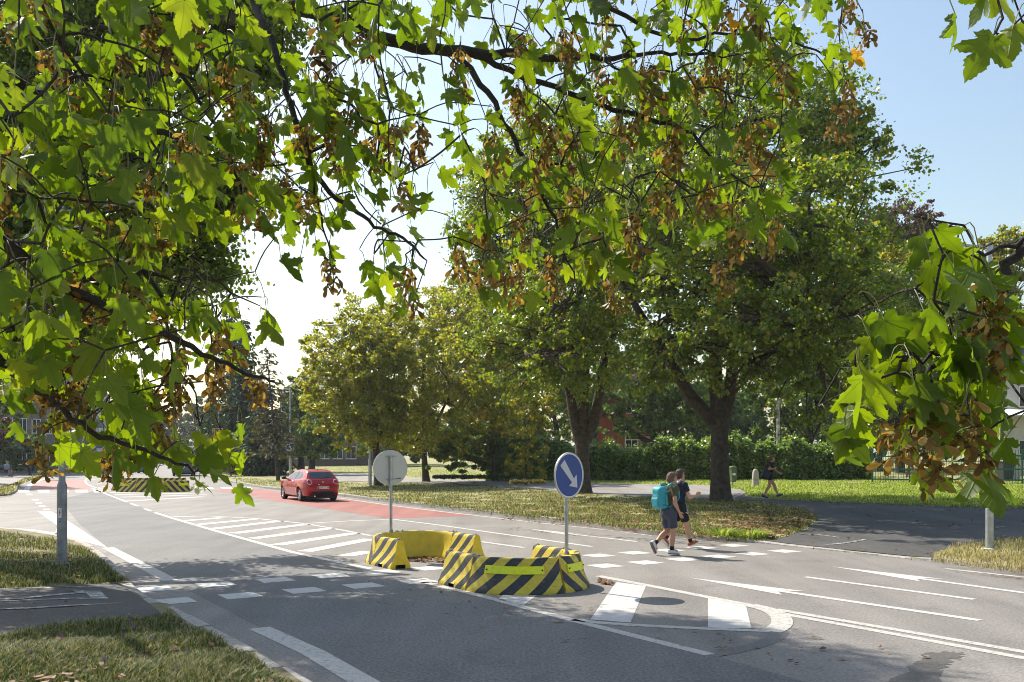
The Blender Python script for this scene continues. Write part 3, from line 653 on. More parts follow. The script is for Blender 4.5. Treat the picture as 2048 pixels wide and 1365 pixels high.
# ring far down the road
fl=[g(222,982),g(236,985.0)]
def fp(x,y): return np.array(g(x,y))
q0,q1,q2,q3=fp(241,984),fp(274,984.6),fp(330,984.6),fp(378,983.5)
gfar='barrier blocks far down the road'
barrier([q0,q1],'far striped barrier block with a fluorescent strip left of the chevron block',-1,False,[(.15,.8)],group=gfar,bolts=False,notch=False,scale=1.15)
barrier([q1,(q1+q2)/2],'far barrier block forming the left half of the chevron',-1,False,group=gfar,bolts=False,notch=False,scale=1.15)
barrier([(q1+q2)/2,q2],'far barrier block forming the right half of the chevron',1,False,group=gfar,bolts=False,notch=False,scale=1.15)
barrier([q2,q3],'far striped barrier block with a fluorescent strip right of the chevron under the leaves',1,False,[(.7,1.25)],group=gfar,bolts=False,notch=False,scale=1.15)
w0,w1,w2,w3=fp(228,977.5),fp(222,979.5),fp(300,976),fp(372,976)
barrier([fp(231,981.5),fp(238,976.5)],'far barrier block turned end on showing a plain yellow end',-1,True,group=gfar,bolts=False,scale=1.15)
barrier([fp(244,976.2),fp(306,975.8)],'left striped barrier block in the back row of the far ring',-1,True,group=gfar,bolts=False,notch=False,scale=1.15)
barrier([fp(308,975.8),fp(372,975.6)],'right striped barrier block in the back row of the far ring',-1,True,group=gfar,bolts=False,notch=False,scale=1.15)

# ------------------------------------------------------------------ signs
ARW=[(-.35,.69),(.32,-.16),(.5,.02),(.56,-.56),(-.03,-.47),(.18,-.32),(-.64,.43)]
def face_rot(fx,fy): return math.atan2(fx,-fy)
def disc(mb,r,y0,y1,z,n=40,mi=0,x=0):
    mb.prism([(x+r*math.cos(2*math.pi*i/n),z+r*math.sin(2*math.pi*i/n)) for i in range(n)],y0,y1,'xz',mi)
def pole(t,h,r=.03,mat='galv',z0=0,y=.05):
    mb=MB(); mb.tube([(0,y,z0),(0,y,h)],r,12); return mb.build('pole',MT[mat],t,smooth=True)
def arrow_sign(base,hz,f,label,pole_top,rad=.35,group='round keep-right signs'):
    t=thing('traffic_sign',base,label,'road sign',face_rot(*f),group)
    pole(t,pole_top)
    mb=MB(); mb.lathe([(.05,0),(.05,.02),(.034,.05)],10,(0,.05,0)); mb.build('pole_foot',MT['galv_dark'],t)
    mb=MB(); disc(mb,rad,-.004,.006,hz,48,0)
    mb.lathe([(rad-.004,-.014),(rad+.006,-.014),(rad+.008,.012),(rad-.004,.012)],48,(0,0,hz),1,'y',False); plate=mb.build('sign_plate',[MT['alu'],MT['alu']],t,smooth=30)
    mb=MB(); disc(mb,rad-.003,-.0065,-.004,hz,48,0); disc(mb,rad*.935,-.0085,-.0065,hz,48,1)
    mb.prism([(x*rad,hz+z*rad) for x,z in ARW],-.0115,-.0085,'xz',2); mb.build('sign_face',[MT['swhite'],MT['sblue'],MT['sgrey']],plate)
    for dz in (.23,-.23):
        mb=MB(); mb.box((-.13,.006,hz+dz*rad/.35-.014),(.13,.02,hz+dz*rad/.35+.014)); mb.tube([(-.06,.02,hz+dz),(-.055,.085,hz+dz),(.055,.085,hz+dz),(.06,.02,hz+dz)],.008,6); mb.build('bracket',MT['galv'],t)
    if label.startswith('grey'):
        mb=MB(); mb.box((-.22,.0062,hz-.23),(-.165,.0075,hz-.205)); mb.build('sticker',MT['sblue'],plate); mb=MB(); mb.box((-.155,.0062,hz-.23),(-.10,.0075,hz-.21)); mb.build('sticker',MT['black'],plate)
    return t
pb=g(1138,1110,.53); arrow_sign((pb[0],pb[1],.53),1.235,(.74,-.67),'blue round sign with a grey arrow pointing down right on the front barrier ring',1.5)
pb=g(780.5,1064,.53); arrow_sign((pb[0],pb[1],.53),1.29,(-.40,.91),'grey back of a round sign on a pole in the rear barrier ring',1.52)
pb=g(358,972,.0); arrow_sign((pb[0],pb[1],0),1.36,(.2,-.98),'small blue round arrow sign on the far barriers behind the leaves',1.6,.37)

def lamp(base,h,zs,rl,ru,arm,label,head=True,curve=0.0,hl=.62,group='street lamps'):
    """stepped steel pole with an outreach arm towards local +x, turned to point along `arm`"""
    t=thing('street_lamp',base,label,'street lamp',math.atan2(arm[1],arm[0]),group); al=math.hypot(*arm)
    mb=MB(); mb.lathe([(rl,-.3),(rl,zs-.06),(rl*.98,zs-.03),(ru*1.05,zs+.03),(ru,zs+.05),(ru*.9,h-.05),(ru*.85,h),(0,h+.02)],18); mb.build('pole',MT['galv_dark'] if label.startswith('weathered') else MT['galv'],t,smooth=40)
    mb=MB(); mb.lathe([(rl*2.1,-.02),(rl*2.1,.035),(rl*1.15,.05)],18); mb.build('base_plate',MT['concrete'],t,smooth=30)
    pts=[(0,0,h-.06)]+[(al*q,0,h-.06+(.16*al*q)+curve*math.sin(q*1.57)) for q in np.linspace(.1,1,6)]
    if curve: pts[0]=(0,0,h-.1)
    mb=MB(); mb.tube(pts,ru*.52,10); mb.lathe([(ru*1.25,h-.16),(ru*1.25,h+.03),(0,h+.05)],14); mb.build('arm',MT['galv'],t,smooth=40)
    if head:
        x0,z0=pts[-1][0],pts[-1][2]; s=SDF((x0-.15,-.2,z0-.2),(x0+hl+.1,.2,z0+.25),.014)
        s.cone((x0-.06,0,z0),(x0+.12,0,z0+.02),.045,.055,.02).ell((x0+hl*.36,0,z0+.03),(hl*.36,.12,.075),.04).ell((x0+hl*.68,0,z0+.05),(hl*.32,.10,.05),.04)
        s.mesh('lamp_head',MT['alu'],t)
        mb=MB(); mb.prism([(x0+hl*.2+.22*hl*(1+math.cos(a)),.085*math.sin(a)) for a in np.linspace(0,6.28,15)[:-1]],z0-.052,z0-.022,'xy'); mb.build('lamp_glass',MT['swhite'],t)
    return t
b=gh(124,1131,hL); TL=lamp(tuple(b),6.2,1.42,.082,.055,(1.5,.05),'weathered grey street lamp pole on the near left verge with a lightning sticker')
mb=MB(); 
mb.prism([(-.03,1.0-.17),(.03,1.0-.17),(.03,1.0),(-.03,1.0)],-.0875,-.0835,'xz'); so=mb.build('warning_sticker',MT['swhite'],TL); 
mb=MB(); mb.prism([(.008,.985),(-.016,.915),(-.001,.915),(-.012,.845),(.016,.93),(.002,.93),(.016,.985)],-.0905,-.0875,'xz'); mb.build('lightning_mark',MT['sred'],so)
mb=MB(); mb.lathe([(.012,-.086),(.012,-.079),(0,-.078)],10,(0,0,.76),0,'y'); mb.build('keyhole',MT['black'],TL)
b=gh(1979,1101,hR); lamp(tuple(b),6.25,1.48,.078,.056,(-.62,.12),'silver street lamp on the dry grass corner at the right edge')
b=gh(740,973,hR); lamp(tuple(b),8.6,1.6,.10,.07,(-1.9,.2),'tall street lamp with a curved arm rising out of the yellowing trees',curve=.45,hl=.9)
b580=g(580.5,957,.4); zb=float(hR(np.array([b580[0]]),np.array([b580[1]]))[0]); b580=gh(580.5,958,hR)
sc5=b580[1]/F
lamp(tuple(b580),(958-778)*sc5,1.5,.10,.065,(-.5,.1),'grey street lamp carrying the no parking and crossing signs',head=False)
b437=gh(437,948,hR); lamp(tuple(b437),9.5,1.4,.10,.075,(-1.2,.2),'grey pole beside the spruces carrying a blue lane sign',head=False)
def sub_sign(name,label,cat,base,rz):
    return thing(name,base,label,cat,rz)
rz=face_rot(.12,-.99)
k=sc5
t=sub_sign('no_parking_sign','round faded blue no parking sign with an orange rim on a lamp post','road sign',(b580[0],b580[1]-.13,b580[2]+(958-878)*k),rz)
mb=MB(); disc(mb,.40,-.004,.008,0,36); pl=mb.build('sign_plate',MT['alu'],t); mb=MB(); disc(mb,.395,-.007,-.004,0,36,0); disc(mb,.30,-.010,-.007,0,36,1); mb.prism([(-.26,.19),(-.19,.26),(.26,-.19),(.19,-.26)],-.013,-.010,'xz',0); mb.build('sign_face',[MT['sorange'],MT['sblue']],pl)
mb=MB(); mb.box((-.05,.008,-.03),(.05,.09,.03)); mb.build('bracket',MT['galv'],t)
t=sub_sign('crossing_sign','square blue pedestrian crossing sign below the no parking sign','road sign',(b580[0],b580[1]-.13,b580[2]+(958-897)*k),rz)
mb=MB(); mb.box((-.29,-.004,-.29),(.29,.008,.29)); pl=mb.build('sign_plate',MT['alu'],t); mb=MB(); mb.box((-.285,-.007,-.285),(.285,-.004,.285),0); mb.box((-.262,-.010,-.262),(.262,-.007,.262),1); mb.prism([(-.22,-.19),(.22,-.19),(0,.21)],-.013,-.010,'xz',0)
for pg in ([(-.02,.09),(.02,.09),(.025,.05),(-.025,.05)],[(-.035,.045),(.03,.045),(.04,-.05),(-.03,-.05)],[(-.03,-.05),(0,-.05),(-.05,-.16),(-.08,-.16)],[(0,-.05),(.035,-.05),(.085,-.16),(.05,-.16)],[(.03,.04),(.08,-.01),(.07,-.03),(.02,.01)],[(-.03,.04),(-.07,-.02),(-.055,-.035),(-.02,.0)]): mb.prism(pg,-.0155,-.013,'xz',2)
for i in range(4): mb.box((-.16+i*.085,-.0155,-.18),(-.125+i*.085,-.013,-.165),2)
mb.build('sign_face',[MT['swhite'],MT['sblue'],MT['black']],pl); mb=MB(); mb.box((-.05,.008,-.03),(.05,.09,.03)); mb.build('bracket',MT['galv'],t)
k=b437[1]/F; zc=b437[2]+(948-871.5)*k
t=sub_sign('lane_sign','tall blue sign with two white lane arrows in front of the spruces','road sign',(b437[0]-.05,b437[1]-.14,zc),rz); w,h_=.5*20*k,.5*29*k
mb=MB(); mb.box((-w,-.01,-h_),(w,.01,h_)); pl=mb.build('sign_plate',MT['alu'],t); mb=MB(); mb.box((-w+.01,-.013,-h_+.01),(w-.01,-.010,h_-.01),0); mb.box((-w+.06,-.016,-h_+.06),(w-.06,-.013,h_-.06),1)
for ox in (-.42*w,.36*w):
    mb.prism([(ox-.035,.0),(ox+.035,.0),(ox+.035,h_*.62),(ox+.13,h_*.60),(ox,h_*.84),(ox-.13,h_*.60),(ox-.035,h_*.62)],-.019,-.016,'xz',0)
mb.prism([(-.42*w-.035,0),(-.42*w+.035,0),(.36*w+.035,-h_*.36),(.36*w-.035,-h_*.36)],-.019,-.016,'xz',0); mb.prism([(.36*w-.035,-h_*.36),(.36*w+.035,-h_*.36),(.36*w+.035,-h_*.8),(.36*w-.035,-h_*.8)],-.0192,-.0162,'xz',0); mb.prism([(-.42*w-.035,-h_*.5),(-.42*w+.035,-h_*.5),(-.42*w+.035,-h_*.8),(-.42*w-.035,-h_*.8)],-.019,-.016,'xz',0)
mb.build('sign_face',[MT['swhite'],MT['sblue']],pl); mb=MB(); mb.box((-.05,.01,-.05),(.12,.12,.05)); mb.build('bracket',MT['galv'],t)
t=sub_sign('priority_end_sign','small diamond sign struck through with black bars under the lane sign','road sign',(b437[0],b437[1]-.14,b437[2]+(948-895.5)*k),rz)
mb=MB(); a=7*k; mb.prism([(a,0),(0,a),(-a,0),(0,-a)],-.008,.008,'xz'); pl=mb.build('sign_plate',MT['swhite'],t); mb=MB()
for o in (-.12,0,.12): mb.prism([(-.19+o-.02,-.17+.1*abs(o)),(-.19+o+.03,-.20),(.19+o+.02,.17),(.19+o-.03,.20)],-.012,-.008,'xz')
mb.build('strike_bar',MT['black'],pl); mb=MB(); mb.box((-.05,.008,-.03),(.05,.10,.03)); mb.build('bracket',MT['galv'],t)

# direction boards, warning triangle, blue round sign at the left, traffic lights in the distance
zB=118.; k=zB/F
t=thing('direction_sign',((397-CX)*k,zB,0.12),'post with stacked green and blue direction boards far down the street','road sign')
for x in (-.35,.45): mb=MB(); mb.tube([(x,.06,0),(x,.06,3.9)],.045,8); mb.build('post',MT['galv'],t,smooth=True)
for (y0,y1,m_,x0,x1) in ((889.5,893.5,'sgreen',-.75,.62),(894,901,'sblue',-.75,.66),(902,908.2,'sgreen',-.70,.72),(909,915.5,'sblue',-.70,.72)):
    z1,z0=H-(y0-HY)*k-.12,H-(y1-HY)*k-.12; mb=MB(); mb.box((x0,-.02,z0),(x1,.01,z1)); pl=mb.build('board',[MT['swhite']],t); mb=MB(); mb.box((x0+.03,-.023,z0+.03),(x1-.03,-.02,z1-.03),0)
    zz=(z0+z1)/2; hh=(z1-z0)*.12
    for dz in ((.22,-.22) if z1-z0>.35 else (0,)):
        zc_=zz+dz*(z1-z0)
        for xx,ww in ((-.3,.18),(-.05,.2),(.2,.16)): mb.box((xx,-.026,zc_-hh),(xx+ww,-.023,zc_+hh),1)
    mb.box((x0+.09,-.026,zz-.09),(x0+.2,-.023,zz+.09),1); mb.box((x1-.2,-.026,zz-.08),(x1-.09,-.023,zz+.08),1); mb.build('lettering',[MT[m_],MT['swhite']],pl)
z=100.; k=z/F; t=thing('warning_sign',((381-CX)*k,z,0.0),'small red and white warning triangle beside the direction boards','road sign'); pole(t,1.75,.03); mb=MB(); mb.prism([(-.42,1.45),(.42,1.45),(0,2.2)],-.01,.01,'xz'); pl=mb.build('sign_plate',MT['sred'],t); mb=MB(); mb.prism([(-.25,1.55),(.25,1.55),(0,2.0)],-.014,-.010,'xz',0); mb.box((-.04,-.018,1.62),(.04,-.014,1.82),1); mb.build('sign_face',[MT['swhite'],MT['black']],pl)
b=gh(168.5,945,hF); t=thing('traffic_sign',tuple(b),'small round blue sign with white symbols on the far left pavement','road sign'); k=b[1]/F
pole(t,(945-910)*k,.035,'galv_dark'); mb=MB(); disc(mb,5.0*k,-.01,.01,(945-914.5)*k,24,0); pl=mb.build('sign_plate',MT['sblue'],t); mb=MB(); mb.box((-.13,-.014,(945-914.5)*k+.03),(.13,-.01,(945-914.5)*k+.11)); mb.box((-.10,-.014,(945-914.5)*k-.1),(.12,-.01,(945-914.5)*k-.03)); mb.build('symbol',MT['swhite'],pl)
RED=emit('red_signal',(1,.02,.02),3.0)
def signal(px,pyb,z,arm,label,yarm):
    k=z/F; t=thing('traffic_light',((px-CX)*k,z,0),label,'traffic light'); h=H-(yarm-HY)*k
    mb=MB(); mb.lathe([(.11,0),(.09,1),(.08,h+.1),(0,h+.12)],12); mb.build('pole',MT['galv'],t,smooth=True)
    mb=MB(); mb.tube([(0,0,h-.15),(arm*.5,0,h-.02),(arm,0,h)],.06,8); mb.build('arm',MT['galv'],t,smooth=True)
    mb=MB(); mb.bbox((arm-.2,-.15,h-.75),(arm+.2,.12,h+.35),.05); hd=mb.build('signal_head',MT['black'],t)
    for i,m_ in enumerate((RED,MT['black'],MT['black'])):
        mb=MB(); disc(mb,.13 if i else .22,-.2,-.15,h+.14-.36*i,16); mb.build('lens',m_,hd)
    return t
signal(393,940,135,-1.35,'traffic light pole with a red signal on its arm over the far street',884)
signal(356,938,150,-2.3,'grey traffic light gantry reaching left over the far street',889)
for px,top,z,al,lb in ((393,856,150,(-1.2,0),'left one of the two far lamp posts above the direction boards'),(399,861,160,(1.3,0),'right one of the two far lamp posts above the direction boards')):
    k=z/F; lamp(((px-CX)*k,z,.1),H-(top-HY)*k,1.5,.12,.08,al,lb,head=False,curve=.2,group='lamp posts far down the street')

# ------------------------------------------------------------------ vehicles
MT['car_red']=M('red_car_paint',(.40,.006,.012),.25,.0,var=.05,scale=2,coat=.6)
MT['van_blue']=M('dark_blue_paint',(.012,.05,.095),.3,.0,var=.05,coat=.6)
MT['car_blue']=M('blue_paint',(.02,.09,.30),.3,.0,var=.05,coat=.6)
MT['cglass']=M('car_glass',(.03,.045,.045),.05,var=.25,scale=2,spec=.9)
MT['tred']=M('red_lens',(.55,.01,.015),.2,var=.1)
MT['chrome']=M('chrome',(.75,.75,.76),.12,.95,var=.03)
MT['rim']=M('alloy_rim',(.5,.5,.51),.3,.8,var=.05)
MT['dtrim']=M('dark_trim',(.02,.021,.024),.55)
def wheel(parent,x,y,z,r,w,out):
    mb=MB(); mb.lathe([(r*.64,-w/2),(r*.93,-w/2),(r,-w*.36),(r,w*.36),(r*.93,w/2),(r*.64,w/2)],28,(x,y,z),0,'y',False); wt=mb.build('wheel',MT['rubber'],parent,smooth=40)
    mb=MB(); yo=y+out*w*.36; mb.lathe([(r*.66,-.02),(r*.66,.02),(r*.58,.022),(r*.58,-.02)],24,(x,yo,z),0,'y',False); mb.lathe([(0,-.018),(r*.17,-.018),(r*.17,.018),(0,.018)],14,(x,yo,z),0,'y')
    for i in range(5):
        a=2*math.pi*i/5+.3; ca,sa=math.cos(a),math.sin(a); p=lambda rr,tt:(x+rr*ca-tt*sa,z+rr*sa+tt*ca)
        mb.prism([p(r*.12,-.035),p(r*.62,-.055),p(r*.62,.055),p(r*.12,.035)],yo-.014,yo+.012,'xz')
    mb.build('rim',MT['rim'],wt); mb=MB(); mb.lathe([(0,-.005),(r*.6,-.005),(r*.6,.005),(0,.005)],20,(x,y+out*w*.12,z),0,'y'); mb.build('brake_disc',MT['galv_dark'],wt)
def car(loc,yaw,label,cat,name,side,Wz,Wx,paintm,axles,wr,tracks,windows,h=.0145,detail=None,k=.06):
    t=thing(name,loc,label,cat,yaw); sp=np.array(side); lo=(sp[:,0].min()-.1,-1.15,.05); hi=(sp[:,0].max()+.1,1.15,sp[:,1].max()+.08)
    s=SDF(lo,hi,h); X=s.ax[0][:,None,None];Y=s.ax[1][None,:,None];Z=s.ax[2][None,None,:]
    d1=poly_sd(s.ax[0][:,None],s.ax[2][None,:],side)[:,None,:]+.05
    Wv=np.interp(s.ax[2],*zip(*Wz))[None,None,:]*np.interp(s.ax[0],*zip(*Wx))[:,None,None]
    for ax_ in axles: Wv=Wv+.035*np.exp(-((X-ax_)**2/.12+(Z-.52)**2/.06))
    d2=(np.abs(Y)-Wv)*.93+.05
    m=np.maximum(d1,0)**2+np.maximum(d2,0)**2; B=np.sqrt(m)+np.minimum(np.maximum(d1,d2),0)-.05   # rounded intersection
    s.D=B.astype(np.float32); base=s.D.copy()
    for ax_ in axles: s.D=np.maximum(s.D,-np.maximum(np.hypot(X-ax_,Z-wr)-wr*1.14,.45-np.abs(Y))).astype(np.float32)
    s.mesh('body',paintm,t)
    def shell(nm,reg,mat,par=t,out=.008,inn=.02):
        s.D=np.maximum(np.maximum(base-out,-(base+inn)),reg(X,Y,Z)).astype(np.float32)+np.zeros_like(base); return s.mesh(nm,mat,par)
    for nm,fn,mt in windows: shell(nm,fn,mt)
    for ax_ in axles:
        for sg in (1,-1): wheel(t,ax_,sg*tracks,wr,wr,.2,sg)
    mb=MB(); mb.box((sp[:,0].min()+.25,-.62,.14),(sp[:,0].max()-.25,.62,.3)); mb.build('underbody',MT['black'],t)
    if detail: detail(t,shell)
    return t
PYX=lambda poly:(lambda X,Y,Z: poly_sd(X,Z,poly)+0*Y)                 # window in side view, both flanks
side_only=lambda poly,sg=0:(lambda X,Y,Z: np.maximum(np.broadcast_to(poly_sd(s_(X),s_(Z,1),poly)[:,None,:],np.broadcast(X,Y,Z).shape),(.42-np.abs(Y)) if not sg else (.42-sg*Y)))
s_=lambda A,ax=0: A.reshape(-1,1) if ax==0 else A.reshape(1,-1)
rear_only=lambda poly,x0:(lambda X,Y,Z: np.maximum(np.broadcast_to(poly_sd(Y.reshape(-1,1),Z.reshape(1,-1),poly)[None],np.broadcast(X,Y,Z).shape),X-x0))
circ=lambda cy_,cz,r0,r1,x0:(lambda X,Y,Z: np.maximum(np.maximum(np.hypot(np.abs(Y)-cy_,(Z-cz))-r1,r0-np.hypot(np.abs(Y)-cy_,Z-cz)),X-x0))
rs=[(-1.93,.24),(-2.02,.42),(-2.04,.60),(-1.99,.80),(-1.90,.95),(-1.78,1.05),(-1.55,1.28),(-1.43,1.345),(-1.1,1.39),(-.5,1.405),(0.0,1.37),(.35,1.26),(.95,.95),(1.6,.84),(1.92,.70),(2.04,.52),(2.04,.35),(1.95,.2)]
Wz=[(.15,.76),(.3,.82),(.6,.86),(.85,.85),(.95,.81),(1.03,.745),(1.36,.53),(1.45,.47)]; Wx=[(-2.05,.76),(-1.95,.86),(-1.75,.945),(-1.5,.985),(-1,1),(1,1),(1.6,.95),(1.9,.85),(2.05,.72)]
def red_detail(t,shell):
    for sg in (1,-1):
        one=lambda r0,r1,sg=sg:(lambda X,Y,Z: np.maximum(np.maximum(np.hypot(Y-sg*.60,Z-.86)-r1,r0-np.hypot(Y-sg*.60,Z-.86)),X+1.5))
        tl=shell('taillight',one(.0,.085),MT['tred'],out=.014); shell('lamp_ring',one(.085,.118),MT['chrome'],tl,out=.018); shell('lamp_centre',one(0,.03),MT['dtrim'],tl,out=.02)
    shell('bumper_insert',rear_only([(-.62,.22),(-.50,.44),(-.40,.475),(.40,.475),(.50,.44),(.62,.22)],-1.5),MT['dtrim'],out=.01)
    for sg in (1,-1): shell('reflector',rear_only([(sg*.42-.07,.31),(sg*.42+.07,.31),(sg*.42+.07,.34),(sg*.42-.07,.34)],-1.5),MT['tred'],out=.016)
    xb=-2.045; mb=MB(); mb.bbox((xb-.012,-.26,.555),(xb+.006,.26,.665),.005); pl=mb.build('number_plate',MT['swhite'],t)
    mb=MB(); mb.box((xb-.0145,.205,.56),(xb-.012,.255,.66)); mb.build('plate_band',MT['sblue'],pl)
    cu=bpy.data.curves.new('plate_text','FONT'); cu.body='2AY 1124'; cu.size=.115; cu.align_x='CENTER'; cu.align_y='CENTER'
    tmp=bpy.data.objects.new('plate_text',cu); COL.objects.link(tmp); dg=bpy.context.evaluated_depsgraph_get(); me=bpy.data.meshes.new_from_object(tmp.evaluated_get(dg)); bpy.data.objects.remove(tmp)
    me.transform(Matrix.Translation((xb-.0145,-.025,.61)) @ Matrix(((0,0,-1,0),(-1,0,0,0),(0,1,0,0),(0,0,0,1))) ); me.materials.clear(); obj_mesh('plate_lettering',me,MT['black'],pl)
    mb=MB(); mb.lathe([(0,-.012),(.04,-.012),(.04,.01)],16,(-1.975,0,.85),0,'x'); mb.build('badge',MT['chrome'],t)
    mb=MB(); mb.box((-2.005,.14,.735),(-1.985,.22,.765)); mb.build('flag_sticker',MT['swhite'],t)
    mb=MB(); mb.tube([(-1.84,.0,1.02),(-1.82,-.1,1.05),(-1.79,-.30,1.065)],.012,6); mb.build('wiper',MT['black'],t)
    mb=MB(); mb.tube([(-1.25,0,1.38),(-1.42,0,1.56)],.006,6); mb.lathe([(.03,1.37),(.015,1.40),(0,1.41)],10,(-1.25,0,0)); mb.build('antenna',MT['black'],t)
    for sg in (1,-1):
        q=SDF((.45,-1.1,.8),(.95,1.1,1.2),.015); q.ell((.68,sg*.95,1.0),(.09,.11,.075),.01).cone((.66,sg*.75,.95),(.67,sg*.9,.98),.03,.03,.02); q.mesh('mirror',MT['dtrim'],t)
    mb=MB(); mb.tube([(-2.02,.38,.24),(-1.8,.38,.24)],.035,10); mb.build('exhaust',MT['chrome'],t)
    for sg in (1,-1): shell('door_handle',side_only([(-.45,.86),(-.25,.875),(-.25,.90),(-.45,.885)],sg),MT['chrome'],out=.022)
    for sg in (1,-1): shell('door_gap',side_only([(-.52,.3),(-.505,.3),(-.52,.93),(-.535,.93)],sg),MT['black'],out=.003,inn=.02)
car((-9.3,42.3,0.003),math.atan2(.862,-.506),'red three door hatchback with round tail lights on the red lane','car','hatchback',rs,Wz,Wx,MT['car_red'],(-1.22,1.28),.31,.73,
    [('side_window',side_only([(-1.22,1.0),(-1.30,1.16),(-1.0,1.275),(-.53,1.31),(-.53,.965)]),MT['cglass']),('window_pillar',side_only([(-.53,.965),(-.53,1.31),(-.49,1.31),(-.49,.96)]),MT['dtrim']),('door_window',side_only([(-.49,.96),(-.49,1.31),(0,1.275),(.30,1.18),(.72,.955)]),MT['cglass']),
     ('rear_window',rear_only([(-.58,1.03),(-.48,1.285),(0,1.305),(.48,1.285),(.58,1.03),(0,1.005)],-1.3),MT['cglass']),('windscreen',lambda X,Y,Z: np.maximum(np.maximum(.25-X,np.abs(Y)-.62),np.maximum(1.0-Z,Z-1.34)),MT['cglass'])],detail=red_detail)
vs=[(-2.6,.3),(-2.62,.6),(-2.58,1.1),(-2.48,1.85),(-2.35,1.93),(1.0,1.95),(1.5,1.75),(2.0,1.2),(2.5,1.05),(2.6,.7),(2.58,.28)]
VWz=[(.2,.9),(.6,.96),(1.1,.95),(1.6,.87),(1.95,.78)]; VWx=[(-2.65,.93),(-2.3,1),(2,.98),(2.6,.8)]
def van_detail(t,shell):
    for sg in (1,-1):
        tl=shell('taillight',rear_only([(sg*.80,.75),(sg*.93,.75),(sg*.90,1.15),(sg*.80,1.15)],-2.3),MT['tred'],out=.012)
    shell('brake_light',rear_only([(-.12,1.82),(.12,1.82),(.12,1.86),(-.12,1.86)],-2.0),emit('brake_glow',(1,.05,.02),2.0),out=.012)
    mb=MB(); mb.box((-2.66,-.26,.82),(-2.60,.26,.93)); mb.build('number_plate',MT['swhite'],t)
pv=g(349,953); car((pv[0],pv[1]+2.6,0),math.atan2(.97,-.26),'dark blue van driving away beyond the far barriers','van','van',vs,VWz,VWx,MT['van_blue'],(-1.6,1.55),.34,.80,
    [('side_window',side_only([(-2.2,1.2),(-2.15,1.7),(1.2,1.7),(1.75,1.2)]),MT['cglass']),('rear_window',rear_only([(-.74,1.2),(-.68,1.72),(.68,1.72),(.74,1.2)],-2.2),MT['cglass'])],h=.03,detail=van_detail)
pv=g(262,948); car((pv[0]-.5,pv[1]+4,0),math.atan2(.75,-.66),'small blue car standing far down the street, mostly behind leaves','car','parked_car',rs,Wz,Wx,MT['car_blue'],(-1.22,1.28),.31,.73,
    [('side_window',side_only([(-1.28,1.02),(-1.40,1.22),(-1.05,1.33),(.2,1.28),(.74,.98)]),MT['cglass']),('rear_window',rear_only([(-.56,1.10),(-.50,1.345),(.50,1.345),(.56,1.10)],-1.3),MT['cglass'])],h=.035)
# white box truck in the distance
z=112.; k=z/F; t=thing('box_truck',((367-CX)*k,z+2.5,0),'white box truck waiting at the far junction','truck',R(14))
mb=MB(); mb.bbox((-.95,-2.2,.75),(.95,2.0,3.0),.05); bx=mb.build('cargo_box',M('truck_box_white',(.55,.57,.60),.5,var=.06),t)
mb=MB(); mb.box((-.01,-2.215,.8),(.01,-2.2,2.9)); mb.build('door_gap',MT['dtrim'],bx); mb=MB(); mb.bbox((-.9,2.05,.5),(.9,3.6,2.3),.12); mb.build('cab',MT['swhite'],t)
for x in (-.75,.75):
    for y in (-1.2,2.7):
        mb=MB(); mb.lathe([(0,-.12),(.4,-.12),(.4,.12),(0,.12)],18,(x,y,.4),0,'x'); mb.build('wheel',MT['rubber'],t)
for sg in (1,-1): mb=MB(); mb.box((sg*.8-.08,-2.23,.62),(sg*.8+.08,-2.16,.72)); mb.build('taillight',MT['tred'],t)
mb=MB(); mb.box((-.85,-2.1,.5),(.85,3.4,.74)); mb.build('chassis',MT['dtrim'],t)
# ------------------------------------------------------------------ people
SKIN=M('skin',(.50,.27,.17),.5,var=.1,scale=6); SKIN2=M('tanned_skin',(.46,.24,.15),.5,var=.1,scale=6)
def vec(*a): return np.array(a,float)
def lerp(a,b,t): return a+(b-a)*t
def hand(s,wr,dirv,side,r=.0095,curl=.6,open_=False,thumb=None):
    """palm, four fingers of unequal length with knuckle bends, thumb leaving the side of the palm"""
    d=dirv/np.linalg.norm(dirv); n=np.array(side,float); n-=d*np.dot(n,d); n/=np.linalg.norm(n); p=np.cross(d,n)      # n: across the palm, p: palm normal
    pc=wr+d*.045
    for o in (-.026,-.009,.009,.026): s.cone(wr+d*.015+n*o*.55,wr+d*.085+n*o,.014,.0125,.012)
    for o,L in ((-.031,.062),(-.011,.078),(.011,.074),(.031,.056)):
        b=wr+d*.088+n*o; k1=b+(d*math.cos(curl*.5)+p*math.sin(curl*.5))*L*.45; k2=k1+(d*math.cos(curl*1.3)+p*math.sin(curl*1.3))*L*.32; k3=k2+(d*math.cos(curl*2)+p*math.sin(curl*2))*L*.25
        s.chain([b,k1,k2,k3],[r,r*.95,r*.88,r*.8],.004)
    tb=wr+d*.03+n*.028; t1=tb+(d*.55+n*.65+p*.35)*.042; t2=t1+(d*.85+n*.1+p*.35)*.034; s.chain([tb,t1,t2],[.0135,.0115,.0095],.006)
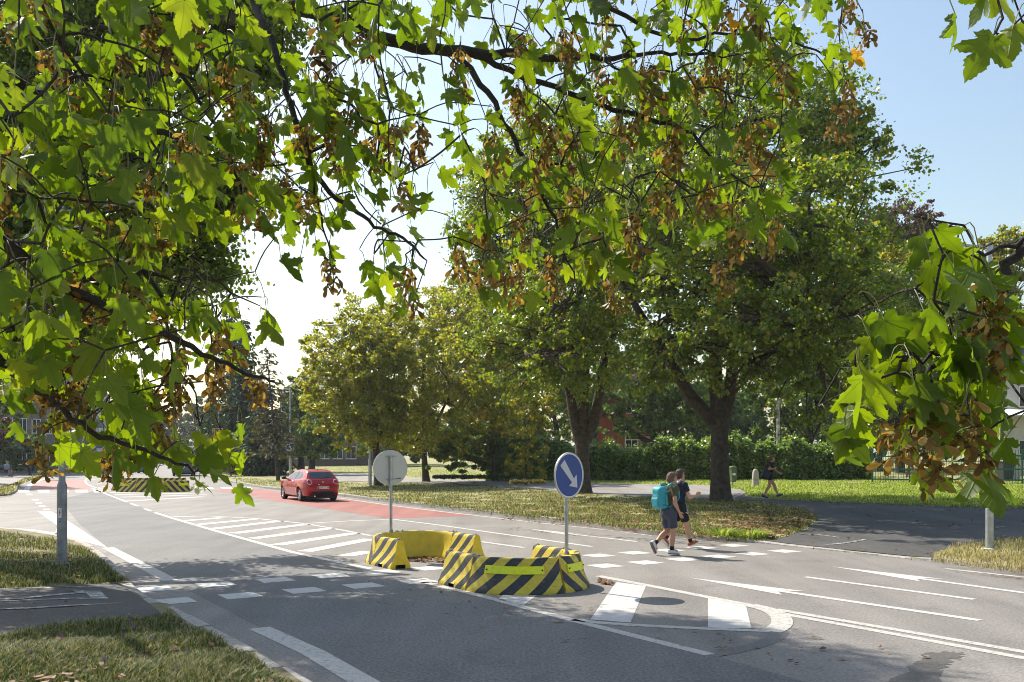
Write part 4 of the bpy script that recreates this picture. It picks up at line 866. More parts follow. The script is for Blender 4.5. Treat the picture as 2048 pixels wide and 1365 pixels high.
def person(label,loc,yaw,J,hgt,skin,hair,hairlen,tee,shorts,shoe,sole,sock,sleeve=.55,short_len=.8,h=.008,gender='m',loose=.02,group=None,hem=-.03,face=0.0):
    t=thing('person',loc,label,'person',yaw,group); A={k:vec(*v) for k,v in J.items()}
    allp=np.array(list(A.values())); lo=allp.min(0)-[.34,.3,.3]; lo[2]=min(allp[:,2].min()-.14,-.03); hi=allp.max(0)+[.34,.3,.22]
    new=lambda: SDF(lo,hi,h)
    pel,che,nek,hd=A['pel'],A['che'],A['nek'],A['hd']
    hr=Matrix.Rotation(face,3,'Z'); f3=np.array(hr@Vector((1,0,0))); l3=np.array(hr@Vector((0,1,0))); up=vec(0,0,1)
    def torso(s,g_=0.0,k=.05):
        s.ell(pel,(.115+g_,.158+g_,.13+g_),k); s.ell(lerp(pel,che,.5),(.108+g_,.145+g_,.20+g_),k); s.ell(che,(.118+g_,.165+g_,.19+g_),k)
        for q in 'LR': s.cone(lerp(nek,che,.25)-vec(0,0,.02),A['sh'+q]+vec(0,0,-.005),.06+g_,.056+g_,k)
    def limbs(s):
        for q,sg in (('L',1),('R',-1)):
            s.chain([A['sh'+q],A['el'+q],A['wr'+q]],[.05,.039,.026],.02); m=lerp(A['el'+q],A['wr'+q],.3); s.cone(A['el'+q],m,.038,.041,.02)
            hv=A.get('hd'+q,A['wr'+q]*2-A['el'+q]); dv=hv-A['wr'+q]; 
            hand(s,A['wr'+q],dv,A.get('pn'+q,vec(.5,0,1.0)) ,curl=J.get('curl'+q,(.6,))[0] if 'curl'+q in J else .6)
            s.chain([A['hp'+q],A['kn'+q],A['an'+q]],[.092,.058,.037],.03)
            fw=A['to'+q]-A['an'+q]; fw=fw/np.linalg.norm(fw); sh_=A['an'+q]-A['kn'+q]; shn=sh_/np.linalg.norm(sh_); bk=np.cross(np.cross(shn,fw),shn)
            s.ell(A['kn'+q]+sh_*.32-bk*.022,(.05,.048,.12),.03,rot=Vector((0,0,-1)).rotation_difference(Vector(shn)).to_matrix())
            s.cone(A['an'+q],A['an'+q]+fw*.12,.04,.03,.02)
    s=new(); torso(s); limbs(s)
    s.cone(nek-vec(0,0,.05),hd-vec(0,0,.05)-f3*.012,.056,.052,.03)
    s.ell(hd+up*.02-f3*.012,(.095,.076,.105),.02,rot=hr).ell(hd-up*.045+f3*.03,(.062,.056,.072),.03,rot=hr)
    s.cone(hd+f3*.082+up*.02,hd+f3*.108-up*.015,.011,.016,.012).cone(hd+f3*.07+l3*.035+up*.038,hd+f3*.07-l3*.035+up*.038,.018,.018,.012)
    s.cone(hd+f3*.085-up*.052+l3*.015,hd+f3*.085-up*.052-l3*.015,.010,.010,.006).ell(hd+f3*.078-up*.085,(.025,.028,.02),.02)
    for sg in (1,-1): s.ell(hd+l3*sg*.078-f3*.008+up*.002,(.022,.012,.032),.006,rot=hr)
    body=s.mesh('body',skin,t)
    e=SDF(hd-.12,hd+.12,.004); 
    for sg in (1,-1): e.ell(hd+f3*.084+l3*sg*.033+up*.022,(.007,.013,.007),0)
    e.mesh('eyes',MT['dtrim'],t)
    # hair
    s=new(); q=hd+up*.03-f3*.018; s.ell(q,(.108,.090,.112),.01,rot=hr); s.ell(hd-f3*.06-up*.02,(.062,.078,.085+hairlen),.03,rot=hr)
    s.ell(q+f3*.055+up*.065,(.055,.07,.04),.02,rot=hr)
    nz=rng.uniform(0,6,3)
    def hc(X,Y,Z):
        fx=(X-hd[0])*f3[0]+(Y-hd[1])*f3[1]; zz=Z-hd[2]
        return np.minimum(np.maximum(fx-.012-.5*np.clip(zz-.03,0,.1)*1.2,-zz-.085-hairlen),np.maximum(.062-zz,fx-.2))+.006*np.sin(X*130+nz[0])*np.sin(Y*120+nz[1])*np.sin(Z*90+nz[2])
    s.D[:]=s.D+ (.008*np.sin(s.ax[0][:,None,None]*95+nz[0])*np.sin(s.ax[1][None,:,None]*90)*np.sin(s.ax[2][None,None,:]*85)).astype(np.float32)
    s.cut(hc); s.mesh('hair',hair,t)
    # clothes
    s=new(); torso(s,loose,.05)
    zh=pel[2]+hem
    for q in 'LR':
        e_=lerp(A['sh'+q],A['el'+q],sleeve); s.cone(A['sh'+q],e_,.066,.062,.025)
    s.D+= (.005*np.sin(s.ax[2][None,None,:]*38+s.ax[0][:,None,None]*22+6*np.sin(s.ax[1][None,:,None]*9))).astype(np.float32)
    s.cut(lambda X,Y,Z: np.maximum(zh-Z,Z-(nek[2]-.005+.25*np.abs(Y-nek[1])*0)))
    for q in 'LR':
        d=(A['el'+q]-A['sh'+q]); L=np.linalg.norm(d); d/=L; e_=A['sh'+q]+d*L*sleeve
        s.cut(lambda X,Y,Z: np.minimum(.7*((X-e_[0])*d[0]+(Y-e_[1])*d[1]+(Z-e_[2])*d[2]), 1) if False else np.where((((X-e_[0])*d[0]+(Y-e_[1])*d[1]+(Z-e_[2])*d[2])>0)&(np.sqrt((X-e_[0])**2+(Y-e_[1])**2+(Z-e_[2])**2)<.085),.01,-1.0))
    teeo=s.mesh('shirt',tee,t)
    s=new(); s.ell(pel,(.125+loose,.17+loose,.135+loose),.04).ell(pel+vec(0,0,-.09),(.125+loose,.165+loose,.10),.04)
    for q in 'LR':
        k_=lerp(A['hp'+q],A['kn'+q],short_len); s.cone(A['hp'+q],k_,.108,.092,.04)
    s.D+= (.005*np.sin(s.ax[2][None,None,:]*40+s.ax[0][:,None,None]*30+5*np.sin(s.ax[1][None,:,None]*14))).astype(np.float32)
    s.cut(lambda X,Y,Z: Z-(pel[2]+.075))
    for q in 'LR':
        d=A['kn'+q]-A['hp'+q]; L=np.linalg.norm(d); d/=L; e_=A['hp'+q]+d*L*short_len
        s.cut(lambda X,Y,Z: np.where((((X-e_[0])*d[0]+(Y-e_[1])*d[1]+(Z-e_[2])*d[2])>0)&(np.sqrt((X-e_[0])**2+(Y-e_[1])**2+(Z-e_[2])**2)<.125),.01,-1.0))
    so=s.mesh('shorts',shorts,t)
    for q in 'LR':
        an,to=A['an'+q],A['to'+q]; fw=to-an; L=np.linalg.norm(fw); fw/=L; sh_=A['kn'+q]-an; sh_/=np.linalg.norm(sh_)
        lt=np.cross(sh_,fw); lt/=np.linalg.norm(lt); u=np.cross(fw,lt); u/=np.linalg.norm(u)
        if np.dot(u,sh_)<0: u=-u
        he=an-fw*.045-u*.035; tip=an+fw*.16-u*.05
        s=new(); s.cone(he+u*.0,lerp(he,tip,.45)+u*.012,.044,.046,.02).cone(lerp(he,tip,.4),tip,.046,.038,.03).cone(he+u*.03,an+u*.0,.044,.05,.02)
        pl_=he-u*.022
        s.cut(lambda X,Y,Z: np.maximum(-((X-pl_[0])*u[0]+(Y-pl_[1])*u[1]+(Z-pl_[2])*u[2]), ((X-an[0])*u[0]+(Y-an[1])*u[1]+(Z-an[2])*u[2])-.012)); sho=s.mesh('shoe',shoe,t)
        s=new(); s.cone(he-u*.004,lerp(he,tip,.5)-u*.004,.047,.049,.02).cone(lerp(he,tip,.5)-u*.004,tip-u*.002,.049,.041,.02)
        s.cut(lambda X,Y,Z: np.abs((X-pl_[0])*u[0]+(Y-pl_[1])*u[1]+(Z-pl_[2])*u[2]+.006)-.013); s.mesh('sole',sole,sho)
        if sock is not None: s=new(); s.cone(an-sh_*.02,an+sh_*.075,.046,.046,.01); s.mesh('sock',sock,t)
    return t,A,teeo,so
HAIR=M('brown_hair',(.08,.045,.026),.75,var=.5,scale=40,col2=(.24,.14,.085)); HAIRD=M('dark_hair',(.045,.026,.018),.75,var=.4,scale=40,col2=(.11,.065,.045))  # lighter tone of the brown hair has sun highlights painted in
OLIVE=M('olive_cotton',(.075,.075,.035),.9,var=.15,scale=14,bump=.2); GREYB=M('blue_grey_cotton',(.05,.055,.085),.9,var=.15,scale=14,bump=.2)
NAVY=M('navy_cotton',(.010,.014,.035),.9,var=.2,scale=14,bump=.2); BLK=M('black_cotton',(.008,.008,.009),.9,var=.2,scale=14)
WSHOE=M('white_shoe',(.62,.62,.62),.6,var=.06); BSOLE=M('tan_sole',(.16,.12,.09),.8); WSOLE=M('white_sole',(.6,.6,.58),.7); SOCK=M('black_sock',(.01,.01,.012),.95)
def at_foot(px,py,yaw,foot,z=0.0):
    x,y=g(px,py,z); ca,sa=math.cos(yaw),math.sin(yaw); return (x-foot[0]*ca+foot[1]*sa, y-foot[0]*sa-foot[1]*ca, z)
YB=math.atan2(.50,.866)
Jn=dict(pel=(0,0,.93),che=(.025,0,1.24),nek=(.045,0,1.45),hd=(.10,0,1.585),shR=(.02,-.185,1.385),elR=(-.045,-.25,1.10),wrR=(.085,-.235,.90),shL=(.03,.185,1.385),elL=(.0,.25,1.12),wrL=(.22,.17,1.03),
  hpR=(0,-.09,.90),knR=(.055,-.09,.50),anR=(.01,-.09,.095),toR=(.2,-.10,.08),hpL=(0,.09,.90),knL=(.035,.09,.485),anL=(-.305,.09,.235),toL=(-.215,.09,.06))
lb=at_foot(1345,1111,YB,(.03,-.09))
person('boy in an olive t-shirt and blue grey shorts wearing a teal backpack on the crossing',lb,YB,Jn,1.7,SKIN2,HAIR,.0,OLIVE,GREYB,WSHOE,BSOLE,SOCK,hem=-.075,short_len=.83,face=-.1,loose=.025)
Jf=dict(pel=(0,0,.95),che=(.015,0,1.27),nek=(.025,0,1.48),hd=(.065,0,1.625),shR=(.02,-.19,1.41),elR=(.11,-.25,1.14),wrR=(.33,-.20,1.17),hdR=(.44,-.18,1.215),shL=(0,.19,1.41),elL=(-.10,.24,1.15),wrL=(.02,.22,.95),
  hpR=(0,-.09,.92),knR=(.17,-.09,.52),anR=(.285,-.09,.115),toR=(.46,-.10,.17),hpL=(0,.09,.92),knL=(.0,.09,.51),anL=(-.30,.09,.20),toL=(-.17,.09,.07))
lf=at_foot(1356.5,1096,YB,(0,0))
tf,Af,teef,shf=person('boy in navy t-shirt, black shorts and sunglasses walking beyond his friend',lf,YB,Jf,1.75,SKIN,HAIRD,.0,NAVY,BLK,M('black_red_yellow_shoe',(.02,.02,.02),.6,scale=22,var=.1,col2=(.6,.12,.02)),WSOLE,SOCK,hem=-.06,short_len=.8,face=-.12)
# sunglasses, shorts trim
hd=Af['hd']; s=SDF(hd-.13,hd+.14,.005)
fr=Matrix.Rotation(-.12,3,'Z'); f3=np.array(fr@Vector((1,0,0))); l3=np.array(fr@Vector((0,1,0)))
for sg in (1,-1): s.box(hd+f3*.098+l3*sg*.036+vec(0,0,.022),(.005,.029,.02),.004,.004,fr).cone(hd+f3*.095+l3*sg*.06+vec(0,0,.03),hd-f3*.01+l3*sg*.082+vec(0,0,.025),.004,.004,.002)
s.cone(hd+f3*.1+l3*.02+vec(0,0,.03),hd+f3*.1-l3*.02+vec(0,0,.03),.004,.004,.002); s.mesh('sunglasses',MT['black'],tf)
mb=MB(); mb.tube([(.115,-.115,1.0),(.125,-.135,.90),(.145,-.165,.80),(.10,-.20,.775),(.045,-.205,.80)],.008,6); mb.build('pocket_trim',MT['swhite'],shf,smooth=True)
# woman
YW=R(2)
Jw=dict(pel=(0,0,.90),che=(.03,0,1.20),nek=(.05,0,1.40),hd=(.10,0,1.54),shR=(.03,-.175,1.33),elR=(-.10,-.25,1.13),wrR=(.11,-.21,1.16),hdR=(.2,-.14,1.2),shL=(.05,.175,1.33),elL=(.25,.24,1.14),wrL=(.44,.24,1.0),
  hpR=(0,-.09,.87),knR=(-.03,-.09,.48),anR=(-.25,-.09,.12),toR=(-.07,-.09,.06),hpL=(0,.09,.87),knL=(.22,.09,.50),anL=(.36,.09,.125),toL=(.52,.10,.185))
pw=gh(1539,996.5,hR); 
WB=M('black_jersey',(.010,.010,.014),.9,var=.3,scale=12)
tw,Aw,teew,shw=person('woman in a black t-shirt with a pink emblem striding along the footway',tuple(pw),YW,Jw,1.65,SKIN,HAIR,.01,WB,BLK,M('blue_shoe',(.015,.06,.16),.6,var=.2),BLK,None,hem=-.10,short_len=.42,h=.009,face=-.15,loose=.03)
PINK=M('pink_print',(.70,.07,.17),.7,var=.05)
mb=MB()
yy=-.192; cx_,cz=.10,1.185
for a,l in ((R(90),.075),(R(45),.07),(R(135),.07)):
    d=(math.cos(a),math.sin(a)); n=(-d[1],d[0]); mb.prism([(cx_+n[0]*.004,cz+n[1]*.004),(cx_+d[0]*l*.6+n[0]*.026,cz+d[1]*l*.6+n[1]*.026),(cx_+d[0]*l,cz+d[1]*l),(cx_+d[0]*l*.6-n[0]*.026,cz+d[1]*l*.6-n[1]*.026),(cx_-n[0]*.004,cz-n[1]*.004)],-.006,.006,'xz')
mb.box((cx_-.075,-.006,cz-.035),(cx_+.075,.006,cz-.022)); mb.box((cx_-.075,-.006,cz-.07),(cx_+.075,.006,cz-.045))
EMB=Matrix.Translation((.168,-.075,0)) @ Matrix.Rotation(R(52),4,'Z') @ Matrix.Translation((-cx_,0,0))
mb.build('shirt_emblem',PINK,teew,xf=EMB)
mb=MB(); mb.tube([(.05,-.075,1.405),(.12,-.04,1.37),(.158,0,1.30),(.12,.04,1.37),(.05,.075,1.405)],.010,6); 
mb.build('collar',PINK,teew,smooth=True)
# ---- bags (things of their own)
TEAL=M('teal_nylon',(.02,.30,.36),.55,var=.16,scale=9,bump=.15); TEALD=M('dark_teal_webbing',(.008,.09,.12),.7)
t=thing('backpack',lb,'teal backpack on the back of the boy in the olive t-shirt','backpack',YB)
rt=Matrix.Rotation(R(-8),3,'Y')
s=SDF((-.48,-.3,.85),(.2,.3,1.6),.008); s.box((-.225,-.01,1.20),(.115,.155,.235),.09,.02,rt).ell((-.27,-.01,1.12),(.11,.13,.16),.05); s.mesh('pack_body',TEAL,t)
s=SDF((-.52,-.3,.85),(.2,.3,1.6),.008); s.box((-.335,-.01,1.10),(.045,.115,.11),.04,.01,rt); s.mesh('front_pocket',TEAL,t)
mb=MB(); mb.tube([(-.37,-.12,1.21),(-.385,0,1.225),(-.37,.10,1.21)],.006,6); mb.tube([(-.33,-.13,1.32),(-.345,0,1.345),(-.33,.11,1.32)],.006,6); mb.tube([(-.22,-.168,1.05),(-.235,-.172,1.2),(-.21,-.15,1.38)],.006,6); mb.tube([(-.13,-.165,1.02),(-.28,-.160,1.06)],.009,6); mb.tube([(-.12,-.17,1.28),(-.27,-.158,1.30)],.009,6); mb.tube([(-.13,.155,1.05),(-.36,.11,1.08)],.008,6); mb.build('zip',TEALD,t,smooth=True)
mb=MB(); mb.tube([(-.16,-.04,1.42),(-.19,-.035,1.485),(-.19,.02,1.485),(-.16,.03,1.42)],.012,8); mb.build('grab_loop',TEALD,t,smooth=True)
for sg in (1,-1): mb=MB(); mb.tube([(-.13,sg*.11,1.42),(-.03,sg*.125,1.485),(.08,sg*.135,1.45),(.145,sg*.145,1.33),(.15,sg*.16,1.2),(.05,sg*.185,1.08),(-.12,sg*.15,1.0)],[.02,.023,.023,.021,.018,.011,.011],8); mb.build('strap',TEAL,t,smooth=True)
t=thing('backpack',lf,'dark backpack with pale straps worn by the boy in navy, mostly hidden by his friend','backpack',YB)
s=SDF((-.45,-.3,.9),(.1,.3,1.62),.009); s.box((-.20,0,1.24),(.10,.145,.21),.08,.02); s.mesh('pack_body',M('dark_nylon',(.03,.03,.045),.7),t)
for sg in (1,-1): mb=MB(); mb.tube([(-.12,sg*.10,1.44),(-.03,sg*.115,1.515),(.075,sg*.125,1.475),(.14,sg*.14,1.36),(.14,sg*.155,1.22),(.05,sg*.18,1.1)],[.018,.02,.02,.018,.015,.01],8); mb.build('strap',M('pale_strap',(.42,.38,.38),.8),t,smooth=True)
t=thing('shoulder_bag',tuple(pw),'dark navy bag slung behind the striding woman','bag',YW)
s=SDF((-.5,-.5,.6),(.2,.2,1.25),.01); s.box((-.21,-.22,.93),(.16,.09,.17),.07,.03,Matrix.Rotation(R(28),3,'Y')).ell((-.25,-.22,.86),(.15,.10,.12),.05); s.mesh('bag_body',M('navy_bag',(.012,.016,.035),.6,var=.3,scale=8),t)
mb=MB(); mb.tube([(-.30,-.18,1.03),(-.20,-.16,1.25),(-.06,-.13,1.40),(.06,-.12,1.40),(.165,-.13,1.22),(.12,-.20,1.12),(-.06,-.22,1.05)],.014,8); mb.build('strap',BLK,t,smooth=True)
# far people
Js=dict(pel=(0,0,.52),che=(.03,0,.85),nek=(.06,0,1.06),hd=(.10,0,1.2),shR=(.04,-.18,.99),elR=(.06,-.25,.72),wrR=(.28,-.16,.62),shL=(.04,.18,.99),elL=(.06,.25,.72),wrL=(.28,.16,.62),hpR=(0,-.09,.5),knR=(.42,-.12,.5),anR=(.42,-.12,.10),toR=(.6,-.12,.06),hpL=(0,.09,.5),knL=(.42,.12,.5),anL=(.42,.12,.10),toL=(.6,.12,.06))
pm=gh(13,953,hF); person('man in a pale blue shirt sitting on a bench at the far left',tuple(pm),R(-20),Js,1.7,SKIN,M('grey_hair',(.25,.24,.23),.8),0,M('pale_blue_shirt',(.28,.34,.45),.9),M('dark_jeans',(.03,.045,.09),.9),BLK,BLK,None,sleeve=.8,short_len=.97,h=.02)
t=thing('park_bench',(pm[0],pm[1],pm[2]),'dark bench under the seated man at the far left','bench',R(-20)); mb=MB(); mb.bbox((-.25,-.9,.36),(.2,.9,.41),.01); mb.build('seat',MT['dtrim'],t)
mb=MB(); mb.bbox((-.33,-.9,.55),(-.28,.9,.85),.01); mb.build('backrest',MT['dtrim'],t)
for y in (-.7,.7): mb=MB(); mb.tube([(-.3,y,.85),(-.24,y,.36),(-.26,y,0)],.03,8); mb.tube([(.15,y,.36),(.17,y,0)],.03,8); mb.build('leg',MT['galv_dark'],t)
for (px,py),sh,lb_ in (((193,947.5),(.55,.55,.58),'pedestrian in a white top, left of two on the far pavement'),((201,947.5),(.10,.16,.32),'pedestrian in a blue top, right of two on the far pavement')):
    q=gh(px,py,hF); person(lb_,tuple(q),R(60 if px<197 else -70),Jf,1.7,SKIN,HAIRD,0,M('far_top',sh,.9),M('far_trousers',(.10,.13,.2) if px>197 else (.3,.3,.32),.9),BLK,BLK,None,short_len=.95,h=.024)
# ------------------------------------------------------------------ bollard, bins, fence
b=gh(1511,973,hR); k=b[1]/F; h_=35*k; t=thing('bollard',tuple(b),'pale round topped concrete bollard on the lawn behind the woman','bollard')
mb=MB(); mb.lathe([(.20,-.05),(.20,0),(.19,.03),(.165,h_*.5),(.145,h_*.8),(.125,h_*.9),(.08,h_*.97),(0,h_)],20); mb.build('post',MT['concrete'],t,smooth=True); mb=MB(); mb.lathe([(.172,h_*.40),(.176,h_*.40),(.174,h_*.43),(.170,h_*.43)],20); mb.build('groove_ring',MT['galv_dark'],t)
b=gh(1466,977,hR); k=b[1]/F; t=thing('litter_bin',tuple(b),'green plastic litter bin on a post beside the big trunk','litter bin',R(15))
GB=M('bin_green',(.085,.13,.045),.5,var=.12)
mb=MB(); mb.tube([(0,.02,-.05),(0,.02,.5)],.03,8); mb.build('post',MT['galv_dark'],t)
hb_=42*k; s=SDF((-.35,-.3,.2),(.35,.3,1.4),.015); zc=.30+(hb_-.3)*.5; s.box((0,0,zc),(.17,.14,(hb_-.30)*.5),.05,.02); s.cut(lambda X,Y,Z: np.abs(X)-.10-.075*(Z-.25)); s.mesh('body',GB,t)
s=SDF((-.35,-.3,.2),(.35,.3,1.5),.015); s.ell((0,0,hb_-.02),(.195,.165,.09),.02); s.cut(lambda X,Y,Z: (hb_-.06)-Z); s.mesh('lid',GB,t)
mb=MB(); mb.box((-.10,-.165,hb_*.62),(.05,-.138,hb_*.72)); mb.build('sticker',MT['swhite'],t)

FG=M('fence_green',(.01,.12,.075),.5,var=.1)
fa,fb=gh(1740,966,hR),gh(2046,968,hR); fb2=fa+(fb-fa)*1.5
dv=(fb2-fa)[:2]; FL=np.linalg.norm(dv); fyaw=math.atan2(dv[1],dv[0]); kf=fa[1]/F
t=thing('metal_fence',tuple(fa),'green metal bar fence across the lawn at the right','fence',fyaw)
zrel=lambda x:(float(hR(np.array([fa[0]+math.cos(fyaw)*x]),np.array([fa[1]+math.sin(fyaw)*x]))[0])-fa[2])
fh=60*kf; npan=int(round(FL/2.5)); 
post_x=[((gh(px,967,hR)-fa)[:2]@dv)/FL for px in (1741,1818,1905,2045,2160)]
for x in post_x: mb=MB(); mb.bbox((x-.04,-.04,-.1),(x+.04,.04,fh+.12+zrel(x)),.006); mb.build('post',FG,t)
for x0,x1 in zip(post_x[:-1],post_x[1:]):
    mb=MB(); n=int((x1-x0)/.13)
    for i in range(n): x=x0+.1+(x1-x0-.2)*(i+.5)/n; z=zrel(x); mb.box((x-.010,-.010,.06+z),(x+.010,.010,fh+.06+z))
    for zz in (.16,.44*fh,.86*fh): mb.box((x0+.04,-.016,zz+zrel(x0)),(x1-.04,.016,zz+.045+zrel(x1)))
    mb.build('bar_panel',FG,t)
b=gh(2009,961,hR); k=b[1]/F; t=thing('wheelie_bin',tuple(b),'dark grey wheelie bin behind the green fence','waste bin',R(10))
h_=40*k; w=13.5*k
mb=MB(); V=[(-w*.78,-w*.8,.06),(w*.78,-w*.8,.06),(w*.78,w*.8,.06),(-w*.78,w*.8,.06),(-w,-w,h_*.93),(w,-w,h_*.93),(w,w*1.05,h_*.93),(-w,w*1.05,h_*.93)]; mb.add(V,[(0,3,2,1),(4,5,6,7),(0,1,5,4),(1,2,6,5),(2,3,7,6),(3,0,4,7)]); mb.build('body',M('bin_dark_grey',(.03,.032,.034),.6),t)
mb=MB(); mb.bbox((-w*1.12,-w*1.15,h_*.93),(w*1.12,w*1.15,h_),.02); mb.bbox((-w*.8,w*1.1,h_*.95),(w*.8,w*1.4,h_),.02); mb.build('lid',M('bin_lid_grey',(.22,.22,.22),.6),t)
for sg in (1,-1): mb=MB(); mb.lathe([(0,-.03),(.1,-.03),(.1,.03),(0,.03)],14,(sg*w*.8,w*.8,.1),0,'x'); mb.build('wheel',MT['rubber'],t)
b=gh(2033,961,hR); t=thing('gate_pillar',(b[0],b[1]+.3,b[2]),'pale stone gate pillar beside the wheelie bin','pillar'); mb=MB(); mb.bbox((-.25,-.25,-.05),(.25,.25,1.25),.02); mb.build('shaft',MT['concrete'],t); mb=MB(); mb.bbox((-.32,-.32,1.25),(.32,.32,1.36),.02); mb.build('cap',MT['concrete'],t)

# ------------------------------------------------------------------ buildings
def building(name,label,a,b,depth,h,floors,cols,wallm,roofm=None,z0=0.0,win=(.9,1.35),balcony=False,roof='gable',frame='pvc',plinth=None,side=1,door=False):
    """facade runs from a to b (world xy); the block extends `depth` behind it"""
    a=np.array(a,float); b=np.array(b,float); L=np.linalg.norm(b-a); t=thing(name,(a[0],a[1],z0),label,'building',math.atan2(*(b-a)[::-1]))
    mb=MB(); mb.box((0,0,-.5),(L,depth*side,h)); mb.build('wall',wallm,t)
    f=-side
    if plinth: mb=MB(); mb.box((-.03,f*.06,-.5),(L+.03,f*.0,.7)); mb.build('plinth',plinth,t)
    mb=MB(); mb.box((-.2,f*.3,h),(L+.2,f*.0+depth*side,h+.18)); mb.build('cornice',MT['concrete'],t)
    if roof=='gable':
        mb=MB(); y0,y1=f*.45,depth*side+.4*side; mb.add([(-.3,y0,h+.18),(L+.3,y0,h+.18),(L+.3,y1,h+.18),(-.3,y1,h+.18),(-.3,(y0+y1)/2,h+3),(L+.3,(y0+y1)/2,h+3)],[(0,1,5,4),(2,3,4,5),(0,4,3),(1,2,5),(0,3,2,1)]); rf=mb.build('roof',roofm,t)
        for q in (.25,.7): mb=MB(); mb.box((L*q-.4,depth*side*.4-.3,h+1.2),(L*q+.4,depth*side*.4+.3,h+4)); mb.build('chimney',MT['concrete'],rf)
    fh=h/floors; cw=L/cols
    for i in range(floors):
        for j in range(cols):
            x=cw*(j+.5); z=fh*i+fh*.28; w,hh=min(win[0],cw*.7),min(win[1],fh*.62)
            mb=MB(); y=f*.04
            mb.box((x-w/2-.07,f*.0,z-.07),(x+w/2+.07,f*.05,z),0); mb.box((x-w/2-.07,0,z+hh),(x+w/2+.07,f*.05,z+hh+.07),0)
            for xx in (x-w/2-.07,x-.03,x+w/2): mb.box((xx,0,z),(xx+(.07 if xx!=x-.03 else .06),f*.05,z+hh),0)
            wo=mb.build('window',MT[frame],t); mb=MB(); mb.box((x-w/2,0,z),(x-.03,f*.022,z+hh)); mb.box((x+.03,0,z),(x+w/2,f*.022,z+hh)); mb.build('pane',MT['glass'],wo)
            mb=MB(); mb.box((x-w/2-.12,0,z-.15),(x+w/2+.12,f*.12,z-.07)); mb.build('sill',MT['concrete'],wo)
            if balcony and (j%3==1) and i>0:
                mb=MB(); mb.box((x-cw*.55,0,fh*i-.12),(x+cw*.55,f*1.2,fh*i)); mb.box((x-cw*.55,f*1.14,fh*i),(x+cw*.55,f*1.2,fh*i+1.0)); mb.box((x-cw*.55,f*.002,fh*i),(x-cw*.55+.06,f*1.14,fh*i+1)); mb.box((x+cw*.55-.06,f*.002,fh*i),(x+cw*.55,f*1.14,fh*i+1)); mb.build('balcony',M('balcony_panel',(.20,.24,.30),.7),t)
    if door: mb=MB(); mb.box((L*.5-.6,0,0),(L*.5+.6,f*.06,2.3)); mb.build('door',MT['dtrim'],t)
    return t
TILE=M('brown_roof_tiles',(.20,.10,.07),.85,var=.25,scale=30); GREYROOF=M('grey_roof',(.16,.16,.17),.85,var=.2)
wal=lambda n,c: M(n,c,.9,var=.12,scale=.8)
pxz=lambda px,z: ((px-CX)*z/F,z)
building('apartment_building','brown grey apartment block with white windows at the far left behind shrubs',pxz(-60,88),pxz(112,97),9,9.5,3,6,wal('brown_grey_render',(.20,.17,.15)),TILE,.2,side=1)
building('apartment_building','grey brown block with blue grey balconies down the left street',pxz(128,101),pxz(192,124),10,11,4,8,wal('grey_brown_render',(.24,.20,.17)),TILE,.2,balcony=True,side=1,plinth=MT['concrete'])
building('town_house','tall pale lavender house front between the two longer blocks',pxz(193,125),pxz(217,140),10,10.5,3,4,wal('lavender_render',(.42,.44,.52)),GREYROOF,.2,side=1,door=True)
building('apartment_building','long cream block under a low roof at the end of the left row',pxz(218,141),pxz(303,215),11,9.5,3,14,wal('cream_render',(.50,.46,.40)),GREYROOF,.2,side=1)
z=128.; building('apartment_building','dark brown brick house with white windows behind the trees above the red car',pxz(560,z),pxz(716,z-6),10,9.6,3,6,wal('dark_brick',(.15,.11,.09)),GREYROOF,.6,win=(1.7,1.5),side=1)
mb=MB(); mb.tube([(0,0,0),(0,0,3.2)],.04,6); ao=tag(mb.build('roof_mast',MT['galv']),'thin metal mast standing on the roof of the brick house','mast'); ao.location=(pxz(596,122)[0],131,13.0)
building('villa','red rendered villa with an arched white window behind the hedge',pxz(1196,84),pxz(1262,83),9,7.5,2,1,wal('red_render',(.36,.10,.06)),TILE,.7,win=(.01,.01))
zz=82.9; k=zz/F; t=bpy.data.objects['villa']
pa=np.array(pxz(1165,84)); pb_=np.array(pxz(1276,82)); L=np.linalg.norm(pb_-pa)
for ch in list(t.children):
    if ch.name.startswith('window'):
        for c2 in list(ch.children): bpy.data.objects.remove(c2)
        bpy.data.objects.remove(ch)
def arch(x,z,w,h_,par):
    pts=[(x-w,z)]+[(x+w*math.cos(a),z+h_+w*math.sin(a)) for a in np.linspace(math.pi,0,13)]+[(x+w,z)]
    mb=MB(); mb.prism(pts,-.05,.0,'xz',0); wo=mb.build('window',MT['pvc'],par); q=.82
    mb=MB(); 
    for x0,x1 in ((x-w*q,x-.05),(x+.05,x+w*q)):
        mb.box((x0,-.075,z+.08),(x1,-.05,z+h_-.04))
    for a0,a1 in ((3.08,1.66),(1.48,.06)):
        pt=[(x+w*q*math.cos(a),z+h_+.04+w*q*math.sin(a)) for a in np.linspace(a0,a1,7)]; xm=x-.05 if a0>2 else x+.05; mb.prism(pt+[(xm,z+h_+.04)],-.075,-.05,'xz',0)
    mb.build('pane',MT['glass'],wo)
arch(L*.60,1.9,.62,.75,t); arch(L*.60,5.0,.5,.8,t)
zz=66.; building('house','white rendered house with an awning at the right edge',pxz(2008,zz),pxz(2300,zz-4),10,7.6,2,3,wal('white_render',(.62,.61,.60)),GREYROOF,.6,side=1)
t=bpy.data.objects['house']; mb=MB()
mb.add([(-.6,0,4.6),(4.5,0,4.6),(4.5,-1.7,4.1),(-.6,-1.7,4.1),(-.6,0,4.7),(4.5,0,4.7),(4.5,-1.7,4.2),(-.6,-1.7,4.2)],[(0,1,2,3),(4,5,6,7),(0,1,5,4),(1,2,6,5),(2,3,7,6),(3,0,4,7)]); mb.build('awning',MT['swhite'],t)
